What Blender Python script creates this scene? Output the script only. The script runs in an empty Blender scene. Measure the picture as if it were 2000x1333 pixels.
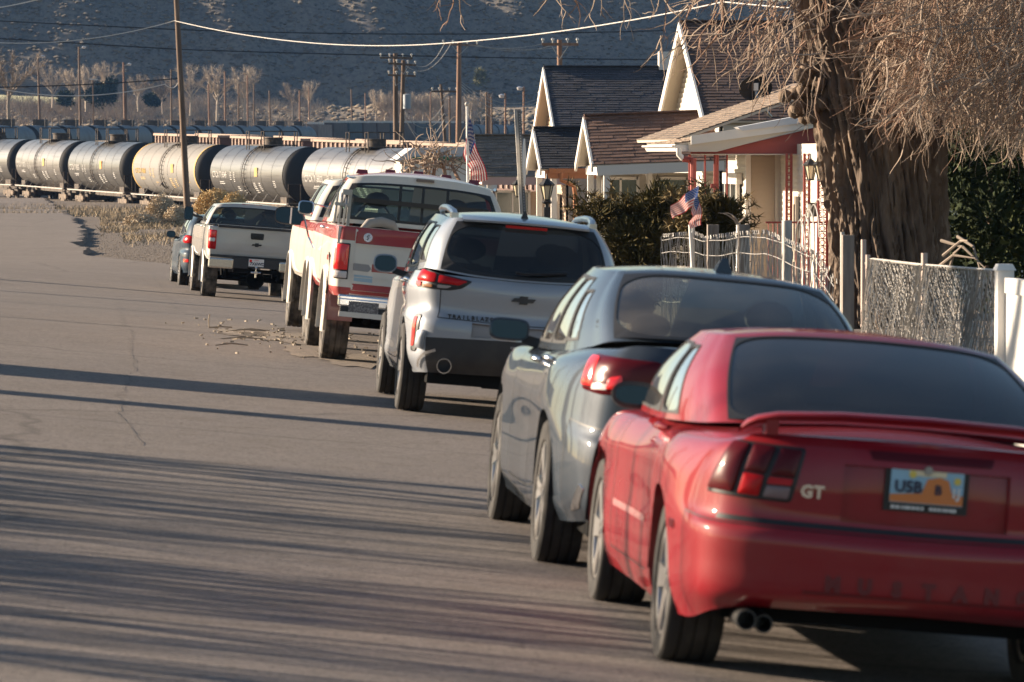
import bpy, bmesh, math, random
import numpy as np
from mathutils import Vector, Matrix, Euler
R = math.radians
scene = bpy.context.scene
COL = scene.collection
# ------------------------------------------------------------ camera, sky, sun, exposure
F = 9000.0                      # focal length in photograph pixels (2000 wide)
EYE = Vector((0, 0, 2.1))
YAW = math.atan((1000 - 210) / F)
PIT = math.atan((666.5 - 302) / F)
cam_d = bpy.data.cameras.new('camera'); cam = bpy.data.objects.new('camera', cam_d); COL.objects.link(cam)
cam.location = EYE; cam.rotation_euler = (math.pi / 2 - PIT, 0, -YAW)
cam_d.sensor_width = 36; cam_d.lens = 36 * F / 2000; cam_d.clip_start = 0.5; cam_d.clip_end = 6000
cam_d.dof.use_dof = True; cam_d.dof.focus_distance = 80; cam_d.dof.aperture_fstop = 8.0
scene.camera = cam
SUN_EL, SUN_AHEAD = R(17), R(24)      # sun to the left, a little ahead
L = Vector((-math.cos(SUN_EL) * math.cos(SUN_AHEAD), math.cos(SUN_EL) * math.sin(SUN_AHEAD), math.sin(SUN_EL)))
w = bpy.data.worlds.new('World'); scene.world = w; w.use_nodes = True
nt = w.node_tree
sky = nt.nodes.new('ShaderNodeTexSky'); sky.sky_type = 'NISHITA'; sky.sun_disc = False
sky.sun_elevation = SUN_EL; sky.sun_rotation = math.atan2(L.x, L.y); sky.air_density = 1.0; sky.dust_density = 0.6
bg = nt.nodes['Background']; bg.inputs['Strength'].default_value = 0.05
nt.links.new(sky.outputs[0], bg.inputs[0])
sd = bpy.data.lights.new('sun', 'SUN'); sd.energy = 5.0; sd.angle = R(0.53); sd.color = (1.0, 0.81, 0.61)
so = bpy.data.objects.new('sun', sd); COL.objects.link(so)
so.rotation_euler = L.to_track_quat('Z', 'Y').to_euler()
vs = scene.view_settings
vs.view_transform = 'Standard'; vs.look = 'None'; vs.gamma = 1; vs.exposure = 1.52; vs.use_curve_mapping = False
scene.cycles.max_bounces = 8; scene.cycles.transparent_max_bounces = 16; scene.cycles.use_denoising = True

# ------------------------------------------------------------ helpers
rgt = Vector((math.cos(YAW), -math.sin(YAW), 0)); fh = Vector((math.sin(YAW), math.cos(YAW), 0)); UP = Vector((0, 0, 1))
fwd = fh * math.cos(PIT) - UP * math.sin(PIT); cup = fh * math.sin(PIT) + UP * math.cos(PIT)
def P(px, py, d):
    """world point seen at photograph pixel (px, py) at depth d metres"""
    return EYE + d * (fwd + rgt * ((px - 1000) / F) + cup * ((666.5 - py) / F))
def PZ(px, py, z):
    v = fwd + rgt * ((px - 1000) / F) + cup * ((666.5 - py) / F)
    return EYE + v * ((z - EYE.z) / v.z)
def PX(px, Y, z):
    """point at street distance Y and height z on the pixel column px"""
    v = fh + rgt * ((px - 1000) / F / 1.0008)
    t = Y / v.y
    return Vector((v.x * t, Y, z))
def zat(py, Y): return EYE.z + (302 - py) * Y / F

def tag(o, label=None, cat=None, group=None, kind=None):
    if label: o['label'] = label
    if cat: o['category'] = cat
    if group: o['group'] = group
    if kind: o['kind'] = kind
    return o
def empty(name, loc=(0, 0, 0), rot=(0, 0, 0), label=None, cat=None, group=None, parent=None):
    o = bpy.data.objects.new(name, None); COL.objects.link(o); o.location = loc; o.rotation_euler = rot
    o.empty_display_size = 0.2
    if parent: o.parent = parent
    return tag(o, label, cat, group)
def link(name, me, parent=None):
    o = bpy.data.objects.new(name, me); COL.objects.link(o)
    if parent: o.parent = parent
    return o
def kids(o): return [c for c in o.children]
def copy_tree(o, parent=None):
    c = o.copy(); COL.objects.link(c); c.parent = parent
    for ch in kids(o): copy_tree(ch, c)
    return c

class MB:
    def __init__(s): s.v = []; s.f = []; s.m = []
    def add(s, vs, fs, mi=0):
        b = len(s.v); s.v.extend([tuple(x) for x in vs]); s.f.extend([tuple(i + b for i in q) for q in fs]); s.m.extend([mi] * len(fs)); return s
    def box(s, c, d, mi=0, rot=None, taper=1.0):
        x, y, z = d[0] / 2, d[1] / 2, d[2] / 2
        p = [Vector((sx * x * (taper if sz > 0 else 1), sy * y * (taper if sz > 0 else 1), sz * z)) for sz in (-1, 1) for sy in (-1, 1) for sx in (-1, 1)]
        if rot: 
            M = Euler(rot).to_matrix(); p = [M @ q for q in p]
        c = Vector(c)
        return s.add([q + c for q in p], [(0, 2, 3, 1), (4, 5, 7, 6), (0, 1, 5, 4), (2, 6, 7, 3), (0, 4, 6, 2), (1, 3, 7, 5)], mi)
    def bar(s, a, b, wd, th=None, mi=0, upv=(0, 0, 1)):
        a, b = Vector(a), Vector(b); th = th or wd; d = (b - a).normalized(); u = Vector(upv)
        if abs(d.dot(u)) > .95: u = Vector((1, 0, 0))
        r = d.cross(u).normalized(); u = r.cross(d)
        p = [q + r * sx * wd / 2 + u * sz * th / 2 for q in (a, b) for sz in (-1, 1) for sx in (-1, 1)]
        return s.add(p, [(0, 2, 3, 1), (4, 5, 7, 6), (0, 1, 5, 4), (2, 6, 7, 3), (0, 4, 6, 2), (1, 3, 7, 5)], mi)
    def tube(s, path, rad, n=6, mi=0, caps=True):
        path = [Vector(p) for p in path]; k = len(path)
        rad = [rad] * k if not hasattr(rad, '__len__') else rad
        vs, fs = [], []; pr = None
        for i, p in enumerate(path):
            d = (path[min(i + 1, k - 1)] - path[max(i - 1, 0)]).normalized()
            if pr is None:
                a = Vector((0, 0, 1)) if abs(d.z) < .9 else Vector((1, 0, 0))
                pr = d.cross(a).normalized()
            else:
                pr = (pr - d * pr.dot(d))
                pr = pr.normalized() if pr.length > 1e-6 else d.orthogonal().normalized()
            q = d.cross(pr)
            for j in range(n):
                t = 2 * math.pi * j / n; vs.append(p + (pr * math.cos(t) + q * math.sin(t)) * rad[i])
        for i in range(k - 1):
            for j in range(n):
                a = i * n + j; b = i * n + (j + 1) % n; fs.append((a, b, b + n, a + n))
        if caps: fs.append(tuple(range(n))[::-1]); fs.append(tuple(range((k - 1) * n, k * n)))
        return s.add(vs, fs, mi)
    def lathe(s, prof, n=24, axis='x', c=(0, 0, 0), mi=0, mod=None, closed=False):
        """prof: list of (along axis, radius)"""
        vs, fs = [], []; k = len(prof)
        for j in range(n):
            t = 2 * math.pi * j / n
            for i, (h, r) in enumerate(prof):
                if mod: r = r * mod(i, j)
                a, b = r * math.cos(t), r * math.sin(t)
                p = (h, a, b) if axis == 'x' else ((a, h, b) if axis == 'y' else (a, b, h))
                vs.append(Vector(p) + Vector(c))
        for j in range(n):
            for i in range(k - (0 if closed else 1)):
                a = j * k + i; b = j * k + (i + 1) % k; j2 = (j + 1) % n
                fs.append((a, b, j2 * k + (i + 1) % k, j2 * k + i))
        return s.add(vs, fs, mi)
    def poly(s, pts, mi=0): return s.add(pts, [tuple(range(len(pts)))], mi)
    def prism(s, pts, off, mi=0):
        n = len(pts); off = Vector(off); pts = [Vector(p) for p in pts]
        return s.add(pts + [p + off for p in pts], [tuple(range(n))[::-1], tuple(range(n, 2 * n))] + [(i, (i + 1) % n, n + (i + 1) % n, n + i) for i in range(n)], mi)
    def grid(s, pts, nu, nv, mi=0):
        return s.add(pts, [(i * nv + j, (i + 1) * nv + j, (i + 1) * nv + j + 1, i * nv + j + 1) for i in range(nu - 1) for j in range(nv - 1)], mi)
    def mesh(s, name, mats, smooth=None, fix=False, weld=0):
        me = bpy.data.meshes.new(name); me.from_pydata(s.v, [], s.f)
        mats = mats if isinstance(mats, (list, tuple)) else [mats]
        for m in mats: me.materials.append(m)
        if len(mats) > 1: me.polygons.foreach_set('material_index', s.m)
        if fix or weld:
            bm = bmesh.new(); bm.from_mesh(me)
            if weld: bmesh.ops.remove_doubles(bm, verts=bm.verts, dist=weld)
            if fix: bmesh.ops.recalc_face_normals(bm, faces=bm.faces)
            bm.to_mesh(me); bm.free()
        if smooth:
            me.polygons.foreach_set('use_smooth', [True] * len(me.polygons)); me.set_sharp_from_angle(angle=R(smooth))
        me.update(); return me
    def build(s, name, mats, parent=None, smooth=None, fix=True, weld=0):
        return link(name, s.mesh(name, mats, smooth, fix, weld), parent)

_text = {}
def text(name, body, size, mat, parent, loc, rot, extrude=0.001, align='CENTER', bold=0.0):
    key = (body, size, mat.name, extrude, align, bold)
    if key not in _text:
        c = bpy.data.curves.new(name, 'FONT'); c.body = body; c.size = size; c.extrude = extrude; c.align_x = align; c.align_y = 'CENTER'; c.offset = bold
        c.resolution_u = 2; tmp = bpy.data.objects.new('tmp_text', c); me = bpy.data.meshes.new_from_object(tmp)
        bpy.data.objects.remove(tmp); bpy.data.curves.remove(c); me.materials.clear(); me.materials.append(mat); me.name = name; _text[key] = me
    o = link(name, _text[key], parent); o.location = loc; o.rotation_euler = rot
    return o

# ------------------------------------------------------------ materials
def mat(name, col, rough=0.6, metal=0.0, coat=0.0, spec=0.5, noise=None, bump=None, emit=None, coat_rough=0.04, dust=None, wave=None):
    """noise: (scale, colour2, low, high[, detail, stretch]); dust: (scale, colour, low, high, roughness)"""
    m = bpy.data.materials.new(name); m.use_nodes = True; t = m.node_tree; b = t.nodes['Principled BSDF']
    I = b.inputs
    I['Base Color'].default_value = (*col, 1); I['Roughness'].default_value = rough; I['Metallic'].default_value = metal
    I['Coat Weight'].default_value = coat; I['Coat Roughness'].default_value = coat_rough; I['Specular IOR Level'].default_value = spec
    tc = t.nodes.new('ShaderNodeTexCoord')
    def nz(scale, detail=6, stretch=None):
        n = t.nodes.new('ShaderNodeTexNoise'); n.inputs['Scale'].default_value = scale; n.inputs['Detail'].default_value = detail
        src = tc.outputs['Object']
        if stretch:
            mp = t.nodes.new('ShaderNodeMapping'); mp.inputs['Scale'].default_value = stretch; t.links.new(src, mp.inputs[0]); src = mp.outputs[0]
        t.links.new(src, n.inputs['Vector']); return n
    def ramp(n, lo, hi):
        r = t.nodes.new('ShaderNodeMapRange'); r.inputs[1].default_value = lo; r.inputs[2].default_value = hi; r.clamp = True
        t.links.new(n.outputs[0], r.inputs[0]); return r
    cur = None
    for spec_ in ((noise if isinstance(noise, list) else [noise]) if noise else []):
        n = nz(spec_[0], spec_[4] if len(spec_) > 4 else 6, spec_[5] if len(spec_) > 5 else None)
        r = ramp(n, spec_[2], spec_[3]); mx = t.nodes.new('ShaderNodeMix'); mx.data_type = 'RGBA'
        t.links.new(r.outputs[0], mx.inputs[0])
        if cur: t.links.new(cur, mx.inputs[6])
        else: mx.inputs[6].default_value = (*col, 1)
        mx.inputs[7].default_value = (*spec_[1], 1); cur = mx.outputs[2]
    if dust:
        n = nz(dust[0], 4); r = ramp(n, dust[2], dust[3])
        g = t.nodes.new('ShaderNodeNewGeometry'); sx = t.nodes.new('ShaderNodeSeparateXYZ'); t.links.new(g.outputs['Normal'], sx.inputs[0])
        mx = t.nodes.new('ShaderNodeMix'); mx.data_type = 'RGBA'; t.links.new(r.outputs[0], mx.inputs[0])
        if cur: t.links.new(cur, mx.inputs[6])
        else: mx.inputs[6].default_value = (*col, 1)
        mx.inputs[7].default_value = (*dust[1], 1); cur = mx.outputs[2]
        rr = t.nodes.new('ShaderNodeMapRange'); rr.inputs[3].default_value = coat_rough; rr.inputs[4].default_value = dust[4]
        t.links.new(r.outputs[0], rr.inputs[0]); t.links.new(rr.outputs[0], I['Coat Roughness'])
    if cur: t.links.new(cur, I['Base Color'])
    if bump:
        n = nz(bump[0], bump[2] if len(bump) > 2 else 5, bump[3] if len(bump) > 3 else None); bp = t.nodes.new('ShaderNodeBump')
        bp.inputs['Strength'].default_value = bump[1]; bp.inputs['Distance'].default_value = 0.02
        t.links.new(n.outputs[0], bp.inputs['Height']); t.links.new(bp.outputs[0], I['Normal'])
    if emit: I['Emission Color'].default_value = (*emit[0], 1); I['Emission Strength'].default_value = emit[1]
    return m
def glass(name, tint, rough=0.0, dust=0.0):
    """thin sheet of car or window glass: clear with a mirror reflection that grows at grazing angles"""
    m = bpy.data.materials.new(name); m.use_nodes = True; t = m.node_tree; t.nodes.clear()
    o = t.nodes.new('ShaderNodeOutputMaterial'); tr = t.nodes.new('ShaderNodeBsdfTransparent'); gl = t.nodes.new('ShaderNodeBsdfGlossy')
    tr.inputs[0].default_value = (*tint, 1); gl.inputs['Roughness'].default_value = rough; gl.inputs[0].default_value = (1, 1, 1, 1)
    fr = t.nodes.new('ShaderNodeFresnel'); fr.inputs[0].default_value = 1.55
    mx = t.nodes.new('ShaderNodeMixShader'); t.links.new(fr.outputs[0], mx.inputs[0]); t.links.new(tr.outputs[0], mx.inputs[1]); t.links.new(gl.outputs[0], mx.inputs[2])
    if dust:  # noise-mottled dust film, its streaks painted in place of reflections
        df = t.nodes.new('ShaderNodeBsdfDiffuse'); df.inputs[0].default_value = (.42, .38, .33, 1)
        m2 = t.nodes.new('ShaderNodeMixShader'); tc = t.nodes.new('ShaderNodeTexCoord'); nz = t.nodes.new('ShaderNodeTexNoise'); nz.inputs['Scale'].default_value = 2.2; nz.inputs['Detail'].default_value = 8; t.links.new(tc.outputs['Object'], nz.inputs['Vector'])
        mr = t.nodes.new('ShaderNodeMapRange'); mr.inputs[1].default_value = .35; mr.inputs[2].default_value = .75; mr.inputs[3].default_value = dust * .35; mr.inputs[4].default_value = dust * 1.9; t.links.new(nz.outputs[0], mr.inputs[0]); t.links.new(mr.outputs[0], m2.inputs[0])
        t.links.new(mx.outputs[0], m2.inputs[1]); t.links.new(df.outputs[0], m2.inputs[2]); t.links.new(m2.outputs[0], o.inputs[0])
    else: t.links.new(mx.outputs[0], o.inputs[0])
    return m
M = {}
M['rubber'] = mat('tyre_rubber', (.018, .017, .016), .85, noise=(9, (.05, .045, .04), .5, .75))
M['rubber_dusty'] = mat('dusty_rubber', (.03, .028, .026), .9, noise=(7, (.16, .14, .12), .4, .7))
M['alloy'] = mat('alloy_rim', (.62, .61, .6), .28, .9, noise=(5, (.42, .38, .34), .5, .8))
M['steel_rim'] = mat('dark_rim', (.05, .05, .05), .4, .6)
M['black_plastic'] = mat('black_plastic', (.022, .022, .024), .55, noise=(6, (.045, .042, .04), .45, .8))
M['seal'] = mat('black_rubber_seal', (.012, .012, .013), .5)
M['chrome'] = mat('chrome', (.78, .78, .78), .12, 1.0, noise=(8, (.5, .48, .45), .55, .8))
M['dull_metal'] = mat('dull_steel', (.3, .3, .3), .4, .9)
M['under'] = mat('underbody', (.008, .008, .008), .9, spec=.1)
M['well'] = mat('wheel_well', (.01, .01, .01), .95)
M['seat'] = mat('grey_seat_cloth', (.05, .05, .055), .9)
M['lens_red'] = mat('red_lens', (.42, .006, .008), .35, coat=.3, spec=.1)
M['lens_dark'] = mat('dark_red_lens', (.075, .002, .005), .35, coat=.35, spec=.1)
M['lens_bright'] = mat('bright_red_reflector', (.75, .02, .02), .15, coat=1.0)
M['lens_white'] = mat('clear_lens', (.55, .5, .48), .15, coat=1.0)
M['lens_amber'] = mat('amber_lens', (.7, .45, .2), .2, coat=1.0)
M['glass'] = glass('car_glass', (.72, .8, .76))
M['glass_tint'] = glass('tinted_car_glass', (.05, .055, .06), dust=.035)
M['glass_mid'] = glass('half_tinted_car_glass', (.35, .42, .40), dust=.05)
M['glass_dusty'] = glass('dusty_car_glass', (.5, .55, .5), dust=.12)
M['mirror'] = mat('blue_mirror_glass', (.042, .054, .060), .03, 1.0)
M['white_paint'] = mat('white_paint', (.74, .72, .68), .5)
M['plate_white'] = mat('number_plate_white', (.7, .68, .66), .4)
M['ink'] = mat('dark_ink', (.02, .02, .05), .5)
# ------------------------------------------------------------ ground, road, hill
def sm(a, b, x):
    t = np.clip((x - a) / (b - a), 0, 1); return t * t * (3 - 2 * t)
def vnoise(x, y, seed=0):
    """cheap smooth value noise on arrays"""
    x = np.asarray(x, float); y = np.asarray(y, float)
    xi = np.floor(x).astype(np.int64); yi = np.floor(y).astype(np.int64); xf = x - xi; yf = y - yi
    def h(a, b):
        n = (a * 374761393 + b * 668265263 + seed * 974711) & 0x7fffffff
        n = ((n ^ (n >> 13)) * 1274126177) & 0x7fffffff
        return ((n ^ (n >> 16)) & 0xffff) / 65535.0
    u = xf * xf * (3 - 2 * xf); v = yf * yf * (3 - 2 * yf)
    return (h(xi, yi) * (1 - u) + h(xi + 1, yi) * u) * (1 - v) + (h(xi, yi + 1) * (1 - u) + h(xi + 1, yi + 1) * u) * v
CROSS = 0.07
def g(X, Y):
    X = np.asarray(X, float); Y = np.asarray(Y, float)
    b = np.interp(Y, [-200, 50, 60, 75, 92, 140, 250, 420, 480, 700, 950, 1060, 1120], [0, 0, -.12, -.5, -.8, -.88, -.98, -.6, .2, 2.0, 5.5, 13.5, 22])
    b = b - CROSS * (np.clip(X, -9, 5.6) - 2.2) * (1 - sm(95, 140, Y))
    b = b - 0.95 * sm(2, 14, X) * sm(185, 240, Y) * (1 - sm(300, 380, Y))
    b = b + sm(500, 700, Y) * (vnoise(X / 23, Y / 31, 3) - .5) * 2.2 + sm(150, 300, Y) * (vnoise(X / 4, Y / 5, 5) - .5) * .25
    return b
def gz(x, y): return float(g(x, y))

def sheet(name, xs, ys, zf, m, kind='structure', smooth=60):
    X, Y = np.meshgrid(xs, ys, indexing='ij'); Z = zf(X, Y)
    mb = MB(); mb.grid(np.stack([X, Y, Z], -1).reshape(-1, 3).tolist(), len(xs), len(ys))
    mb.f = [q[::-1] if False else q for q in mb.f]
    return tag(mb.build(name, m, None, smooth, fix=False), kind=kind)

m_dirt = mat('gravel_dirt', (.105, .082, .064), .95, noise=[(1.1, (.15, .118, .09), .4, .7), (22, (.06, .05, .042), .5, .75, 8), (60, (.26, .225, .19), .62, .75, 6)], bump=(35, .9))
m_field = mat('dry_grass_field', (.26, .20, .135), .95, noise=[(.12, (.15, .12, .09), .42, .62), (1.0, (.36, .285, .19), .5, .75), (3, (.10, .085, .065), .55, .75)], bump=(6, 1.0))
def asphalt():
    m = mat('asphalt', (.182, .160, .147), .9, spec=.2, noise=[(.35, (.212, .186, .170), .35, .65), (2.2, (.16, .138, .12), .45, .75), (7, (.205, .178, .158), .5, .7, 8), (16, (.125, .108, .096), .52, .70, 8), (30, (.26, .23, .205), .56, .74, 6), (45, (.085, .076, .07), .52, .68, 8), (120, (.30, .262, .23), .60, .78, 3)], bump=(90, .55, 8))
    t = m.node_tree; b = t.nodes['Principled BSDF']; src = b.inputs['Base Color'].links[0].from_socket
    tc = [n for n in t.nodes if n.type == 'TEX_COORD'][0]
    vo = t.nodes.new('ShaderNodeTexVoronoi'); vo.feature = 'DISTANCE_TO_EDGE'; vo.inputs['Scale'].default_value = .16
    wn = t.nodes.new('ShaderNodeTexNoise'); wn.inputs['Scale'].default_value = .8; wn.inputs['Detail'].default_value = 6
    ad = t.nodes.new('ShaderNodeMix'); ad.data_type = 'VECTOR'; ad.inputs[0].default_value = .45
    t.links.new(tc.outputs['Object'], wn.inputs['Vector']); t.links.new(tc.outputs['Object'], ad.inputs[4]); t.links.new(wn.outputs[1], ad.inputs[5]); t.links.new(ad.outputs[1], vo.inputs['Vector'])
    r = t.nodes.new('ShaderNodeMapRange'); r.inputs[1].default_value = .0; r.inputs[2].default_value = .006; r.inputs[3].default_value = .55; r.inputs[4].default_value = 0; r.clamp = True
    t.links.new(vo.outputs['Distance'], r.inputs[0])
    mx = t.nodes.new('ShaderNodeMix'); mx.data_type = 'RGBA'; t.links.new(r.outputs[0], mx.inputs[0]); t.links.new(src, mx.inputs[6]); mx.inputs[7].default_value = (.075, .068, .062, 1)
    t.links.new(mx.outputs[2], b.inputs['Base Color']); return m
M['asphalt'] = asphalt()
ys1 = np.concatenate([np.linspace(-60, 40, 26), np.linspace(44, 340, 150)])
sheet('ground', np.concatenate([np.linspace(-160, -12, 20), np.linspace(-10, 40, 52), np.linspace(46, 160, 14)]), ys1, lambda X, Y: g(X, Y) - .03, m_dirt)
sheet('field', np.linspace(-330, 330, 70), np.linspace(339.5, 1062, 120), lambda X, Y: g(X, Y) - .03, m_field)
# the road: one asphalt sheet, its right edge ragged where the gravel lot begins
def road():
    ys = np.concatenate([np.linspace(-60, 10, 30), np.linspace(11, 300, 290)])
    rng = np.random.RandomState(4); mb = MB(); nx = 26; pts = []
    edge = np.interp(ys, [-60, 40, 80, 112, 132, 137, 160, 190, 231, 290, 300], [5.4, 5.4, 5.2, 3.4, .0, -.75, -.75, -1.25, -1.9, -3.8, -4.4])
    edge = edge + np.where(ys > 8, (vnoise(ys * .9, ys * 0, 9) - .5) * .5 + (vnoise(ys * .21, ys * 0, 2) - .5) * .5, 0)
    left = np.interp(ys, [-60, 200, 300], [-9.5, -9.5, -12])
    lift = np.interp(ys, [-60, 100, 135, 140, 300], [.006, .006, .02, .16, .12])
    for i, y in enumerate(ys):
        xs = np.linspace(left[i], edge[i], nx)
        z = g(xs, np.full(nx, y)) + lift[i]
        pts += [(x, y, zz) for x, zz in zip(xs, z)]
    mb.grid(pts, len(ys), nx); mb.f = [q[::-1] for q in mb.f]
    # skirt of the edge
    ri = [i * nx + nx - 1 for i in range(len(ys))]; b = len(mb.v)
    for i in ri: x, y, z = mb.v[i]; mb.v.append((x + .06, y, z - .22))
    for k in range(len(ri) - 1): mb.f.append((ri[k], b + k, b + k + 1, ri[k + 1])); mb.m.append(0)
    return tag(mb.build('road', M['asphalt'], None, 40, fix=False), kind='structure')
road()
# dirt washed on to the road edge
def smear():
    mb = MB(); rng = random.Random(3)
    m = mat('washed_dirt', (.24, .19, .145), .95, noise=[(9, (.16, .135, .11), .4, .65), (40, (.4, .34, .27), .6, .75)], bump=(40, .6))
    for px, py, w, h in ((560, 655, 85, 16), (620, 690, 60, 14), (480, 652, 50, 9), (690, 700, 70, 14)):
        c = PZ(px, py, 0); ww = w / (F / c.y); hh = h * c.y * c.y / (F * 2.1)
        n = 22; pts = []
        for k in range(n):
            t = 2 * math.pi * k / n; r = .75 + .5 * rng.random()
            x, y = c.x + ww * r * math.cos(t), c.y + hh * r * math.sin(t); pts.append((x, y, gz(x, y) + .014))
        mb.poly(pts)
    return tag(mb.build('dirt_patch', m, None, None, fix=False), kind='structure')
smear()
def debris():
    """bark scraps and litter lying on the road by the red pickup"""
    m = mat('bark_scrap', (.30, .25, .19), .9)
    mb = MB(); rng = random.Random(8)
    for k in range(170):
        px = rng.gauss(560, 90); py = rng.gauss(655, 20); p = PZ(px, py, 0); s = rng.uniform(.006, .022)
        mb.box((p.x, p.y, gz(p.x, p.y) + .02), (s * rng.uniform(1, 4), s, .015), 0, (0, rng.uniform(-.2, .2), rng.uniform(0, 3)))
    tag(mb.build('litter', m), kind='stuff')
    for px, py, ln, a, lab in ((408, 644, .34, 1.5, 'upright curl of pale bark standing on the road'), (478, 648, .5, .1, 'long dark strip of bark lying left of the white pickup wheels'),
                          (490, 645, .45, .2, 'pale strip of bark just behind the bark pile'), (470, 673, .5, .0, 'pale double strip of bark nearest the camera'), (452, 690, .35, .05, 'short pale scrap lowest on the road beside a shadow line')):
        p = PZ(px, py, 0); z = gz(p.x, p.y) + .02; q = MB()
        if a > 1: q.tube([(p.x, p.y, z), (p.x - .005, p.y, z + .09), (p.x + .01, p.y, z + .16)], .007, 5); q.tube([(p.x, p.y, z), (p.x + .15, p.y, z + .01), (p.x + .28, p.y, z)], .008, 5)
        else: q.tube([(p.x - ln / 2, p.y, z), (p.x, p.y + .03, z + .02), (p.x + ln / 2, p.y, z)], [.005, .010, .006], 5)
        tag(q.build('bark_strip', m, None, 40), lab, 'bark strip', 'bark strips on the road')
debris()
def cracks():
    mb = MB(); rng = random.Random(6)
    for x0, ya, yb, wob in ((.22, 31, 78, .5), (1.1, 66, 120, .4)):
        y = ya; x = x0; pts = []
        while y < yb: pts.append((x, y)); y += rng.uniform(.15, .4); x += rng.gauss(0, .02) + (x0 - x) * .02
        for (xa, yaa), (xb, ybb) in zip(pts[:-1], pts[1:]):
            w0 = rng.uniform(.0012, .004); mb.add([(xa - w0, yaa, gz(xa, yaa) + .0115), (xa + w0, yaa, gz(xa, yaa) + .0115), (xb + w0, ybb, gz(xb, ybb) + .0115), (xb - w0, ybb, gz(xb, ybb) + .0115)], [(0, 1, 2, 3)])
    return tag(mb.build('road_crack', mat('crack_filler', (.075, .068, .062), .9), None, None, fix=False), kind='structure')
cracks()
# hill behind everything: steep slope facing us, spurs turn some of it to the sun
def hill_z(X, Y):
    X = np.asarray(X, float); Y = np.asarray(Y, float)
    px = 210 + X * F / Y
    base = g(X, np.full_like(X, 1059.0)) - .6
    s = .70 + .06 * (vnoise(X / 60, Y / 50, 1) - .5)
    z = base + np.maximum(Y - 1056, 0) * s
    # spurs running down the slope
    def spur(c, w, h, slant): 
        xx = px - c - slant * (Y - 1060); return h * np.exp(-(xx / w) ** 2)
    z = z + sm(1055, 1063, Y) * (spur(765, 75, 4.6, -1.5) + spur(690, 40, 1.6, -3) + spur(510, 42, 2.6, -2.6) + spur(1020, 70, 3.4, -.5) + spur(1210, 60, 2.0, .4) + spur(150, 200, 2, 1))
    amp = sm(1058, 1068, Y)
    z = z + amp * ((vnoise(X / 9, Y / 7, 7) - .5) * 1.3 + (vnoise(X / 3.2, Y / 2.6, 8) - .5) * .5) - .07 * np.clip(X - 20, -60, 60)
    top = 2.1 + (302 - np.interp(px, [-300, 1000, 1300, 1420, 1560, 2000, 2600], [-35, -40, -30, 2, 6, 3, 20])) * Y / F
    return np.where(px > -1e9, np.minimum(z, top + (vnoise(X / 12, Y / 300, 11) - .5) * 1.0), z)
m_hill = mat('sagebrush_hillside', (.13, .115, .098), .95, noise=[(.06, (.17, .148, .12), .4, .65), (.8, (.07, .064, .058), .45, .7), (2.6, (.25, .21, .165), .56, .75)], bump=(3, 1.0))
sheet('hill', np.linspace(-330, 330, 330), np.concatenate([np.linspace(1056, 1125, 120), np.linspace(1130, 1500, 12)]), hill_z, m_hill, smooth=80)
# sagebrush clumps: nobody could count them
def clump_mesh(mb, c, r, rng, flat=.75):
    n = 6; a0 = rng.random() * 6
    top = (c[0] + rng.uniform(-.2, .2) * r, c[1], c[2] + r * flat * rng.uniform(.8, 1.3)); ring = []; low = []
    for k in range(n):
        t = a0 + 2 * math.pi * k / n; q = rng.uniform(.75, 1.2)
        ring.append((c[0] + r * q * math.cos(t), c[1] + r * q * math.sin(t), c[2] + r * flat * rng.uniform(.3, .6)))
        low.append((c[0] + r * .6 * math.cos(t), c[1] + r * .6 * math.sin(t), c[2] - r * .25))
    mb.add([top] + ring + low, [(0, 1 + k, 1 + (k + 1) % n) for k in range(n)] + [(1 + k, n + 1 + k, n + 1 + (k + 1) % n, 1 + (k + 1) % n) for k in range(n)])
m_sage = mat('sagebrush', (.14, .12, .092), .95, noise=[(.5, (.21, .175, .125), .45, .7), (.22, (.075, .07, .06), .5, .7)], bump=(6, 1.0))
m_straw = mat('straw_brush', (.33, .255, .165), .95, noise=[(.6, (.20, .16, .11), .45, .65), (2.5, (.42, .335, .225), .5, .7)], bump=(9, 1.0))
def scatter():
    rng = random.Random(11); mb = MB(); N = 9000
    Ys = np.array([1058 + 62 * rng.random() for _ in range(N)]); pxs = np.array([rng.uniform(-60, 2060) for _ in range(N)])
    Xs = (pxs - 210) * Ys / F; Zs = hill_z(Xs, Ys)
    for x, y, z in zip(Xs, Ys, Zs): clump_mesh(mb, (x, y, z), rng.choice([.3, .4, .5, .7]) * rng.uniform(.7, 1.2), rng)
    tag(mb.build('sagebrush', m_sage, None, 60, fix=False), kind='stuff')
    mb = MB(); mb2 = MB()
    for k in range(9000):
        y = rng.triangular(600, 1058, 1000); px = rng.uniform(-40, 1120); x = (px - 210) * y / F
        clump_mesh(mb if rng.random() < .6 else mb2, (x, y, gz(x, y)), rng.choice([.3, .45, .6, .9]) * rng.uniform(.7, 1.3), rng, .85)
    tag(mb.build('dry_brush', m_straw, None, 60, fix=False), kind='stuff')
    tag(mb2.build('field_sagebrush', m_sage, None, 60, fix=False), kind='stuff')
scatter()
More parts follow.
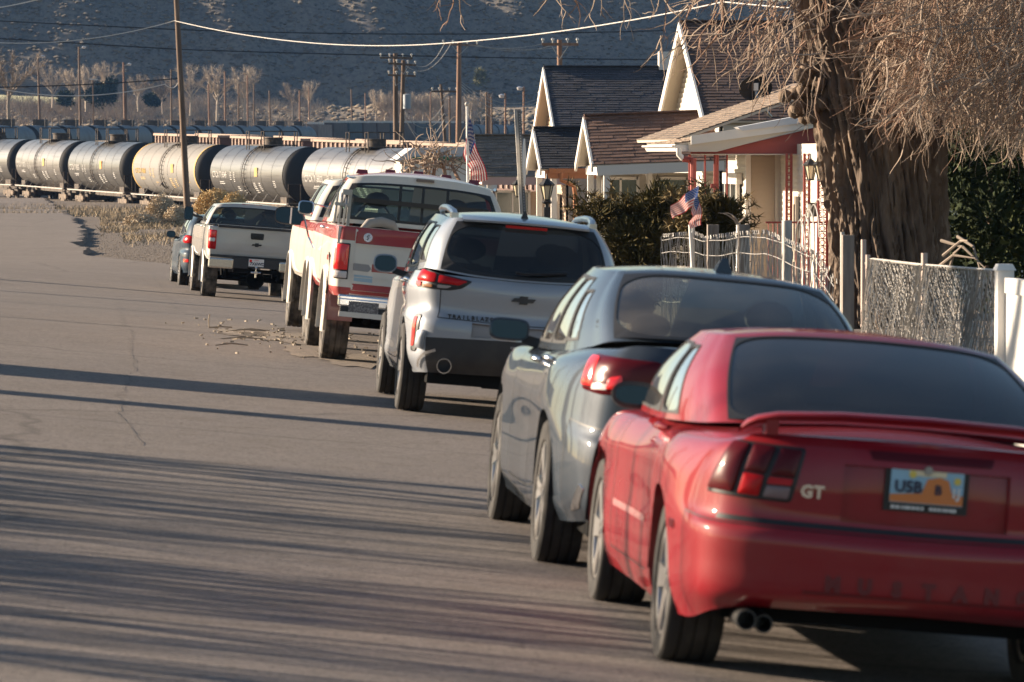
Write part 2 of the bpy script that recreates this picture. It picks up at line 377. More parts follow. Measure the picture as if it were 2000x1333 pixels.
# ------------------------------------------------------------ vehicle kit
def crw(t):
    return np.stack([-.5 * t ** 3 + t * t - .5 * t, 1.5 * t ** 3 - 2.5 * t * t + 1, -1.5 * t ** 3 + 2 * t * t + .5 * t, .5 * t ** 3 - .5 * t * t], -1)
class Surf:
    """smooth half shell: columns run rear centre -> left side -> front centre, rows run bottom -> top"""
    def __init__(s, cage, aref=None, du=24, dv=16):
        c = np.array(cage, float); s.C, s.Rn = c.shape[:2]
        m0 = c[1].copy(); m0[:, 0] *= -1; m1 = c[-2].copy(); m1[:, 0] *= -1
        e = np.concatenate([m0[None], c, m1[None]], 0)
        e = np.concatenate([2 * e[:, :1] - e[:, 1:2], e, 2 * e[:, -1:] - e[:, -2:-1]], 1); s.e = e
        s.ut = np.linspace(0, s.C - 1, (s.C - 1) * du + 1); s.vt = np.linspace(0, s.Rn - 1, (s.Rn - 1) * dv + 1)
        s.T = s.spl(s.ut, s.vt)
        gu = np.gradient(s.T, axis=0); gv = np.gradient(s.T, axis=1)
        n = np.cross(gv, gu); n /= np.maximum(np.linalg.norm(n, axis=-1, keepdims=True), 1e-9); s.N = n
        j = int((aref if aref is not None else (s.Rn - 1) / 2) * dv)
        d = np.linalg.norm(np.diff(s.T[:, j, :2], axis=0), axis=1); s.a = np.concatenate([[0], np.cumsum(d)])
    def W(s, x, n):
        i = np.clip(np.floor(x).astype(int), 0, n - 2); t = x - i; w = crw(t); Wm = np.zeros((len(x), n + 2))
        for k in range(4): Wm[np.arange(len(x)), i + k] += w[:, k]
        return Wm
    def spl(s, us, vs_):
        return np.einsum('ia,abk,jb->ijk', s.W(np.asarray(us, float), s.C), s.e, s.W(np.asarray(vs_, float), s.Rn))
    def bil(s, A, u, v):
        u = np.asarray(u, float); v = np.asarray(v, float)
        fu = np.clip(u / (s.C - 1), 0, 1) * (len(s.ut) - 1); fv = np.clip(v / (s.Rn - 1), 0, 1) * (len(s.vt) - 1)
        i = np.clip(fu.astype(int), 0, len(s.ut) - 2); j = np.clip(fv.astype(int), 0, len(s.vt) - 2); a = (fu - i)[..., None]; b = (fv - j)[..., None]
        return (A[i, j] * (1 - a) + A[i + 1, j] * a) * (1 - b) + (A[i, j + 1] * (1 - a) + A[i + 1, j + 1] * a) * b
    def ev(s, u, v, off=0.0, side=1):
        p = s.bil(s.T, u, v); n = s.bil(s.N, u, v); n = n / np.maximum(np.linalg.norm(n, axis=-1, keepdims=True), 1e-9)
        if s.flip() : n = -n
        p = p + n * np.asarray(off)[..., None] if np.ndim(off) else p + n * off
        q = p.copy(); q[..., 0] = np.where(np.asarray(u) >= 0, q[..., 0] * (-1 if side < 0 else 1), q[..., 0]); return q
    def flip(s):
        if not hasattr(s, '_f'):
            k = int(len(s.ut) * .55); s._f = s.N[k, len(s.vt) // 2, 0] < 0
        return s._f
    def uv(s, a, z):
        """surface coordinates of perimeter distance a from the rear centre and height z"""
        a = np.atleast_1d(np.asarray(a, float)); z = np.atleast_1d(np.asarray(z, float)); ab = np.abs(a)
        u = np.interp(ab, s.a, s.ut); v = np.zeros_like(u)
        fu = u / (s.C - 1) * (len(s.ut) - 1)
        for k in range(len(u)):
            i = min(int(fu[k]), len(s.ut) - 2); t = fu[k] - i; zc = s.T[i, :, 2] * (1 - t) + s.T[i + 1, :, 2] * t
            v[k] = np.interp(z[k], zc, s.vt)
        return u, v
    def az(s, a, z, off=0.0):
        """a negative = left of the centre line"""
        a = np.atleast_1d(np.asarray(a, float)); u, v = s.uv(a, z); p = s.ev(u, v, off, 1)
        p[:, 0] *= np.where(a < 0, -1, 1) ; return p

def spread(spec, C):
    if not isinstance(spec, dict): return np.full(C, float(spec))
    k = sorted(spec); return np.interp(np.arange(C), k, [spec[i] for i in k])
def cage_from(outline, rows):
    o = np.array(outline, float); C = len(o)
    t = np.gradient(o, axis=0); t[0] = (1, 0); t[-1] = (-1, 0)
    n = np.stack([t[:, 1], -t[:, 0]], -1); n /= np.linalg.norm(n, axis=1, keepdims=True)
    # columns run rear centre, +x side, front centre: outward normal
    cage = np.zeros((C, len(rows), 3))
    for r, (zs, ins) in enumerate(rows):
        z = spread(zs, C); i = spread(ins, C)
        cage[:, r, :2] = o - n * i[:, None]; cage[:, r, 2] = z
        cage[0, r, 0] = 0; cage[-1, r, 0] = 0
    return cage
def usamp(C, per=10, extra=(), dense=()):
    xs = []
    for i in range(C - 1):
        n = per
        for a, b, k in dense:
            if a <= i < b: n = k
        xs += list(np.linspace(i, i + 1, n, endpoint=False))
    xs = np.array(xs + [C - 1.0]); 
    for e in extra:
        k = np.argmin(abs(xs - e))
        if abs(xs[k] - e) < .6 / per and 0 < k < len(xs) - 1 and abs(xs[k] - round(xs[k])) > 1e-6: xs[k] = e
        elif abs(xs[k] - e) > 1e-6: xs = np.sort(np.append(xs, e))
    return xs
def shell(S, root, mats, regions=(), holes=(), arches=(), per=12, pv=8, dense=(), cap=None, smooth=38, flange=.05, body='body', xarch=.5):
    """cut the shell into its panels: returns {name: [objects]}"""
    ex_u = [x for r in list(regions) + list(holes) for x in r[2:4]]; ex_v = [x for r in list(regions) + list(holes) for x in r[4:6]]
    us = usamp(S.C, per, ex_u, dense); vs_ = usamp(S.Rn, pv, ex_v)
    G = S.spl(us, vs_); nu, nv = len(us), len(vs_)
    keep = np.full((nu - 1, nv - 1), 'body', dtype=object)
    uc = (us[1:] + us[:-1]) / 2; vc = (vs_[1:] + vs_[:-1]) / 2; UC, VC = np.meshgrid(uc, vc, indexing='ij')
    for r in regions: keep[(UC > r[2]) & (UC < r[3]) & (VC > r[4]) & (VC < r[5])] = r[0]
    for r in holes: keep[(UC > r[2]) & (UC < r[3]) & (VC > r[4]) & (VC < r[5])] = None
    cen = (G[1:, 1:] + G[:-1, 1:] + G[1:, :-1] + G[:-1, :-1]) / 4
    snap = {}
    for (ay, azz, ar) in arches:
        d = np.hypot(cen[..., 1] - ay, cen[..., 2] - azz); cut = (d < ar) & (cen[..., 0] > xarch); keep[cut] = None
        for i in range(nu):
            for j in range(nv):
                nb = [cut[a, b] for a in (i - 1, i) for b in (j - 1, j) if 0 <= a < nu - 1 and 0 <= b < nv - 1]
                if any(nb) and not all(nb):
                    p = G[i, j]; dy, dz = p[1] - ay, p[2] - azz; q = math.hypot(dy, dz) or 1
                    if j == 0:
                        h = math.sqrt(max(ar * ar - dz * dz, 0)); p[1] = ay + math.copysign(h, dy)
                    else: p[1] = ay + dy / q * ar; p[2] = azz + dz / q * ar
                    snap[(i, j)] = (ay, azz)
    out = {}
    central = {r[0] for r in regions if r[1] == 0} | {'body'}
    names = [n for n in dict.fromkeys(keep.ravel()) if n]
    for nm in names:
        sides = [(1, -1)] if nm in central else [(-1,), (1,)]
        for sd_ in sides:
            mb = MB(); 
            for s_ in sd_:
                idx = {}
                def vid(i, j):
                    if (i, j) not in idx:
                        p = G[i, j]; idx[(i, j)] = len(mb.v); mb.v.append((p[0] * s_, p[1], p[2]))
                    return idx[(i, j)]
                ii, jj = np.where(keep == nm)
                for i, j in zip(ii, jj):
                    q = (vid(i, j), vid(i + 1, j), vid(i + 1, j + 1), vid(i, j + 1))
                    mb.f.append(q if s_ > 0 else q[::-1]); mb.m.append(0)
                # arch flange turned inwards
                for i, j in zip(ii, jj):
                    for (a, b), (ni, nj) in ((((i, j), (i + 1, j)), (i, j - 1)), (((i + 1, j), (i + 1, j + 1)), (i + 1, j)), (((i, j + 1), (i + 1, j + 1)), (i, j + 1)), (((i, j), (i, j + 1)), (i - 1, j))):
                        if a in snap and b in snap and (not (0 <= ni < nu - 1 and 0 <= nj < nv - 1) or keep[ni, nj] is None):
                            pa, pb = G[a], G[b]; k = len(mb.v)
                            mb.v += [(pa[0] * s_, pa[1], pa[2]), (pb[0] * s_, pb[1], pb[2]), ((pb[0] - flange) * s_, pb[1], pb[2]), ((pa[0] - flange) * s_, pa[1], pa[2])]
                            mb.f.append((k, k + 1, k + 2, k + 3)); mb.m.append(0)
                if nm == 'body' and cap:
                    zc, ymin, ymax = cap; cy = [q[0] for q in zc]; cz = [q[1] for q in zc]; nt_ = 9
                    top = G[:, -1]; ok = [i for i in range(nu) if ymin <= top[i][1] <= ymax]
                    base = len(mb.v)
                    for i in ok:
                        for k in range(nt_):
                            t = k / (nt_ - 1); z0 = np.interp(top[i][1], cy, cz); xe = top[i][0]
                            mb.v.append((xe * t * s_, top[i][1], z0 + (top[i][2] - z0) * t ** 2))
                    for a in range(len(ok) - 1):
                        if ok[a + 1] != ok[a] + 1: continue
                        for k in range(nt_ - 1):
                            q = (base + a * nt_ + k, base + a * nt_ + k + 1, base + (a + 1) * nt_ + k + 1, base + (a + 1) * nt_ + k)
                            mb.f.append(q if s_ < 0 else q[::-1]); mb.m.append(0)
            mm = mats.get(nm, mats['body']) if isinstance(mats, dict) else mats
            out.setdefault(nm, []).append(mb.build(body if nm == 'body' else nm, mm, root, smooth, fix=True, weld=.0008))
    S.us, S.vs = us, vs_
    return out
def dense_edge(poly, step=.03):
    out = []
    for k in range(len(poly)):
        a, b = np.array(poly[k], float), np.array(poly[(k + 1) % len(poly)], float); n = max(1, int(np.linalg.norm(b - a) / step))
        out += [a + (b - a) * i / n for i in range(n)]
    return np.array(out)
def rounded(poly, r, n=4):
    """round the corners of a polygon"""
    out = []; k = len(poly)
    for i in range(k):
        p = np.array(poly[i], float); a = np.array(poly[i - 1], float); b = np.array(poly[(i + 1) % k], float)
        da, db = a - p, b - p; la, lb = np.linalg.norm(da), np.linalg.norm(db); q = min(r, la * .45, lb * .45)
        A, B = p + da / la * q, p + db / lb * q
        for t in np.linspace(0, 1, n): out.append((1 - t) ** 2 * A + 2 * t * (1 - t) * p + t * t * B)
    return [tuple(o) for o in out]
def lens(S, name, poly, m, root, off=.006, thick=.02, r=.015, step=.03, smooth=40, bulge=0.0):
    """raised panel on the shell; poly in (perimeter distance, height)"""
    e = dense_edge(rounded(poly, r) if r else poly, step); c = e.mean(0); n = len(e); mb = MB(); rings = [(1.0, -thick), (1.0, off * .4), (.96, off), (.75, off + bulge * .6), (.5, off + bulge * .85), (.25, off + bulge)]
    for t, o in rings:
        q = c + (e - c) * t; mb.v += [tuple(x) for x in S.az(q[:, 0], q[:, 1], o)]
    q = S.az([c[0]], [c[1]], off + bulge)[0]; mb.v.append(tuple(q))
    for k in range(len(rings) - 1):
        for j in range(n): mb.f.append((k * n + j, k * n + (j + 1) % n, (k + 1) * n + (j + 1) % n, (k + 1) * n + j)); mb.m.append(0)
    b = (len(rings) - 1) * n
    for j in range(n): mb.f.append((b + j, b + (j + 1) % n, len(mb.v) - 1)); mb.m.append(0)
    return mb.build(name, m, root, smooth)
def frame_ring(S, name, poly, wd, m, root, off=.008, thick=.02, r=.015):
    e = dense_edge(rounded(poly, r) if r else poly, .03); c = e.mean(0); n = len(e)
    rad = np.linalg.norm(e - c, axis=1, keepdims=True); inn = e - (e - c) / rad * wd; mb = MB()
    for q, o in ((e, -thick), (e, off), (inn, off), (inn, -thick)): mb.v += [tuple(x) for x in S.az(q[:, 0], q[:, 1], o)]
    for k in range(3):
        for j in range(n): mb.f.append((k * n + j, k * n + (j + 1) % n, (k + 1) * n + (j + 1) % n, (k + 1) * n + j)); mb.m.append(0)
    return mb.build(name, m, root, 40)
def ribbon(S, name, pts, wd, m, root, off=.0018, uvspace=False, side=-1, step=.04):
    pts = [np.array(p, float) for p in pts]; q = []
    for a, b in zip(pts[:-1], pts[1:]):
        n = max(2, int(np.linalg.norm(b - a) / step)); q += [a + (b - a) * i / n for i in range(n)]
    q.append(pts[-1]); q = np.array(q)
    if uvspace:
        u, v = q[:, 0], q[:, 1]; p = S.ev(u, v, off, side); p2 = S.ev(u, v, off + .01, side)
    else: p = S.az(q[:, 0], q[:, 1], off); p2 = S.az(q[:, 0], q[:, 1], off + .01)
    nrm = p2 - p; t = np.gradient(p, axis=0); sdv = np.cross(nrm, t); sdv /= np.maximum(np.linalg.norm(sdv, axis=1, keepdims=True), 1e-9)
    mb = MB(); A = p + sdv * wd / 2; B = p - sdv * wd / 2
    for a, b in zip(A, B): mb.v += [tuple(a), tuple(b)]
    for k in range(len(q) - 1): mb.f.append((2 * k, 2 * k + 1, 2 * k + 3, 2 * k + 2)); mb.m.append(0)
    return mb.build(name, m, root, 60)
def pane(S, name, u0, u1, v0, v1, m, root, sides=(-1,), off=-.004, over=.03, n=(22, 12), seal=.05, seal_mat=None, sealname='window_seal', full=False, rad=.25):
    """glass in a hole of the shell with a black surround"""
    objs = []
    for s_ in sides:
        us = np.linspace(u0 - over, u1 + over, n[0]); vs_ = np.linspace(v0 - over, v1 + over, n[1]); U, V = np.meshgrid(us, vs_, indexing='ij')
        if full:  # crosses the centre line
            us = np.linspace(-(u1 + over), u1 + over, n[0] * 2); U, V = np.meshgrid(us, vs_, indexing='ij'); p = S.ev(abs(U), V, off, 1); p[..., 0] *= np.sign(U + 1e-12)
        else: p = S.ev(U, V, off, s_)
        mb = MB(); mb.grid(p.reshape(-1, 3).tolist(), len(us), len(vs_)); o = mb.build(name, m, root, 60, fix=False); objs.append(o)
        if seal:
            a, b = (-(u1), u1) if full else (u0, u1); du, dv = seal if isinstance(seal, tuple) else (seal, seal)
            out = dense_edge([(a - .02, v0 - .02), (b + .02, v0 - .02), (b + .02, v1 + .02), (a - .02, v1 + .02)], .08)
            inn = []
            ru, rv = rad * min(b - a, v1 - v0), rad * min(b - a, v1 - v0)
            for q in out:
                x = min(max(q[0], a + du), b - du); y = min(max(q[1], v0 + dv), v1 - dv)
                cx = min(max(x, a + du + ru), b - du - ru); cy = min(max(y, v0 + dv + rv), v1 - dv - rv); d = math.hypot((x - cx) / ru, (y - cy) / rv)
                if d > 1: x, y = cx + (x - cx) / d, cy + (y - cy) / d
                inn.append((x, y))
            inn = np.array(inn); k = len(out); mb = MB()
            for q, off_ in ((out, .003), (inn, .003), (inn, -.006)):
                pp = S.ev(abs(q[:, 0]), q[:, 1], off_, 1)
                pp[:, 0] *= (np.where(q[:, 0] < 0, -1, 1) if full else s_); mb.v += [tuple(x) for x in pp]
            for r_ in range(2):
                for j in range(k): mb.f.append((r_ * k + j, r_ * k + (j + 1) % k, (r_ + 1) * k + (j + 1) % k, (r_ + 1) * k + j)); mb.m.append(0)
            mb.build(sealname, seal_mat or M['seal'], o, 40)
    return objs
_wheels = {}
def wheel_meshes(r, wd, rr, style, rimmat, tyremat):
    key = (r, wd, rr, style, rimmat.name, tyremat.name)
    if key in _wheels: return _wheels[key]
    h = wd / 2; t = MB(); off = style in ('offroad', 'steel')
    n = 72 if off else 60
    prof = [(-h * .82, rr), (-h * .96, rr + .012), (-h, (r + rr) / 2), (-h * .97, r * .955), (-h * .86, r * .99), (-h * .6, r), (-h * .52, r), (-h * .5, r - .01), (-h * .42, r - .01), (-h * .4, r), (-h * .05, r), (-h * .03, r - .01)]
    prof = prof + [(-a, b) for a, b in prof[::-1]]
    md = None
    if off: md = lambda i, j: (1.0 if (j // 2) % 2 else .965) if i in (3, 4, 5, 6, len(prof) - 4, len(prof) - 5, len(prof) - 6, len(prof) - 7) else 1.0
    t.lathe(prof, n, mod=md); tm = t.mesh('tyre', tyremat, 35)
    m = MB()
    # barrel and lip, outer face towards -x
    m.lathe([(-h * .80, rr * 1.02), (-h * .88, rr), (-h * .86, rr * .93), (-h * .2, rr * .86), (h * .8, rr * .9), (h * .8, rr * 1.02)], 40)
    xf = -h * (.72 if style != 'steel' else .35)
    m.lathe([(xf - .006, 0.001), (xf - .006, rr * .16), (xf + .01, rr * .24), (xf + .05, rr * .25)], 20)
    spokes = {'five': 5, 'split': 5, 'offroad': 8, 'steel': 0, 'ten': 10}[style]
    if style == 'steel':
        m.lathe([(xf, rr * .2), (xf + .01, rr * .45), (xf - .02, rr * .62), (xf + .02, rr * .88)], 32)
    for k in range(spokes):
        for da in ((-.16, .16) if style == 'split' else (0,)):
            a = 2 * math.pi * k / spokes; ca, sa = math.cos(a), math.sin(a); cb, sb = math.cos(a + da), math.sin(a + da)
            w0, w1 = (rr * .16, rr * .22) if style == 'five' else ((rr * .08, rr * .09) if style in ('split', 'ten') else (rr * .13, rr * .14))
            p0 = Vector((0, ca, sa)) * rr * .18; p1 = Vector((0, cb, sb)) * rr * .95; tn = Vector((0, -sa, ca))
            pts = []
            for p, wq, x in ((p0, w0, xf - .012), (p1, w1, xf - .022 if style != 'offroad' else xf + .01)):
                for sg in (-1, 1):
                    for dx in (0, .035): pts.append(p + tn * sg * wq + Vector((x + dx, 0, 0)))
            m.add(pts, [(0, 2, 6, 4), (1, 5, 7, 3), (0, 4, 5, 1), (2, 3, 7, 6), (4, 6, 7, 5), (0, 1, 3, 2)])
    for k in range(5):
        a = 2 * math.pi * (k + .5) / 5; m.tube([(xf - .016, rr * .16 * math.cos(a), rr * .16 * math.sin(a)), (xf + .01, rr * .16 * math.cos(a), rr * .16 * math.sin(a))], .011, 6)
    rm = m.mesh('rim', rimmat, 35, fix=True)
    dk = MB(); dk.lathe([(0, .001), (0, rr * .86)], 32); dk.lathe([(xf + .06, rr * .25), (xf + .06, rr * .62), (xf + .075, rr * .62)], 32)
    dm = dk.mesh('brake_disc', M['steel_rim'], 30, fix=True)
    _wheels[key] = (tm, rm, dm); return _wheels[key]
def wheel(root, x, y, r, wd, rr, style='five', rimmat=None, tyremat=None):
    tm, rm, dm = wheel_meshes(r, wd, rr, style, rimmat or M['alloy'], tyremat or M['rubber'])
    e = empty('wheel', (x, y, r), (0, 0, 0 if x < 0 else math.pi), parent=root)
    link('tyre', tm, e); link('rim', rm, e); link('brake_disc', dm, e); return e
def well(root, x0, x1, ay, azz, ar, lo=.0):
    """dark liner of a wheel arch"""
    mb = MB(); n = 18; pts = []
    for x in (x0, x1):
        for k in range(n + 1):
            t = math.pi * (lo + (1 - 2 * lo) * k / n); pts.append((x, ay + ar * math.cos(t), azz + ar * math.sin(t)))
    mb.grid(pts, 2, n + 1); mb.poly([pts[k] for k in range(n + 1)])
    mb.build('wheel_well', M['well'], root)
def superpod(name, m, root, c, w_, h_, dep, ex=3.2, n=28, glassmat=None, tilt=(0, 0, 0), lip=.012, gname='mirror_glass', taper=.45):
    """rounded housing open to the rear (-y) with a mirror set in it"""
    mb = MB(); rings = []
    def se(sx, sz, y):
        out = []
        for k in range(n):
            t = 2 * math.pi * k / n; ct, st = math.cos(t), math.sin(t)
            out.append((sx * math.copysign(abs(ct) ** (2 / ex), ct), y, sz * math.copysign(abs(st) ** (2 / ex), st)))
        return out
    a, b = w_ / 2, h_ / 2
    seq = [se(a - lip, b - lip, .012), se(a - lip, b - lip, 0), se(a, b, .004), se(a * 1.0, b * 1.0, dep * .3), se(a * .93, b * .92, dep * .65), se(a * .7, b * .7, dep * .92), se(a * taper * .6, b * taper * .6, dep)]
    for r_ in seq: mb.v += r_
    for k in range(len(seq) - 1):
        for j in range(n): mb.f.append((k * n + j, k * n + (j + 1) % n, (k + 1) * n + (j + 1) % n, (k + 1) * n + j)); mb.m.append(0)
    mb.f.append(tuple(range((len(seq) - 1) * n, len(seq) * n))); mb.m.append(0)
    o = mb.build(name, m, root, 40); o.location = c; o.rotation_euler = tilt
    g_ = MB(); g_.poly(se(a - lip, b - lip, .008)[::-1]); g_.build(gname, glassmat or M['mirror'], o, fix=False); return o
def place(root, px, py, z, half, lean=.07, yaw=0.0, pitch=0.0):
    c = PZ(px, py, z); rot = Euler((pitch, lean, yaw)); root.rotation_euler = rot
    root.location = c - rot.to_matrix() @ Vector((-half, 0, 0)); return root
def seat(root, x, y, z0, z1, w_=.48, head=True, m=None):
    mb = MB(); o = None
    pts = []
    for k, (zz, ww, t) in enumerate(((z0, 1, .14), (z0 + (z1 - z0) * .5, 1.0, .15), (z1 - .06, .9, .12), (z1, .7, .06))):
        pts.append((zz, ww * w_ / 2, t / 2))
    for (zz, a, b) in pts:
        n = 12
        for j in range(n):
            t = 2 * math.pi * j / n; ct, st = math.cos(t), math.sin(t)
            mb.v.append((x + a * math.copysign(abs(ct) ** .6, ct), y + b * math.copysign(abs(st) ** .6, st) - .12 * (zz - z0), zz))
    for k in range(3):
        for j in range(12): mb.f.append((k * 12 + j, k * 12 + (j + 1) % 12, (k + 1) * 12 + (j + 1) % 12, (k + 1) * 12 + j)); mb.m.append(0)
    mb.f.append(tuple(range(36, 48))); mb.m.append(0)
    o = mb.build('seat', m or M['seat'], root, 40)
    if head:
        h = MB(); h.lathe([(-.055, .001), (-.055, .06), (-.02, .105), (.03, .105), (.055, .05), (.055, .001)], 14, 'y')
        hd = h.build('headrest', m or M['seat'], o, 40); hd.location = (x, y - .12 * (z1 - z0) - .02, z1 + .13); hd.scale = (1.25, 1, .85)
    return o
def shelf(G, root, z, m, k=.97, v=.0):
    """dark trim sheet that closes the cabin at window height"""
    us = np.linspace(0, G.C - 1, 60); p = G.ev(us, np.full(60, v)); L_ = [(-x * k, y, zz + z) for x, y, zz in p]; Rr = [(x * k, y, zz + z) for x, y, zz in p]
    mb = MB(); pts = []
    for a, b in zip(L_, Rr): pts += [a, ((a[0] + b[0]) / 2, a[1], a[2]), b]
    mb.grid(pts, 60, 3); return mb.build('cabin_trim', m, root, fix=False)
def steering(root, c, r=.18):
    mb = MB(); mb.tube([(c[0] + r * math.cos(t), c[1] + .12 * r * math.sin(t) * 2, c[2] + r * math.sin(t)) for t in np.linspace(0, 2 * math.pi, 25)], .014, 6, caps=False)
    mb.box((c[0], c[1] + .02, c[2]), (.12, .05, .1)); mb.bar((c[0] - r, c[1], c[2]), (c[0] + r, c[1], c[2]), .03, .02)
    return mb.build('steering_wheel', M['seat'], root, 40)
def tie(root, m, x, y, z, w_=.24, h_=.08, name='emblem'):
    """bow-tie emblem"""
    mb = MB(); a, b = w_ / 2, h_ / 2; k = .012
    out = [(-a + k * 2, b * .45), (-a * .36, b * .45), (-a * .30, b), (a * .36, b), (a * .32, b * .45), (a, b * .45), (a - k * 2, -b * .45), (a * .36, -b * .45), (a * .30, -b), (-a * .36, -b), (-a * .32, -b * .45), (-a, -b * .45)]
    mb.prism([(x + p, y, z + q) for p, q in out], (0, -.014, 0)); return mb.build(name, m, root)
# ------------------------------------------------------------ the parked vehicles
DUST = (.36, .31, .26)
def paint(name, col, rough=.35, metal=.0, dust=.55, coat=1.0):
    return mat(name, col, max(rough, .5), metal, coat, .12, noise=(2.2, tuple(c * (1 - dust * .3) + d * dust * .3 for c, d in zip(col, DUST)), .4, .75), dust=(3.1, tuple(c * (1 - dust) + d * dust for c, d in zip(col, DUST)), .5, .95, .16), coat_rough=.03)
def green_cage(belt, roof, bulge=.03, n=4, top=.0):
    b = np.array(belt, float); r = np.array(roof, float); t = np.gradient(b[:, :2], axis=0); t[0] = (1, 0); t[-1] = (-1, 0)
    nn = np.stack([t[:, 1], -t[:, 0]], -1); nn /= np.linalg.norm(nn, axis=1, keepdims=True); rows = []
    for k in range(n + 1):
        q = k / n; hq = q + .05 * math.sin(math.pi * q); p = b + (r - b) * q; p[:, 2] = b[:, 2] + (r[:, 2] - b[:, 2]) * hq
        p[:, :2] += nn * bulge * math.sin(math.pi * q); p[0, 0] = 0; p[-1, 0] = 0; rows.append(p)
    return np.stack(rows, 1)
def roofcap(roof, crown=.0):
    r = sorted([(q[1], q[2]) for q in roof if abs(q[0]) < 1e-6]); (y0, z0), (y1, z1) = r
    ys = np.linspace(y0, y1, 9); return [(y, z0 + (z1 - z0) * k / 8 + crown * math.sin(math.pi * k / 8)) for k, y in enumerate(ys)]
def recess(S, u1, v0, v1, depth, m, root, name='plate_recess'):
    us = np.linspace(-u1, u1, 25); vs_ = np.linspace(v0, v1, 8); U, V = np.meshgrid(us, vs_, indexing='ij'); mb = MB()
    p = S.ev(abs(U), V, -depth, 1); p[..., 0] *= np.sign(U + 1e-12); mb.grid(p.reshape(-1, 3).tolist(), 25, 8)
    e = dense_edge([(-u1, v0), (u1, v0), (u1, v1), (-u1, v1)], .15); b = len(mb.v); n = len(e)
    for off in (0.001, -depth):
        p = S.ev(abs(e[:, 0]), e[:, 1], off, 1); p[:, 0] *= np.sign(e[:, 0] + 1e-12); mb.v += [tuple(x) for x in p]
    for j in range(n): mb.f.append((b + j, b + (j + 1) % n, b + n + (j + 1) % n, b + n + j)); mb.m.append(0)
    return mb.build(name, m, root, 30)
def letters_on(S, s, a0, a1, z, size, m, root, off=.004, ext=.006, name='lettering', bold=.004):
    e = empty(name, parent=root)
    for k, ch in enumerate(s):
        a = a0 + (a1 - a0) * (k + .5) / len(s); p = S.az([a], [z], off)[0]; q = S.az([a + .02], [z], off)[0]
        text('letter', ch, size, m, e, tuple(p), (math.pi / 2, 0, math.atan2(q[1] - p[1], q[0] - p[0])), ext, bold=bold)
    return e
def plate(root, c, w_=.305, h_=.152, frame=None, tilt=0):
    e = empty('number_plate', c, (tilt, 0, 0), parent=root)
    if frame:
        f_ = MB(); f_.box((0, .006, 0), (w_ + .03, .01, h_ + .035)); f_.build('plate_frame', frame, e)
    return e
def under(root, w_, y0, y1, z0, z1, name='underbody'):
    mb = MB(); mb.box((0, (y0 + y1) / 2, (z0 + z1) / 2), (w_ * 2, y1 - y0, z1 - z0)); return mb.build(name, M['under'], root)
def exhaust(root, c, r, ln=.3, m=None, name='exhaust_pipe'):
    mb = MB(); mb.lathe([(0, r * .84), (0, r), (ln, r), ], 20, 'y', c); mb.lathe([(0, r * .84), (.2, r * .84), (.2, .001)], 20, 'y', c)
    return mb.build(name, m or M['chrome'], root, 40)
def handle(S, root, a_uv, m, side=-1, ln=.16):
    u, v = a_uv; p = S.ev(np.array([u]), np.array([v]), .028, side)[0]; mb = MB()
    mb.tube([(p[0] - side * .03, p[1] - ln / 2, p[2]), (p[0], p[1] - ln / 2 + .025, p[2] + .004), (p[0], p[1] + ln / 2 - .025, p[2] + .004), (p[0] - side * .03, p[1] + ln / 2, p[2])], [.012, .016, .016, .012], 8)
    return mb.build('door_handle', m, root, 50)
def wipe(root): pass

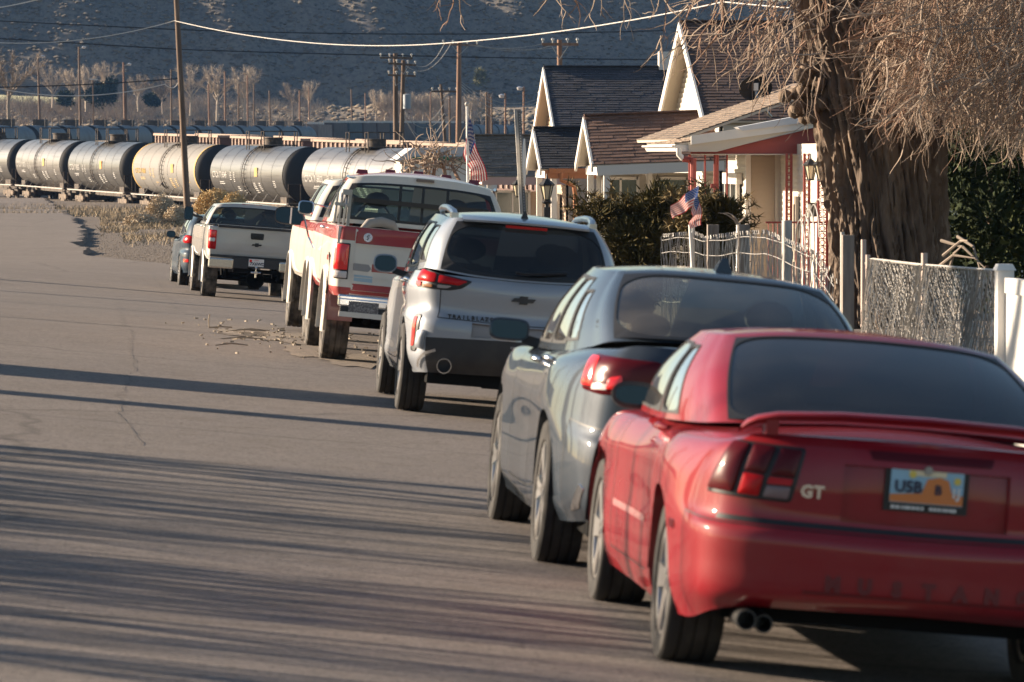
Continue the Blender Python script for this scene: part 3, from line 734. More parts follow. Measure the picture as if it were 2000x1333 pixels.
# ---- red coupe, nearest the camera
def red_coupe():
    t = empty('parked_car', label='dusty red two door coupe with rear spoiler and orange arch number plate, nearest the camera', cat='car', group='vehicles parked along the kerb')
    pm = paint('red_car_paint', (.235, .007, .014), .5, .0, .11, .8); dark = mat('red_groove_shade', (.12, .006, .010), .45)
    o = [(0, -1.13), (.45, -1.11), (.72, -1.04), (.865, -.88), (.91, -.55), (.93, 0), (.905, .5), (.885, 1.2), (.90, 1.9), (.915, 2.573), (.87, 3.1), (.72, 3.38), (.4, 3.5), (0, 3.52)]
    rows = [({0: .33, 2: .32, 3: .29, 4: .23, 7: .20, 13: .2}, {0: .17, 3: .09, 5: .06, 7: .05, 13: .1}),
            ({0: .39, 3: .37, 5: .33, 7: .30, 13: .32}, .02),
            ({0: .50, 3: .50, 5: .48, 7: .45, 13: .45}, {0: 0, 7: .01, 13: 0}),
            ({0: .60, 3: .61, 5: .62, 7: .6, 13: .55}, {0: 0, 5: 0, 7: .014, 13: 0}),
            ({0: .665, 3: .675, 5: .72, 7: .7, 13: .6}, {0: .055, 3: .035, 4: .01, 5: 0, 7: .008, 13: .05}),
            ({0: .80, 3: .82, 5: .82, 7: .79, 13: .65}, {0: .055, 2: .05, 3: .05, 4: .03, 5: .012, 7: .018, 9: .02, 13: .1}),
            ({0: .93, 3: .925, 5: .905, 7: .87, 9: .86, 13: .68}, {0: .07, 3: .085, 5: .06, 7: .07, 9: .08, 13: .2}),
            ({0: .985, 2: .985, 3: .965, 5: .945, 6: .93, 7: .915, 9: .89, 13: .70}, {0: .12, 3: .16, 5: .16, 7: .12, 9: .2, 13: .3})]
    S = Surf(cage_from(o, rows), 4)
    ar = .375
    shell(S, t, {'body': pm}, [('rear_bumper', 0, 0, 3.75, 0, 3.55), ('door', 1, 6.2, 8.08, 1, 7)], [('h', 0, 0, .72, 4.12, 5.72)], [(0, .335, ar), (2.573, .335, ar)], cap=([(-1.1, .995), (-.2, 1.02), (2.2, .97), (3.5, .72)], -2, 9), dense=[(3.5, 6.5, 20), (8, 10.5, 20)])
    recess(S, .72, 4.12, 5.72, .03, pm, t)
    belt = [(0, -.36, 1.015), (.42, -.33, 1.005), (.70, -.22, .985), (.775, .05, .965), (.815, .5, .945), (.835, .95, .93), (.835, 1.5, .925), (.80, 1.95, .925), (.64, 2.2, .94), (.35, 2.33, .96), (0, 2.36, .965)]
    roof = [(0, .68, 1.352), (.34, .69, 1.343), (.56, .73, 1.316), (.615, .83, 1.305), (.635, .98, 1.302), (.64, 1.1, 1.30), (.635, 1.28, 1.30), (.61, 1.42, 1.30), (.50, 1.5, 1.312), (.30, 1.54, 1.33), (0, 1.56, 1.335)]
    G = Surf(green_cage(belt, roof, .035), 0)
    shell(G, t, pm, [], [('h', 0, 0, 1.95, .12, 3.72), ('h', 1, 3.95, 4.95, .25, 3.3), ('h', 1, 5.05, 6.95, .25, 3.4), ('h', 1, 7.4, 10, .3, 3.8)], body='cabin_shell', cap=(roofcap(roof, .012), -9, 9), per=14, pv=12)
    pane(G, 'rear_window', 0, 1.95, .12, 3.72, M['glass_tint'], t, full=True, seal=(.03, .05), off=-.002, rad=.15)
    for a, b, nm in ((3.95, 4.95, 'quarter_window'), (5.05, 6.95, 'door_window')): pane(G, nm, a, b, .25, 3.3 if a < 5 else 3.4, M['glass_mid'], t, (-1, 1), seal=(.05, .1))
    pane(G, 'windshield', 7.4, 10, .3, 3.8, M['glass_mid'], t, (-1, 1), seal=0)
    shelf(G, t, .014, M['seat'])
    # tail lamps
    for s in (-1, 1):
        f = lens(S, 'tail_lamp', [(s * .845, .955), (s * .49, .945), (s * .535, .735), (s * .945, .745)], M['seal'], t, .006, r=.02)
        lens(S, 'lens', [(s * .835, .945), (s * .735, .942), (s * .775, .755), (s * .925, .757)], M['lens_dark'], f, .016, r=.012, bulge=.006)
        lens(S, 'lens', [(s * .715, .942), (s * .615, .938), (s * .65, .835), (s * .735, .84)], M['lens_dark'], f, .016, r=.008, bulge=.006)
        lens(S, 'lens', [(s * .735, .835), (s * .65, .83), (s * .665, .75), (s * .752, .753)], M['lens_red'], f, .016, r=.008, bulge=.006)
        lens(S, 'lens', [(s * .595, .936), (s * .505, .932), (s * .53, .83), (s * .628, .832)], M['lens_dark'], f, .016, r=.008, bulge=.006)
        lens(S, 'lens', [(s * .63, .827), (s * .533, .825), (s * .538, .80), (s * .637, .80)], M['lens_red'], f, .016, r=.004)
        lens(S, 'lens', [(s * .637, .795), (s * .54, .795), (s * .547, .748), (s * .648, .75)], mat('smoked_reverse_lens', (.17, .11, .115), .3, coat=.3), f, .016, r=.008, bulge=.004)
    sp = MB(); st = [(-.735, .992, .03, .012), (-.715, 1.012, .06, .02), (-.68, 1.03, .085, .022), (-.60, 1.05, .10, .022), (-.35, 1.068, .10, .022), (0, 1.074, .10, .022)]
    st = st + [(-a, b, c, d) for a, b, c, d in st[-2::-1]]; n = 14
    for x, z, a, b in st:
        yc = -.93 + .05 * (x / .7) ** 2
        for k in range(n):
            q = 2 * math.pi * k / n; sp.v.append((x, yc + a * math.cos(q), z + b * math.sin(q) + .012 * math.cos(q) * -1))
    for i in range(len(st) - 1):
        for k in range(n): sp.f.append((i * n + k, i * n + (k + 1) % n, (i + 1) * n + (k + 1) % n, (i + 1) * n + k)); sp.m.append(0)
    for s in (-1, 1): sp.box((s * .62, -.92, 1.015), (.05, .10, .06))
    sp.build('spoiler', pm, t, 40)
    lens(S, 'brake_lamp', [(-.24, .958), (.27, .958), (.255, .925), (-.225, .925)], M['lens_dark'], t, .004, r=.006)
    lock = MB(); p = S.az([0], [.90], .004)[0]; lock.lathe([(.012, .001), (-.004, .001), (-.004, .016), (.012, .02)], 16, 'y', p); lock.build('boot_lock', M['dull_metal'], t, 40)
    letters_on(S, 'GT', -.50, -.405, .783, .066, M['chrome'], t, name='badge', bold=.003)
    letters_on(S, 'MUSTANG', -.41, .47, .44, .075, dark, t, .0015, .003, 'bumper_lettering', .006)  # darker red paints the shadow inside the letter grooves
    ribbon(S, 'crease_shade_strip', [(-.46, .405), (.0, .405), (.9, .405)], .012, dark, t, off=.003)  # flat dark strip, paints the shade along the bumper crease
    # number plate: orange rock arch on a pale blue sky
    yp = S.az([0], [.83], 0)[0][1] + .03
    e = plate(t, (0, yp - .014, .832), frame=M['seal'])
    sk = mat('plate_sky', (.28, .48, .62), .4); org = mat('plate_orange', (.62, .20, .05), .4); cream = mat('plate_cream', (.72, .62, .42), .4)
    q = MB(); q.box((0, -.002, 0.004), (.292, .006, .130)); q.build('plate_sheet', sk, e)
    q = MB(); q.prism([(-.146, -.006, -.058), (.146, -.006, -.058), (.146, -.006, -.02), (.10, -.006, -.012), (.085, -.006, .035), (.05, -.006, .045), (.0, -.006, .035), (-.02, -.006, -.02), (-.146, -.006, -.03)], (0, -.002, 0)); q.build('printed_arch', org, e)
    q = MB(); q.box((.0, -.007, .056), (.15, .004, .02)); q.build('printed_band', cream, e)
    for x in (-.06, .12): q = MB(); q.lathe([(0, .001), (0, .014), (.003, .014)], 12, 'y', (x, -.0105, .05 if x < 0 else .035)); q.build('plate_sticker', mat('sticker', (.7, .55, .1), .5), e)
    text('plate_number', 'U5B', .062, M['ink'], e, (-.075, -.0115, .0), (math.pi / 2, 0, 0), .001, bold=.002)
    text('plate_number', 'B', .05, M['ink'], e, (.045, -.0115, -.005), (math.pi / 2, 0, 0), .001, bold=.002)
    text('plate_number', '1J', .05, M['plate_white'], e, (.115, -.0115, -.012), (math.pi / 2, 0, 0), .001, bold=.002)
    q = MB(); rg = random.Random(2); x = -.13
    while x < .13:
        wq = rg.uniform(.008, .016); q.box((x, -.003, -.078), (wq, .006, .012)); x += wq + .004
        if abs(x) < .01: x += .02
    tag(q.build('frame_lettering', M['plate_white'], e), kind='stuff')
    for s in (-1, 1):
        for yy, nm in ((0, 0), (2.573, 1)): wheel(t, s * .765, yy, .328, .245, .225, 'five'); well(t, s * .62, s * .90, yy, .335, ar + .02)
        exhaust(t, (s * .665, -1.02, .275), .040, m=M['steel_rim']); exhaust(t, (s * .59, -.99, .262), .036, m=M['steel_rim'])
    under(t, .74, -.80, 3.2, .26, .5)
    # side marker, door handle, mirrors, seams
    for s in (-1, 1):
        lens(S, 'side_marker', [(s * 1.42, .60), (s * 1.30, .60), (s * 1.30, .565), (s * 1.42, .565)], M['lens_dark'], t, .004, r=.005)
        ribbon(S, 'panel_gap', [(3.75, 3.55), (2.0, 3.55), (0, 3.55)], .006, M['seal'], t, uvspace=True, side=s)
        ribbon(S, 'panel_gap', [(3.75, .2), (3.75, 3.55)], .005, M['seal'], t, uvspace=True, side=s)
        ribbon(S, 'panel_gap', [(6.2, 7), (6.2, 1), (8.08, 1), (8.08, 7)], .007, M['seal'], t, uvspace=True, side=s)
        ribbon(S, 'bumper_ledge_shadow', [(2.7, 3.85), (1.5, 3.85), (0, 3.85)], .022, M['seal'], t, uvspace=True, side=s, off=.003)  # wide dark strip painting the ledge shadow above the bumper
        mold = ribbon(S, 'door_moulding', [(6.35, 2.35), (8.0, 2.35)], .03, paint('pale_dust_line', (.52, .22, .22), .5, 0, .4), t, uvspace=True, side=s, off=.004)
        handle(S, t, (6.5, 6.0), pm, s)
        mm = superpod('door_mirror', M['black_plastic'], t, (s * .855, 1.72, .985), .215, .118, .14, 2.6, lip=.018, tilt=(-.10, 0, s * .08))
        a = MB(); a.bar((s * -.06, .06, -.02), (s * -.17, .06, -.05), .05, .05); a.build('mirror_arm', M['black_plastic'], mm)
    for x in (-.36, .36): seat(t, x, 1.15, .75, 1.06)
    steering(t, (-.36, 1.75, .95))
    t.scale = (1, 1, 1.035); place(t, 1267, 1287, -.0, .91, .085, 0.0)
    return t
red_coupe()

# ---- dark grey sedan
def grey_sedan():
    t = empty('parked_car', label='glossy dark grey four door sedan with bright red tail lamps and roof aerial', cat='car', group='vehicles parked along the kerb')
    pm = paint('dark_grey_paint', (.030, .042, .058), .5, .2, .06); dust = mat('dusty_roof', (.2, .19, .18), .5)
    o = [(0, -1.08), (.38, -1.065), (.63, -1.0), (.79, -.86), (.885, -.5), (.93, 0), (.925, .5), (.92, 1.2), (.925, 2.0), (.93, 2.737), (.89, 3.2), (.76, 3.52), (.42, 3.70), (0, 3.74)]
    rows = [({0: .30, 3: .27, 4: .24, 7: .20, 13: .2}, {0: .14, 3: .08, 5: .06, 7: .06, 13: .1}),
            ({0: .36, 3: .35, 5: .33, 7: .31, 13: .32}, .02),
            ({0: .50, 3: .50, 5: .50, 7: .47, 13: .45}, {0: 0, 3: 0, 5: .004, 7: .012, 13: 0}),
            ({0: .60, 3: .62, 5: .66, 7: .62, 13: .55}, {0: 0, 3: .004, 5: 0, 7: .012, 13: 0}),
            ({0: .69, 3: .70, 5: .76, 7: .74, 13: .62}, {0: .05, 2: .05, 3: .03, 4: .012, 5: 0, 7: 0, 13: .05}),
            ({0: .88, 3: .89, 5: .89, 7: .85, 13: .7}, {0: .055, 2: .06, 3: .05, 4: .03, 5: .02, 7: .015, 9: .02, 13: .1}),
            ({0: 1.03, 3: 1.01, 5: .97, 7: .93, 9: .92, 13: .74}, {0: .06, 3: .08, 5: .055, 7: .045, 9: .07, 13: .18}),
            ({0: 1.10, 2: 1.095, 3: 1.07, 5: 1.025, 6: 1.0, 7: .965, 9: .95, 13: .77}, {0: .10, 3: .14, 5: .14, 7: .10, 9: .18, 13: .3})]
    S = Surf(cage_from(o, rows), 4); ar = .385
    shell(S, t, {'body': pm}, [('rear_bumper', 0, 0, 3.8, 0, 4.0), ('door', 1, 6.55, 7.95, 1, 7), ('rear_door', 1, 5.55, 6.55, 2.2, 7)], [], [(0, .345, ar), (2.737, .345, ar)], cap=([(-1.1, 1.105), (-.3, 1.11), (2.3, 1.02), (3.7, .8)], -2, 9), dense=[(3.5, 6.5, 20), (8, 10.5, 20)])
    belt = [(0, -.50, 1.115), (.40, -.47, 1.11), (.64, -.33, 1.09), (.72, 0, 1.045), (.775, .4, 1.01), (.80, .95, .985), (.805, 1.5, .97), (.79, 2.05, .965), (.64, 2.45, .99), (.36, 2.6, 1.01), (0, 2.63, 1.015)]
    roof = [(0, .52, 1.44), (.32, .53, 1.435), (.51, .56, 1.415), (.555, .64, 1.408), (.585, .78, 1.405), (.60, 1.0, 1.405), (.60, 1.25, 1.405), (.58, 1.5, 1.405), (.5, 1.6, 1.412), (.3, 1.66, 1.43), (0, 1.68, 1.435)]
    G = Surf(green_cage(belt, roof, .035), 0)
    shell(G, t, pm, [], [('h', 0, 0, 1.97, .15, 3.7), ('h', 1, 3.7, 4.35, .4, 2.8), ('h', 1, 4.42, 5.45, .3, 3.5), ('h', 1, 5.55, 6.95, .3, 3.55), ('h', 1, 7.45, 10, .3, 3.8)], body='cabin_shell', cap=(roofcap(roof, .018), -9, 9), per=14, pv=12)
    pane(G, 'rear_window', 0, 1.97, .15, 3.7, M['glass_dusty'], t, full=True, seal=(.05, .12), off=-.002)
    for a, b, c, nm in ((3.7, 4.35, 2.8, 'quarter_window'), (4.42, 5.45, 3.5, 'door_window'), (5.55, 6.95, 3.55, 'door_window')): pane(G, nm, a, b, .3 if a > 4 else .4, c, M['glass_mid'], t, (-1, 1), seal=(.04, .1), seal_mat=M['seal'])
    pane(G, 'windshield', 7.45, 10, .3, 3.8, M['glass'], t, (-1, 1), seal=0)
    shelf(G, t, .014, M['seat'])
    for s in (-1, 1):
        f = lens(S, 'tail_lamp', [(s * 1.02, 1.035), (s * .46, 1.03), (s * .47, .87), (s * .80, .855), (s * 1.0, .87)], M['lens_dark'], t, .008, r=.03, bulge=.012)
        lens(S, 'lens', [(s * .995, 1.02), (s * .87, 1.02), (s * .86, .885), (s * .985, .885)], M['lens_bright'], f, .02, r=.02, bulge=.008)
        lens(S, 'lens', [(s * .74, .935), (s * .66, .955), (s * .66, .89), (s * .75, .88)], M['lens_bright'], f, .022, r=.015, bulge=.004)
        lens(S, 'lens', [(s * .86, .90), (s * .74, .905), (s * .74, .878), (s * .86, .872)], M['lens_white'], f, .021, r=.008)
        ribbon(S, 'panel_gap', [(3.8, .2), (3.8, 4.0), (2.2, 4.0), (0, 4.0)], .006, M['seal'], t, uvspace=True, side=s)
        ribbon(S, 'panel_gap', [(6.55, 7), (6.55, 1), (7.95, 1), (7.95, 7)], .008, M['seal'], t, uvspace=True, side=s)
        ribbon(S, 'panel_gap', [(6.55, 1.0), (5.9, 1.2), (5.55, 3.0), (5.52, 7)], .008, M['seal'], t, uvspace=True, side=s)
        handle(S, t, (6.72, 5.75), M['chrome'], s); handle(S, t, (5.75, 5.85), M['chrome'], s)
        lens(S, 'exhaust_finisher', [(s * .99, .30), (s * .86, .325), (s * .80, .42), (s * .84, .44), (s * .92, .36)], M['chrome'], t, .006, r=.01)
        for yy in (0, 2.737): wheel(t, s * .805, yy, .342, .225, .235, 'split'); well(t, s * .64, s * .91, yy, .345, ar + .02)
        mm = superpod('door_mirror', pm, t, (s * .955, 2.12, 1.035), .225, .118, .15, 3.6, tilt=(-.10, 0, s * .08));
        a = MB(); a.bar((s * -.08, .06, -.04), (s * -.24, .05, -.07), .06, .05); a.build('mirror_arm', M['black_plastic'], mm)
    under(t, .74, -.85, 3.3, .2, .5)
    # bright line along the trunk and the shark fin aerial
    fin = MB(); fin.v = [(-.035, -.10, 0), (.035, -.10, 0), (.028, .10, 0), (-.028, .10, 0), (-.012, -.085, .065), (.012, -.085, .065), (.006, .06, .01), (-.006, .06, .01)]
    fin.f = [(0, 1, 5, 4), (1, 2, 6, 5), (2, 3, 7, 6), (3, 0, 4, 7), (4, 5, 6, 7)]; fin.m = [0] * 5
    fo = fin.build('roof_aerial', pm, t, 40); fo.location = (0.03, .82, 1.448); fo.scale = (1.3, 1.1, 1.1)
    for x in (-.38, .38): seat(t, x, 1.35, .8, 1.1); seat(t, x * 1.0, .35, .85, 1.03, .5).children[0].scale = (1, .8, .6)
    steering(t, (-.38, 1.95, 1.0))
    t.scale = (1, 1, 1.085); place(t, 1032, 1097, 0, .935, .095, 0.0); return t
grey_sedan()

# ---- silver crossover
def crossover(label, pm, look, px, py, z, lean, yaw):
    t = empty('parked_suv', label=label, cat='suv', group='vehicles parked along the kerb')
    silver = look == 'silver'; clad = M['black_plastic']
    o = [(0, -.86), (.42, -.845), (.70, -.79), (.83, -.66), (.875, -.45), (.905, 0), (.89, .5), (.88, 1.2), (.89, 2.0), (.905, 2.64), (.87, 3.05), (.74, 3.36), (.4, 3.5), (0, 3.53)]
    rows = [({0: .36, 3: .34, 4: .33, 7: .26, 13: .25}, {0: .10, 3: .07, 5: .06, 7: .05, 13: .1}),
            ({0: .47, 3: .46, 5: .45, 7: .38, 13: .4}, {0: .02, 7: .0}),
            ({0: .645, 3: .62, 5: .58, 7: .52, 13: .5}, {0: 0, 5: 0, 7: .012, 13: 0}),
            ({0: .74, 3: .76, 5: .74, 7: .7, 13: .62}, {0: .01, 3: .0, 5: .0, 7: .02, 13: 0}),
            ({0: .84, 3: .86, 5: .85, 7: .84, 13: .74}, {0: .055, 2: .055, 3: .05, 5: .025, 7: .02, 13: .05}),
            ({0: 1.0, 3: 1.0, 5: .98, 7: .95, 13: .88}, {0: .04, 2: .045, 3: .03, 5: .01, 7: .02, 13: .1}),
            ({0: 1.07, 3: 1.09, 5: 1.06, 7: 1.02, 9: 1.0, 13: .93}, {0: .055, 3: .04, 5: .03, 7: .035, 9: .06, 13: .18}),
            ({0: 1.115, 2: 1.13, 3: 1.15, 5: 1.13, 7: 1.075, 9: 1.04, 13: .96}, {0: .085, 3: .075, 5: .07, 7: .06, 9: .12, 13: .3})]
    S = Surf(cage_from(o, rows), 4); ar = .40
    mats = {'body': pm, 'rear_bumper': pm, 'lower_cladding': clad}
    shell(S, t, mats, [('lower_cladding', 0, 0, 2.35, 0, 2.0), ('hatch', 0, 0, 1.95, 3.35, 7), ('door', 1, 6.5, 7.95, 1, 7), ('rear_door', 1, 5.6, 6.5, 2.2, 7)], [('h', 0, 0, .95, 2.1, 3.2)], [(0, .355, ar), (2.64, .355, ar)], cap=([(1.8, 1.12), (2.2, 1.1), (3.5, .98)], 1.9, 9), dense=[(3.5, 6.5, 20), (8, 10.5, 20)])
    recess(S, .95, 2.1, 3.2, .03, mat('plate_panel', (.22, .22, .23), .5) if silver else pm, t)
    belt = [(0, -.78, 1.12), (.40, -.765, 1.13), (.665, -.70, 1.155), (.765, -.56, 1.165), (.80, -.30, 1.155), (.825, .5, 1.11), (.83, 1.3, 1.085), (.80, 1.85, 1.07), (.66, 2.2, 1.08), (.36, 2.36, 1.1), (0, 2.4, 1.105)]
    roof = [(0, -.44, 1.60), (.30, -.435, 1.60), (.53, -.41, 1.585), (.60, -.30, 1.575), (.62, -.05, 1.58), (.635, .5, 1.59), (.635, .95, 1.59), (.62, 1.25, 1.585), (.53, 1.4, 1.59), (.3, 1.46, 1.605), (0, 1.48, 1.61)]
    G = Surf(green_cage(belt, roof, .035), 0)
    shell(G, t, pm, [], [('h', 0, 0, 2.1, .12, 3.65), ('h', 1, 3.75, 4.5, .45, 3.2), ('h', 1, 4.58, 5.6, .3, 3.4), ('h', 1, 5.7, 6.95, .3, 3.45), ('h', 1, 7.45, 10, .3, 3.8)], body='cabin_shell', cap=(roofcap(roof, .045), -9, 9), per=14, pv=12)
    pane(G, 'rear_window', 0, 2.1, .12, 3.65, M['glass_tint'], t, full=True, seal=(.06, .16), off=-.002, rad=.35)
    for a, b, c, nm in ((3.75, 4.5, 3.2, 'quarter_window'), (4.58, 5.6, 3.4, 'door_window'), (5.7, 6.95, 3.45, 'door_window')): pane(G, nm, a, b, .3 if a > 4 else .45, c, M['glass_mid'], t, (-1, 1), seal=(.04, .1))
    pane(G, 'windshield', 7.45, 10, .3, 3.8, M['glass'], t, (-1, 1), seal=0); shelf(G, t, .014, M['seat'])
    # roof spoiler, brake lamp, rails, aerial
    mb = MB(); pts = []
    for x in np.linspace(-.52, .52, 13):
        c = 1 - (x / .56) ** 2
        for y, z_ in ((-.30, 1.606), (-.46, 1.592), (-.545, 1.572), (-.54, 1.556), (-.42, 1.545)): pts.append((x, y + .05 * (1 - c), z_ + .012 * c - .0))
    mb.grid(pts, 13, 5); mb.build('roof_spoiler', pm, t, 35)
    mb = MB(); mb.box((0, -.535, 1.545), (.34, .02, .022)); mb.build('brake_lamp', M['lens_red'], t)
    for s in (-1, 1):
        mb = MB(); pth = [(s * .56, -.26, 1.585), (s * .575, -.16, 1.625), (s * .59, .2, 1.65), (s * .595, .7, 1.652), (s * .58, 1.15, 1.635), (s * .56, 1.28, 1.60)]
        mb.tube(pth, [.022, .03, .026, .026, .026, .02], 8); mb.box((s * .572, -.19, 1.595), (.06, .16, .05)); mb.build('roof_rail', M['alloy'] if silver else M['black_plastic'], t, 40)
    mb = MB(); mb.v = [(-.03, -.08, 0), (.03, -.08, 0), (.02, .08, 0), (-.02, .08, 0), (-.01, -.07, .06), (.01, -.07, .06), (0, .05, .01)]; mb.f = [(0, 1, 5, 4), (1, 2, 6, 5), (2, 3, 6), (3, 0, 4, 6), (4, 5, 6)]; mb.m = [0] * 5
    fo = mb.build('roof_aerial', M['black_plastic'], t, 40); fo.location = (0, -.22, 1.617)
    for s in (-1, 1):
        if silver:
            f = lens(S, 'tail_lamp', [(s * 1.04, 1.165), (s * .93, 1.165), (s * .42, 1.09), (s * .50, 1.03), (s * .60, 1.005), (s * .98, 1.01)], M['seal'], t, .008, r=.02)
            lens(S, 'lens', [(s * 1.02, 1.15), (s * .93, 1.15), (s * .72, 1.12), (s * .72, 1.06), (s * .98, 1.06)], M['lens_red'], f, .02, r=.02, bulge=.01)
            lens(S, 'lens', [(s * .985, 1.055), (s * .86, 1.055), (s * .86, 1.022), (s * .965, 1.022)], M['lens_bright'], f, .02, r=.01)
            lens(S, 'lens', [(s * .84, 1.045), (s * .74, 1.045), (s * .74, 1.02), (s * .84, 1.02)], mat('smoked_amber', (.30, .12, .05), .2, coat=1), f, .02, r=.006)
            lens(S, 'lens', [(s * .70, 1.112), (s * .46, 1.082), (s * .53, 1.05), (s * .70, 1.06)], M['lens_red'], f, .02, r=.012, bulge=.006)
            lens(S, 'lens', [(s * .70, 1.048), (s * .58, 1.043), (s * .62, 1.022), (s * .70, 1.02)], mat('smoked_white', (.33, .29, .28), .2, coat=1), f, .02, r=.01)
            b = lens(S, 'reflector_pod', [(s * .90, .79), (s * .80, .80), (s * .83, .50), (s * .93, .50)], M['seal'], t, .008, r=.03)
            lens(S, 'reflector', [(s * .885, .775), (s * .835, .78), (s * .862, .54), (s * .912, .54)], M['lens_bright'], b, .014, r=.015)
            lens(S, 'bumper_blade', [(s * .80, .68), (s * .735, .68), (s * .76, .53), (s * .82, .53)], pm, t, .03, .03, r=.03, bulge=.012)
            exhaust(t, (s * .60, -.83, .41), .062); ribbon(S, 'exhaust_surround', [(s * .84, .385), (s * .80, .44), (s * .74, .50), (s * .66, .53)], .022, M['alloy'], t, off=.012)
        else:
            f = lens(S, 'tail_lamp', [(s * 1.10, 1.17), (s * .64, 1.16), (s * .62, .99), (s * .9, .985), (s * 1.08, 1.02)], M['lens_red'], t, .012, r=.04, bulge=.015)
            lens(S, 'reflector', [(s * .86, .64), (s * .72, .64), (s * .72, .57), (s * .85, .57)], M['lens_bright'], t, .01, r=.02)
        ribbon(S, 'panel_gap', [(1.95, 7), (1.95, 3.35), (0, 3.35)], .008, M['seal'], t, uvspace=True, side=s)
        ribbon(S, 'panel_gap', [(6.5, 7), (6.5, 1), (7.95, 1), (7.95, 7)], .008, M['seal'], t, uvspace=True, side=s)
        ribbon(S, 'panel_gap', [(6.5, 1.0), (5.95, 1.2), (5.6, 3.0), (5.58, 7)], .008, M['seal'], t, uvspace=True, side=s)
        handle(S, t, (6.65, 5.75), M['chrome'] if silver else pm, s); handle(S, t, (5.78, 5.85), M['chrome'] if silver else pm, s)
        for yy in (0, 2.64): wheel(t, s * (.80 if silver else .778), yy, .352, .225, .225, 'five' if silver else 'ten'); well(t, s * .63, s * .88, yy, .355, ar + .02)
        mm = superpod('door_mirror', M['black_plastic'] if not silver else pm, t, (s * .985, 1.72, 1.135), .205, .155, .16, 2.8, tilt=(-.10, 0, s * .08))
        a = MB(); a.bar((s * -.07, .06, -.05), (s * -.22, .05, -.09), .07, .05); a.build('mirror_arm', M['black_plastic'], mm)
    if silver:
        p = S.az([0], [.975], 0)[0]; tie(t, M['black_plastic'], 0, p[1] - .002, .975, .20, .066)
        letters_on(S, 'TRAILBLAZER', -.60, -.19, .80, .045, M['seal'], t, name='badge', bold=.0015)
        e = plate(t, (0, -.83, .70), frame=None); text('frame_lettering', 'CHEVROLET', .028, M['plate_white'], e, (0, -.035, -.105), (math.pi / 2, 0, 0), .001)
        q = MB(); q.box((0, .0, -.105), (.33, .05, .035)); q.build('plate_frame', M['seal'], e)
    mb = MB(); mb.tube([(-.08, -.80, 1.19), (.0, -.795, 1.185), (.34, -.76, 1.215)], [.014, .012, .008], 6); mb.build('rear_wiper', M['seal'], t)
    under(t, .72, -.7, 3.3, .26, .55); mb = MB(); mb.lathe([(-.35, .001), (-.35, .09), (.35, .09), (.35, .001)], 14, 'x', (.1, -.45, .33)); mb.build('silencer', M['under'], t, 40)
    for x in (-.38, .38): seat(t, x, 1.2, .9, 1.2); seat(t, x, .3, .95, 1.2, .5)
    steering(t, (-.38, 1.75, 1.08))
    t.scale = (1, 1, 1.025 if silver else 1); place(t, px, py, z, .93 if silver else .892, lean, yaw); return t
crossover('silver crossover with dark rear window, angular tail lamps and upright red bumper reflector', paint('silver_paint', (.30, .325, .36), .42, .4, .16), 'silver', 767, 799, 0, .085, .0)

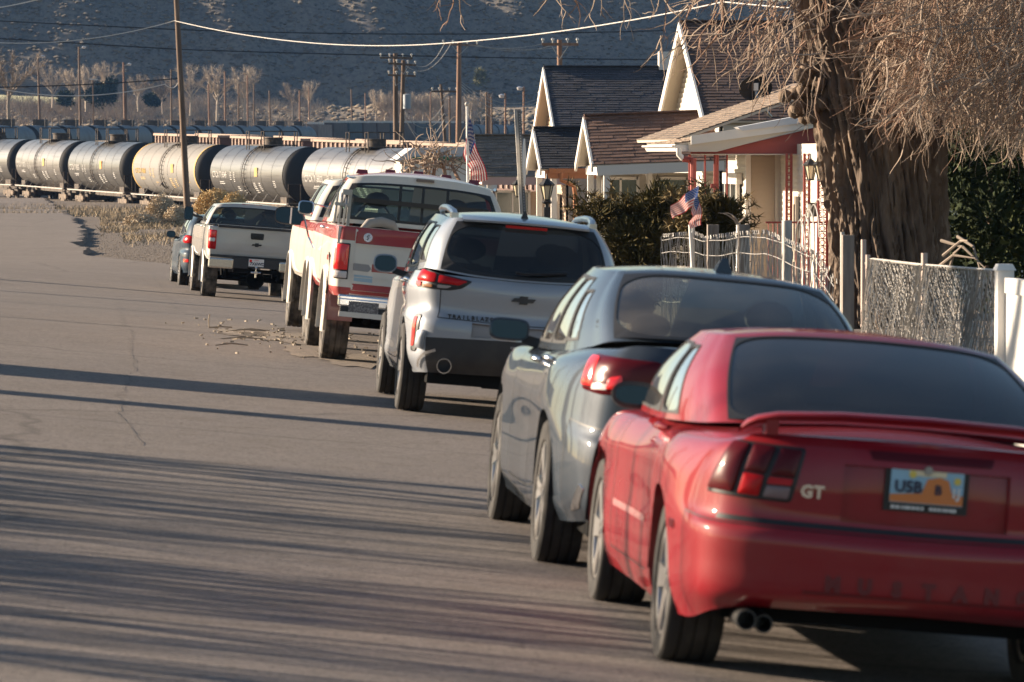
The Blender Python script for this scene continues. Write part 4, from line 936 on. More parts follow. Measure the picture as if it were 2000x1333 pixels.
# ---- pickups
def pickup(label, spec, px, py, z, lean, yaw, cat='pickup truck'):
    t = empty('parked_pickup', label=label, cat=cat, group='vehicles parked along the kerb'); A = spec
    pm, wb, ro, cb, tr = A['paint'], A['wb'], A['ro'], A['cab_back'], A['tyre_r']
    zb, zt = A['z_bot'], A['z_top']; hw = 1.0; cl = A['cab_len']; fr = wb + .95
    o = [(0, -ro), (.45, -ro), (.80, -ro + .003), (.955, -ro + .05), (hw, -ro + .32), (hw, 0), (hw, cb - .35), (hw, cb), (hw, cb + cl * .75), (hw, wb), (.985, wb + .5), (.93, fr - .12), (.5, fr - .02), (0, fr)]
    H = zt - zb
    rows = [(zb, {0: .05, 5: .05, 13: .05}), (zb + H * .13, .012), (zb + H * .45, 0.0), (zb + H * .66, .004), (zb + H * .82, {0: .004, 5: .012, 13: .02}), ({0: zt - .03, 7: zt - .03, 9: zt - .05, 13: zt - .10}, {0: .006, 5: .02, 13: .05}), ({0: zt, 7: zt, 9: zt - .02, 13: zt - .07}, {0: .02, 3: .03, 5: .05, 9: .1, 13: .12})]
    S = Surf(cage_from(o, rows), 3); ar = tr + A.get('gap', .08)
    parts = shell(S, t, {'body': pm}, [('door', 1, 7.12, 8.0, .6, 6)] if cl > 1 else [], [], [(0, tr + .03, ar), (wb, tr + .03, ar)], cap=([(cb, zt + .02), (fr, zt - .03)], cb - .02, 99), dense=[(3.5, 6.5, 20), (8, 10.5, 20)], xarch=.7)
    if A.get('stripe'):
        for nm in ('body', 'door'):
            for ob in parts.get(nm, []):
                me = ob.data
                for m_ in A['stripe'][1]: me.materials.append(m_)
                for p_ in me.polygons: p_.material_index = A['stripe'][0](p_.center)
    # bed
    bed = MB(); y0, y1 = -ro + .05, cb - .04
    for s in (-1, 1): bed.box((s * .905, (y0 + y1) / 2, (zb + .2 + zt - .004) / 2), (.12, y1 - y0, zt - .204 - zb)); bed.box((s * .66, 0, zb + .32), (.36, .95, .26))
    bed.box((0, (y0 + y1) / 2, zb + .17), (1.75, y1 - y0, .05)); bed.box((0, y1 - .02, (zb + zt) / 2 + .1), (1.7, .05, zt - zb - .24)); bed.box((0, y0 + .01, (zb + zt) / 2), (1.6, .05, H - .02))
    bed.build('cargo_bed', A.get('bed', pm), t)
    # cab
    ry = A['roof']; zr = A['z_roof']; hb = A.get('hb', .90); hr = A.get('hr', .70)
    b0, b1 = cb, cb + cl
    belt = [(0, b0, zt + .01), (.42, b0, zt + .01), (.76, b0 + .005, zt + .01), (hb, b0 + .07, zt + .005), (hb + .015, b0 + .3, zt), (hb + .02, b0 + cl * .45, zt), (hb + .02, b0 + cl * .75, zt), (hb, b1 - .12, zt), (.74, b1 + .12, zt), (.4, b1 + .25, zt + .01), (0, b1 + .28, zt + .01)]
    f0, f1 = ry
    roof = [(0, b0 + f0, zr), (.36, b0 + f0 + .005, zr - .008), (.60, b0 + f0 + .02, zr - .03), (hr, b0 + f0 + .09, zr - .055), (hr + .02, b0 + f0 + .25, zr - .05), (hr + .03, b0 + cl * .42, zr - .045), (hr + .02, b0 + cl * .6, zr - .045), (hr, b1 - f1 - .1, zr - .045), (.58, b1 - f1, zr - .03), (.34, b1 - f1 + .05, zr - .01), (0, b1 - f1 + .06, zr)]
    G = Surf(green_cage(belt, roof, A.get('bulge', .02)), 0)
    wr = A['rear_win']
    cp = shell(G, t, A.get('cab_paint', pm), [], [('h', 0, 0, wr[0], wr[1], wr[2])] + [('h', 1, a, b, .3, 3.5) for a, b in A['side_win']] + [('h', 1, 7.35, 10, .3, 3.7)], body='cab_shell', cap=(roofcap(roof, A.get('crown', .03)), -9, 9), per=14, pv=12)
    if A.get('cab_stripe'):
        for ob in cp['body']:
            for m_ in A['cab_stripe'][1]: ob.data.materials.append(m_)
            for p_ in ob.data.polygons: p_.material_index = A['cab_stripe'][0](p_.center, b0, zr)
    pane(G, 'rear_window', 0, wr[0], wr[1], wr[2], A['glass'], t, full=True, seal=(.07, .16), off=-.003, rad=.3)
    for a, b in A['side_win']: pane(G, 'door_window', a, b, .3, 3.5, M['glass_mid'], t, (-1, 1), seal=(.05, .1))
    pane(G, 'windshield', 7.35, 10, .3, 3.7, M['glass'], t, (-1, 1), seal=0); shelf(G, t, .012, M['seat'], .97)
    for s in (-1, 1):
        for yy in (0, wb):
            wheel(t, s * (.985 - A['tyre_w'] / 2), yy, tr, A['tyre_w'], A['rim_r'], A['wheel'], A.get('rimmat'), M['rubber_dusty']); well(t, s * .62, s * .96, yy, tr + .03, ar + .02, .19)
        ribbon(S, 'panel_gap', [(7.12, 6), (7.12, .6), (8.0, .6), (8.0, 6)], .008, M['seal'], t, uvspace=True, side=s) if cl > 1 else None
        ribbon(S, 'panel_gap', [(6.96, .1), (6.96, 6)], .02, M['seal'], t, uvspace=True, side=s)
        for yy in (0, wb):
            mb = MB(); n = 20
            for ro_, xo in ((ar + .045, .004), (ar + .02, .03), (ar - .005, .03), (ar - .01, -.03)):
                for k in range(n + 1):
                    q = math.pi * (-.08 + 1.16 * k / n); mb.v.append((s * (hw + xo - .004), yy + ro_ * math.cos(q), tr + .03 + ro_ * math.sin(q)))
            for r_ in range(3):
                for k in range(n): mb.f.append((r_ * (n + 1) + k, r_ * (n + 1) + k + 1, (r_ + 1) * (n + 1) + k + 1, (r_ + 1) * (n + 1) + k)); mb.m.append(0)
            mb.build('wheel_arch_lip', A.get('lip', pm), t, 50)
    # chassis, axle, differential
    mb = MB()
    for s in (-1, 1): mb.box((s * .42, wb / 2 - .1, zb + .02), (.09, wb + 1.6, .16)); mb.tube([(s * .55, -.7, zb - .02), (s * .55, -.35, tr + .02), (s * .55, .35, tr + .02), (s * .55, .8, zb)], .035, 6); mb.tube([(s * .5, .08, tr), (s * .42, .25, zb + .1)], .03, 8)
    mb.tube([(-.8, 0, tr), (.8, 0, tr)], .05, 10); mb.tube([(-.8, wb, tr), (.8, wb, tr)], .05, 10); mb.lathe([(-.2, .05), (-.12, .17), (.0, .2), (.12, .17), (.2, .05)], 16, 'y', (.1, 0, tr)); mb.tube([(.1, .1, tr), (.05, wb * .6, zb)], .05, 8)
    mb.box((0, -ro + .25, zb - .01), (1.2, .12, .1)); mb.box((.15, wb * .55, zb), (.9, 1.6, .25)); mb.build('chassis', M['under'], t)
    for x in (-.42, .42): seat(t, x, cb + cl - .75, zt - .35, zt + .14, .5, m=A.get('seatmat'))
    if cl > 1.6:
        for x in (-.42, .42): seat(t, x, cb + .45, zt - .3, zt + .08, .5)
    steering(t, (-.42, cb + cl - .35, zt + .06))
    place(t, px, py, z, .985, lean, yaw); return t, S, G

WHITE = paint('aged_white_paint', (.64, .60, .53), .45, 0, .35, .7); RED = paint('faded_red_paint', (.34, .045, .045), .45, 0, .35, .7)
def old_pickup():
    sp = dict(paint=WHITE, wb=3.38, ro=1.2, cab_back=1.25, cab_len=1.5, tyre_r=.41, tyre_w=.27, rim_r=.21, wheel='steel', z_bot=.70, z_top=1.40, z_roof=1.95, roof=(.12, .42), rear_win=(2.55, .3, 3.25), side_win=[(3.7, 4.6), (4.7, 7.0)], glass=M['glass'], hb=.93, hr=.74, crown=.045, gap=.09,
              stripe=(lambda c: 1 if (c.z > 1.265 or c.z < .79) else 0, [RED]), cab_stripe=(lambda c, b0, zr: 1 if (c.y > b0 + .32 and c.z > 1.46) or c.y > b0 + .5 else 0, [RED]), bed=WHITE, rimmat=M['chrome'])
    t, S, G = pickup('old lifted red and white two tone pickup with red roof lamps and split rear window', sp, 622, 702, 0, .095, 0.0)
    ro = 1.2
    tg = lens(S, 'tailgate', [(-.79, 1.385), (.79, 1.385), (.79, .765), (-.79, .765)], WHITE, t, .012, .03, r=.01)
    for z0, z1, a0 in ((1.385, 1.235, -.785), (.965, 1.045, -.62), (.77, .835, -.785)):
        lens(S, 'paint_stripe', [(a0, z0), (.785, z0), (.785, z1), (a0, z1)], RED, tg, .0145, .01, r=.004)
    lens(S, 'rubbed_stripe', [(-.785, 1.04), (-.63, 1.035), (-.60, .995), (-.63, .96), (-.785, .965)], mat('rubbed_grey', (.28, .27, .26), .7), tg, .0145, .01, r=.01)
    b_ = lens(S, 'blue_sticker', [(-.77, .925), (-.58, .92), (-.58, .855), (-.77, .86)], mat('sticker_blue', (.30, .42, .5), .5), tg, .0145, .004, r=0)
    rb = MB(); rb.box((0, -ro - .012, .90), (1.56, .012, .006)); rb.box((0, -ro - .012, 1.232), (1.56, .014, .008)); rb.build('tailgate_crease', WHITE, tg)
    for s in (-1, 1):
        f = lens(S, 'tail_lamp', [(s * 1.0, 1.23), (s * .83, 1.23), (s * .83, .87), (s * 1.0, .87)], M['seal'], t, .012, .03, r=.01)
        lens(S, 'lens', [(s * .99, 1.22), (s * .84, 1.22), (s * .84, .96), (s * .99, .96)], M['lens_bright'], f, .022, r=.012, bulge=.01)
        lens(S, 'lens', [(s * .99, .95), (s * .84, .95), (s * .84, .88), (s * .99, .88)], M['lens_white'], f, .022, r=.012, bulge=.01)
    e = MB(); p = S.az([-.665], [1.305], 0)[0]; e.lathe([(.0, .045), (-.014, .045), (-.014, .034), (-.010, .034), (-.010, .001)], 20, 'y', (p[0], p[1] - .014, p[2])); e.build('round_badge', M['chrome'], t, 40)
    e = MB(); e.tube([(p[0] + .012, p[1] - .028, p[2] + .022), (p[0] - .012, p[1] - .028, p[2] + .008), (p[0] + .012, p[1] - .028, p[2] - .008), (p[0] - .012, p[1] - .028, p[2] - .022)], .006, 5); e.build('badge_mark', M['seal'], t)
    # step bumper
    bp = MB(); yb = -ro - .16
    bp.box((0, yb, .695), (1.84, .22, .06)); bp.box((0, yb - .09, .65), (1.84, .05, .09)); bo = bp.build('rear_bumper', M['chrome'], t)
    mod = bo.modifiers.new('bevel', 'BEVEL'); mod.width = .02; mod.segments = 3
    q = MB(); q.box((0, yb - .075, .585), (1.78, .06, .09)); q.build('bumper_step', M['black_plastic'], bo)
    q = MB(); q.box((0, yb - .085, .53), (1.80, .08, .05)); q.build('bumper_lip', WHITE, bo)
    pl = plate(t, (-.66, yb - .118, .60)); q = MB(); q.box((0, 0, 0), (.30, .008, .13)); q.build('plate_sheet', mat('dirty_plate', (.12, .11, .11), .6, noise=(60, (.3, .28, .27), .5, .6)), pl)
    text('plate_number', '2BN 84', .06, mat('plate_grey', (.3, .28, .27), .5), pl, (0, -.006, -.01), (math.pi / 2, 0, 0), .001)
    for s in (-1,):
        q = MB(); q.box((s * .84, -.50, .60), (.26, .012, .34), rot=(0, 0, 0)); q.build('mud_flap', paint('pink_flap', (.45, .2, .19), .7, 0, .4), t)
        q = MB(); q.tube([(s * 1.0, -.62, .70), (s * .985, -.78, .98), (s * 1.02, -.86, 1.12)], [.012, .02, .006], 6); q.build('whip_marker', M['seal'], t)
    # window bars of the sliding rear glass and the rack behind the cab
    for x, u in ((-.22, 0), (.02, 0), (.28, 0)):
        q = MB(); a = G.ev(np.array([abs(x) / .42]), np.array([.45]), .006)[0]; b = G.ev(np.array([abs(x) / .40]), np.array([3.15]), .006)[0]; q.bar((x, a[1], a[2]), (x, b[1], b[2]), .03, .02, upv=(0, 1, 0)); q.build('window_bar', M['seal'], t)
    q = MB(); q.bar((-.72, 1.235, 1.66), (.72, 1.235, 1.66), .03, .05, upv=(0, 0, 1)); q.build('window_bar', M['seal'], t)
    q = MB()
    for k, x in enumerate((-.90, -.855, -.81)): q.tube([(x, 1.12 - k * .05, 1.39), (x + .01, 1.12 - k * .05, 1.60), (x + .015, 1.12, 1.72)], .014, 6)
    q.box((-.83, 1.1, 1.60), (.17, .14, .035)); q.box((-.79, 1.12, 1.73), (.10, .12, .06)); q.box((-.755, 1.16, 1.55), (.035, .05, .34)); q.build('bed_rack', M['dull_metal'], t)
    q = MB(); q.tube([(-.62, .75, 1.36), (-.55, .85, 1.43), (-.42, .9, 1.455), (-.30, .92, 1.43), (-.24, .95, 1.36)], [.03, .05, .055, .05, .03], 8); q.build('strap_roll', mat('worn_strap', (.3, .27, .24), .9), t, 50)
    for k in range(5):
        x = (k - 2) * .30; q = MB(); z_ = 1.995 - .035 * (x / .6) ** 2; q.box((x, 2.12, z_), (.13, .16, .05), taper=.75); q.build('roof_lamp', mat('roof_lamp_red', (.2, .02, .025), .3, coat=1.0), t)
    q = MB(); q.box((.03, 1.345, 1.925), (.19, .02, .03)); q.build('brake_lamp', mat('dull_brown_lens', (.16, .12, .10), .4), t)
    # chrome drip rail and mirror with braces
    for s in (-1, 1):
        q = MB(); q.tube([(s * .95, 2.55, 1.40), (s * .87, 2.2, 1.66), (s * .80, 1.75, 1.87), (s * .78, 1.45, 1.90)], .016, 6); q.build('drip_rail', M['chrome'], t, 40)
        mm = superpod('door_mirror', M['chrome'], t, (s * 1.15, 2.42, 1.52), .17, .15, .07, 4.0, tilt=(-.1, 0, s * .08))
        q = MB(); q.tube([(s * .02, .03, -.08), (s * -.06, .0, -.32), (s * -.13, -.05, -.44)], .011, 6); q.tube([(s * -.05, .03, .05), (s * -.26, .06, .03)], .011, 6); q.build('mirror_brace', M['chrome'], mm)
        handle(S, t, (7.3, 4.6), M['chrome'], s)
    q = MB(); q.box((-1.005, -.35, 1.06), (.012, .12, .05)); q.build('side_badge', M['lens_bright'], t)
    return t
old_pickup()

def hidden_pickup():
    sp = dict(paint=WHITE, wb=3.9, ro=1.2, cab_back=.9, cab_len=2.2, tyre_r=.41, tyre_w=.27, rim_r=.21, wheel='offroad', z_bot=.68, z_top=1.38, z_roof=1.93, roof=(.12, .45), rear_win=(2.5, .3, 3.3), side_win=[(3.5, 5.0), (5.1, 7.0)], glass=M['glass'], hb=.93, hr=.72, crown=.02,
              stripe=(lambda c: 1 if c.z > 1.27 else 0, [RED]))
    t, S, G = pickup('white pickup with big towing mirror mostly hidden ahead of the red and white one', sp, 590, 661, -.06, .09, 0.012)
    for s in (-1, 1):
        mm = superpod('towing_mirror', M['black_plastic'], t, (s * 1.10, 2.7, 1.40), .40, .22, .09, 3.5, tilt=(-.1, 0, s * .08))
        q = MB(); q.bar((.0, -.004, -.1), (.0, -.004, .1), .02, .02); q.build('mirror_divider', M['white_paint'], mm); q = MB(); q.tube([(s * -.1, .04, -.05), (s * -.42, .06, -.10)], .02, 6); q.build('mirror_arm', M['black_plastic'], mm)
        f = lens(S, 'tail_lamp', [(s * 1.0, 1.2), (s * .83, 1.2), (s * .83, .9), (s * 1.0, .9)], M['lens_bright'], t, .012, .03, r=.02)
        q = MB(); q.box((s * 1.006, -.55, 1.0), (.012, .26, .16)); q.build('side_panel', WHITE, t)
    return t
hidden_pickup()

def tan_pickup():
    TAN = paint('pale_tan_silver_paint', (.48, .46, .43), .38, .3, .4)
    sp = dict(paint=TAN, wb=3.65, ro=1.25, cab_back=.75, cab_len=2.05, tyre_r=.425, tyre_w=.30, rim_r=.225, wheel='offroad', z_bot=.80, z_top=1.48, z_roof=1.95, roof=(.16, .5), rear_win=(2.6, .1, 3.2), side_win=[(3.6, 5.0), (5.1, 7.0)], glass=M['glass_mid'], hb=.92, hr=.70, crown=.02, gap=.07)
    t, S, G = pickup('pale tan silver lifted pickup with black bow tie tailgate emblem and ball hitch, knobbly tyres', sp, 391, 580, -.80, .075, R(2.2))
    ro = 1.25
    tg = lens(S, 'tailgate', [(-.795, 1.475), (.795, 1.475), (.795, .865), (-.795, .865)], TAN, t, .012, .03, r=.012)
    q = MB(); q.box((0, -ro + .0, 1.484), (1.6, .09, .045)); q.build('tailgate_cap', M['black_plastic'], tg)
    q = MB(); q.box((0, -ro - .016, 1.02), (1.56, .012, .010)); q.build('tailgate_crease', TAN, tg)
    h = lens(S, 'tailgate_handle', [(-.14, 1.385), (.14, 1.385), (.13, 1.255), (-.13, 1.255)], M['black_plastic'], tg, .022, .02, r=.03); q = MB(); q.box((0, -ro - .045, 1.31), (.18, .03, .045)); q.build('handle_paddle', M['seal'], h)
    tie(t, M['seal'], 0, -ro - .016, 1.15, .215, .075)
    for s in (-1, 1):
        f = lens(S, 'tail_lamp', [(s * 1.03, 1.40), (s * .815, 1.395), (s * .82, 1.01), (s * 1.0, 1.015)], M['lens_red'], t, .014, .03, r=.02, bulge=.01)
        lens(S, 'lens', [(s * .96, 1.24), (s * .84, 1.24), (s * .84, 1.16), (s * .96, 1.16)], M['lens_white'], f, .026, r=.03, bulge=.004)
        lens(S, 'lens', [(s * .98, 1.39), (s * .83, 1.385), (s * .83, 1.26), (s * .97, 1.26)], M['lens_bright'], f, .026, r=.03, bulge=.004)
        q = MB(); q.box((s * .71, -ro - .17, .745), (.50, .17, .21)); b = q.build('bumper_corner', mat('bright_bumper', (.62, .58, .52), .22, .8), t); md = b.modifiers.new('bevel', 'BEVEL'); md.width = .035; md.segments = 3
        mm = superpod('towing_mirror', M['black_plastic'], t, (s * 1.20, 2.45, 1.66), .19, .29, .10, 4.5, tilt=(-.1, 0, s * .08)); q = MB(); q.bar((s * -.06, .04, -.02), (s * -.28, .05, -.06), .05, .05); q.build('mirror_arm', M['black_plastic'], mm)
        handle(S, t, (7.3, 4.7), TAN, s)
        q = MB(); q.box((s * 1.004, -.62, 1.02), (.012, .16, .11)); q.build('fuel_flap', TAN, t)
    q = MB(); q.box((0, -ro - .13, .775), (.95, .16, .17)); q.box((0, -ro - .06, .885), (1.86, .12, .05)); q.build('rear_bumper', M['black_plastic'], t)
    q = MB(); q.box((0, -ro - .08, .62), (.9, .06, .08)); q.build('hitch_bar', M['under'], t)
    q = MB(); q.box((0, -ro - .22, .60), (.06, .22, .06)); q.lathe([(0, .012), (.05, .012), (.055, .02), (.075, .028), (.095, .02), (.103, .001)], 12, 'z', (0, -ro - .30, .62)); q.tube([(-.1, -ro - .25, .60), (.1, -ro - .25, .60)], .02, 8); q.lathe([(0, .001), (0, .02), (-.1, .02), (-.1, .001)], 10, 'z', (0, -ro - .30, .60)); q.build('ball_hitch', M['chrome'], t, 40)
    pl = plate(t, (0.0, -ro - .222, .795)); q = MB(); q.box((0, 0, 0), (.305, .01, .152)); q.build('plate_sheet', M['plate_white'], pl)
    text('plate_number', '7X6WD', .085, M['ink'], pl, (.02, -.007, -.025), (math.pi / 2, 0, 0), .001, bold=.002); text('plate_state', 'UTAH', .032, M['lens_bright'], pl, (0, -.007, .052), (math.pi / 2, 0, 0), .001)
    q = MB(); q.box((-.115, -.006, .035), (.05, .004, .05)); q.build('plate_picture', M['lens_bright'], pl)
    q = MB(); q.box((.0, .92, 1.925), (.42, .03, .05)); bl = q.build('brake_lamp', M['lens_red'], t); q = MB(); q.box((-.1, .9, 1.925), (.08, .012, .03)); q.box((.11, .9, 1.925), (.08, .012, .03)); q.build('cargo_lens', M['lens_white'], bl)
    return t
tan_pickup()
crossover('small dark blue crossover half hidden in front of the tan pickup, farthest in the row', paint('slate_blue_paint', (.018, .036, .058), .35, .1, .08, .6), 'blue', 347, 561, -.82, .06, R(3))
# ------------------------------------------------------------ trains
m_tblack = mat('black_tank_paint', (.11, .11, .11), .38, .5, .3, noise=[(.5, (.15, .148, .145), .4, .7, 6, (1, .25, 1)), (2.5, (.05, .048, .048), .5, .8, 8, (1, .1, 3))], coat_rough=.3)
m_tsilver = mat('grey_tank_paint', (.17, .165, .16), .38, .5, .3, noise=[(.5, (.22, .21, .205), .4, .7, 6, (1, .25, 1)), (2.5, (.055, .052, .05), .5, .8, 8, (1, .1, 3))], coat_rough=.3)
m_ttan = mat('pale_grey_tank_paint', (.175, .168, .158), .7, noise=[(.6, (.15, .143, .133), .4, .7, 6, (1, .25, 1)), (2.5, (.135, .118, .1), .55, .85, 8, (1, .1, 3))])
m_tblue = mat('blue_grey_tank_paint', (.10, .135, .165), .6, noise=(.5, (.065, .085, .105), .4, .7))
m_tend = mat('black_tank_end', (.02, .02, .022), .7); m_iron = mat('rusty_iron', (.055, .045, .038), .85, noise=(4, (.16, .115, .08), .5, .75))
m_bogie = mat('dusty_bogie', (.12, .095, .075), .9, noise=(3, (.26, .2, .15), .45, .7))
m_letter = mat('stencil_white', (.40, .39, .37), .7); m_yellow = mat('placard_yellow', (.42, .27, .07), .7); m_orange_ = mat('placard_orange', (.55, .26, .06), .7); m_rail_pale = mat('pale_rail', (.42, .40, .37), .6)
Dm = 3.1; Rt = Dm / 2; Lt = 14.6; ZC = 1.02 + Rt
def tank_mesh(mtank):
    mb = MB(); h = Lt / 2; pr = [(-h - .62, .001), (-h - .58, .5), (-h - .42, 1.0), (-h - .2, 1.35), (-h - .04, Rt - .04)]
    mb.lathe(pr + [(-h, Rt - .02)], 56, 'y', (0, 0, ZC), 1); body = [(-h, Rt)]
    for k in range(1, 7):
        y = -h + Lt * k / 7
        body += [(y - .03, Rt), (y - .02, Rt + .012), (y + .02, Rt + .012), (y + .03, Rt)] if k < 7 else []
    body.append((h, Rt)); mb.lathe(body, 56, 'y', (0, 0, ZC), 0)
    mb.lathe([(h, Rt - .02), (h + .04, Rt - .04), (h + .2, 1.35), (h + .42, 1.0), (h + .58, .5), (h + .62, .001)], 56, 'y', (0, 0, ZC), 1)
    return mb.mesh('tank', [mtank, m_tend], 35, fix=True)
def tank_car(mtank, num, placard, ladder=True, name='tank_car'):
    t = empty(name); tk = link('tank', tank_mesh(mtank), t)
    # manway with its housing, walkway and hoops
    mb = MB(); mb.lathe([(Rt - .1, .001), (Rt - .1, .5), (Rt + .42, .5), (Rt + .42, .55), (Rt + .47, .55), (Rt + .47, .001)], 20, 'z', (0, -.25, ZC)); mb.lathe([(Rt - .1, .001), (Rt - .1, .2), (Rt + .3, .2), (Rt + .3, .001)], 12, 'z', (0, .75, ZC)); mb.build('manway', m_iron, t, 30)
    mb = MB(); zt = ZC + Rt + .02; mb.box((0, 0, zt + .02), (1.9, 3.4, .06)); mb.build('walkway', m_iron, t)
    for y in (-1.7, 1.3):
        mb = MB()
        for s in (-1, 1): mb.tube([(s * .95, y, zt - .25), (s * .95, y, zt + .78), (s * .95, y + .5, zt + .78), (s * .95, y + .5, zt - .25)], .035, 5)
        mb.tube([(-.95, y, zt + .78), (.95, y, zt + .78)], .03, 5); mb.build('handrail', m_iron, t)
    if ladder:
        for s in (-1, 1):
            mb = MB(); a = [(s * (Rt + .1) * math.cos(q), ZC + (Rt + .1) * math.sin(q)) for q in np.linspace(1.25, -.75, 14)]
            for dy in (-.22, .22): mb.tube([(x, dy + .15, z) for x, z in a], .022, 4)
            for x, z in a: mb.tube([(x, -.07, z), (x, .37, z)], .018, 4)
            mb.build('ladder', m_iron, t)
    mb = MB(); mb.box((0, 0, .86), (.5, 16.4, .30))
    for y in (-6.4, 6.4): mb.box((0, y, 1.2), (2.4, 1.2, .36)); mb.box((0, y * 1.23, 1.0), (2.7, .5, .16))
    mb.build('underframe', m_iron, t)
    for s in (-1, 1):
        mb = MB(); mb.tube([(s * 1.45, -7.9, 1.02), (s * 1.45, 7.9, 1.02)], .04, 5)
        for k in range(6): y = -5 + 2 * k; mb.tube([(s * 1.45, y, 1.02), (s * 1.25, y - .5, 1.5)], .035, 4)
        mb.build('side_rail', m_rail_pale, t)
    for y in (-8.0, 8.0):
        mb = MB(); mb.box((0, y, 1.05), (2.9, .35, .06))
        for x in (-1.4, -.7, .7, 1.4): mb.tube([(x, y, 1.05), (x, y, 2.1)], .025, 4)
        mb.tube([(-1.4, y, 2.1), (-.7, y, 2.1)], .025, 4); mb.tube([(.7, y, 2.1), (1.4, y, 2.1)], .025, 4); mb.build('end_platform', m_iron, t)
    for y in (-6.1, 6.1):
        b = empty('bogie', (0, y, 0), parent=t); mb = MB()
        for s in (-1, 1): mb.box((s * 1.02, 0, .52), (.16, 2.3, .24)); mb.box((s * 1.02, 0, .35), (.14, 1.0, .26)); mb.box((s * 1.04, -.88, .48), (.14, .36, .34)); mb.box((s * 1.04, .88, .48), (.14, .36, .34))
        mb.box((0, 0, .6), (2.0, .4, .26)); mb.build('side_frame', m_bogie, b)
        for yy in (-.88, .88):
            mb = MB(); mb.lathe([(-1.0, .001), (-1.0, .1), (-.83, .1), (-.83, .44), (-.70, .47), (-.70, .1), (.70, .1), (.70, .47), (.83, .44), (.83, .1), (1.0, .1), (1.0, .001)], 20, 'x', (0, yy, .45)); mb.build('wheel_set', m_iron, b, 30)
    def side_text(s, y, z, size, m=None):
        q = (z - ZC) / Rt; q = max(-.95, min(.95, q)); a = math.asin(q); x = -(Rt + .012) * math.cos(a)
        text('lettering', s, size, m or m_letter, t, (x, y, z), (math.pi / 2 + a * -1, 0, -math.pi / 2), .004, bold=.006)
    side_text(num, 5.3, ZC - .12, .50 if mtank is not m_ttan else .42, m_letter if mtank is not m_ttan else m_yellow)
    rg = random.Random(num)
    mb = MB()
    for (y, z, w_, n_) in ((5.0, -.50, 1.3, 2), (3.0, .05, .4, 5), (2.3, .05, .35, 6), (1.9, -.75, .6, 3), (-1.6, -.5, .6, 6), (-2.6, -.5, .5, 5), (-5.6, -.35, .5, 4), (.9, -.95, .5, 2)):
        for k in range(n_):
            zz = ZC + z - k * .10; a = math.asin(max(-.97, min(.97, (zz - ZC) / Rt))); x = -(Rt + .014) * math.cos(a); ln = w_ * rg.uniform(.6, 1)
            mb.box((x, y, zz), (.01, ln, .032), rot=(0, -a, 0))
    tag(mb.build('stencil_lines', m_letter if mtank is not m_ttan else m_yellow, t), kind='stuff')
    if placard:
        mb = MB(); mb.box((-(Rt + .02), -2.2, ZC + .12), (.02, .55, .5)); mb.build('placard', placard, t)
    if mtank is m_ttan:
        mb = MB()
        for y in (Lt / 2 - .12, -Lt / 2 + .12):
            mb.lathe([(y - .1, Rt + .01), (y + .1, Rt + .01)], 40, 'y', (0, 0, ZC))
        mb.build('yellow_band', mat('faded_yellow_band', (.5, .33, .1), .8), t, 40)
        mb = MB(); mb.box((-(Rt + .01) * math.cos(-.5), 1.2, ZC - Rt * math.sin(.5)), (.03, .7, .5), rot=(0, .5, 0)); mb.build('repair_patch', m_iron, t)
    return t
def set_on(o, a, b, za, zb):
    """stand a rail car between two track points"""
    a, b = Vector((*a, za)), Vector((*b, zb)); d = b - a; o.location = (a + b) / 2
    o.rotation_euler = (math.atan2(d.z, d.xy.length), 0, math.atan2(-d.x, d.y))
# near train: pixel columns of the car ends and their distances
ends_px = [-75, 68, 168, 293, 446, 622, 850, 1120]; ends_d = [330, 314, 298, 281, 264, 247, 230, 214]
pts = [];
for px, d in zip(ends_px, ends_d):
    q = P(px, 302, d); pts.append((q.x, q.y))
zr = [-.93, -1.0, -1.15, -1.3, -1.47, -1.62, -1.75, -1.85]
spec = [(m_tblack, 'CTCX 718831', m_orange_, 'black tank car cut by the left edge of the photo, in the near train'), (m_tsilver, 'CTCX 719078', m_yellow, 'grey tank car with a pale yellow placard, second from left in the near train'),
        (m_tblack, 'CTCX 719071', m_orange_, 'black tank car with an orange placard, just left of the pale grey tank car'), (m_ttan, 'CTCX 714068', m_orange_, 'pale grey tan tank car with yellow markings crossed by the leaning utility pole'),
        (m_tblack, 'CTCX 719049', m_yellow, 'black tank car numbered CTCX 719049 above the tan pickup'), (m_tsilver, 'CTCX 718820', None, 'silver grey tank car behind the old pickup roof and bare bush')]
for k, (mm, num, pl, lab) in enumerate(spec):
    t = tank_car(mm, num, pl); tag(t, lab, 'tank car', 'tank cars of the near train')
    # b is the far (left) end: local +y
    set_on(t, pts[k + 1], pts[k], zr[k + 1], zr[k])
# ballast and rails
def track(pl, zl, name, half=2.2):
    mb = MB(); prof = [(-half - 1.6, -1.3), (-half, -.25), (half, -.25), (half + 1.6, -1.3)]; n = len(pl)
    for i, (p, z) in enumerate(zip(pl, zl)):
        a = Vector(pl[max(i - 1, 0)]); b = Vector(pl[min(i + 1, n - 1)]); d = (b - a).normalized(); nn = Vector((d.y, -d.x))
        for x, h in prof: mb.v.append((p[0] + nn.x * x, p[1] + nn.y * x, z + h))
    for i in range(n - 1):
        for k in range(3): mb.f.append((i * 4 + k, i * 4 + k + 1, (i + 1) * 4 + k + 1, (i + 1) * 4 + k)); mb.m.append(0)
    tag(mb.build(name, m_dirt, None, None), kind='structure'); r_ = MB()
    for s in (-.75, .75):
        r_.tube([(p[0] + s, p[1], z - .07) for p, z in zip(pl, zl)], .07, 4)
    tag(r_.build('rails', m_iron), kind='structure')
track(pts, zr, 'railway_track')
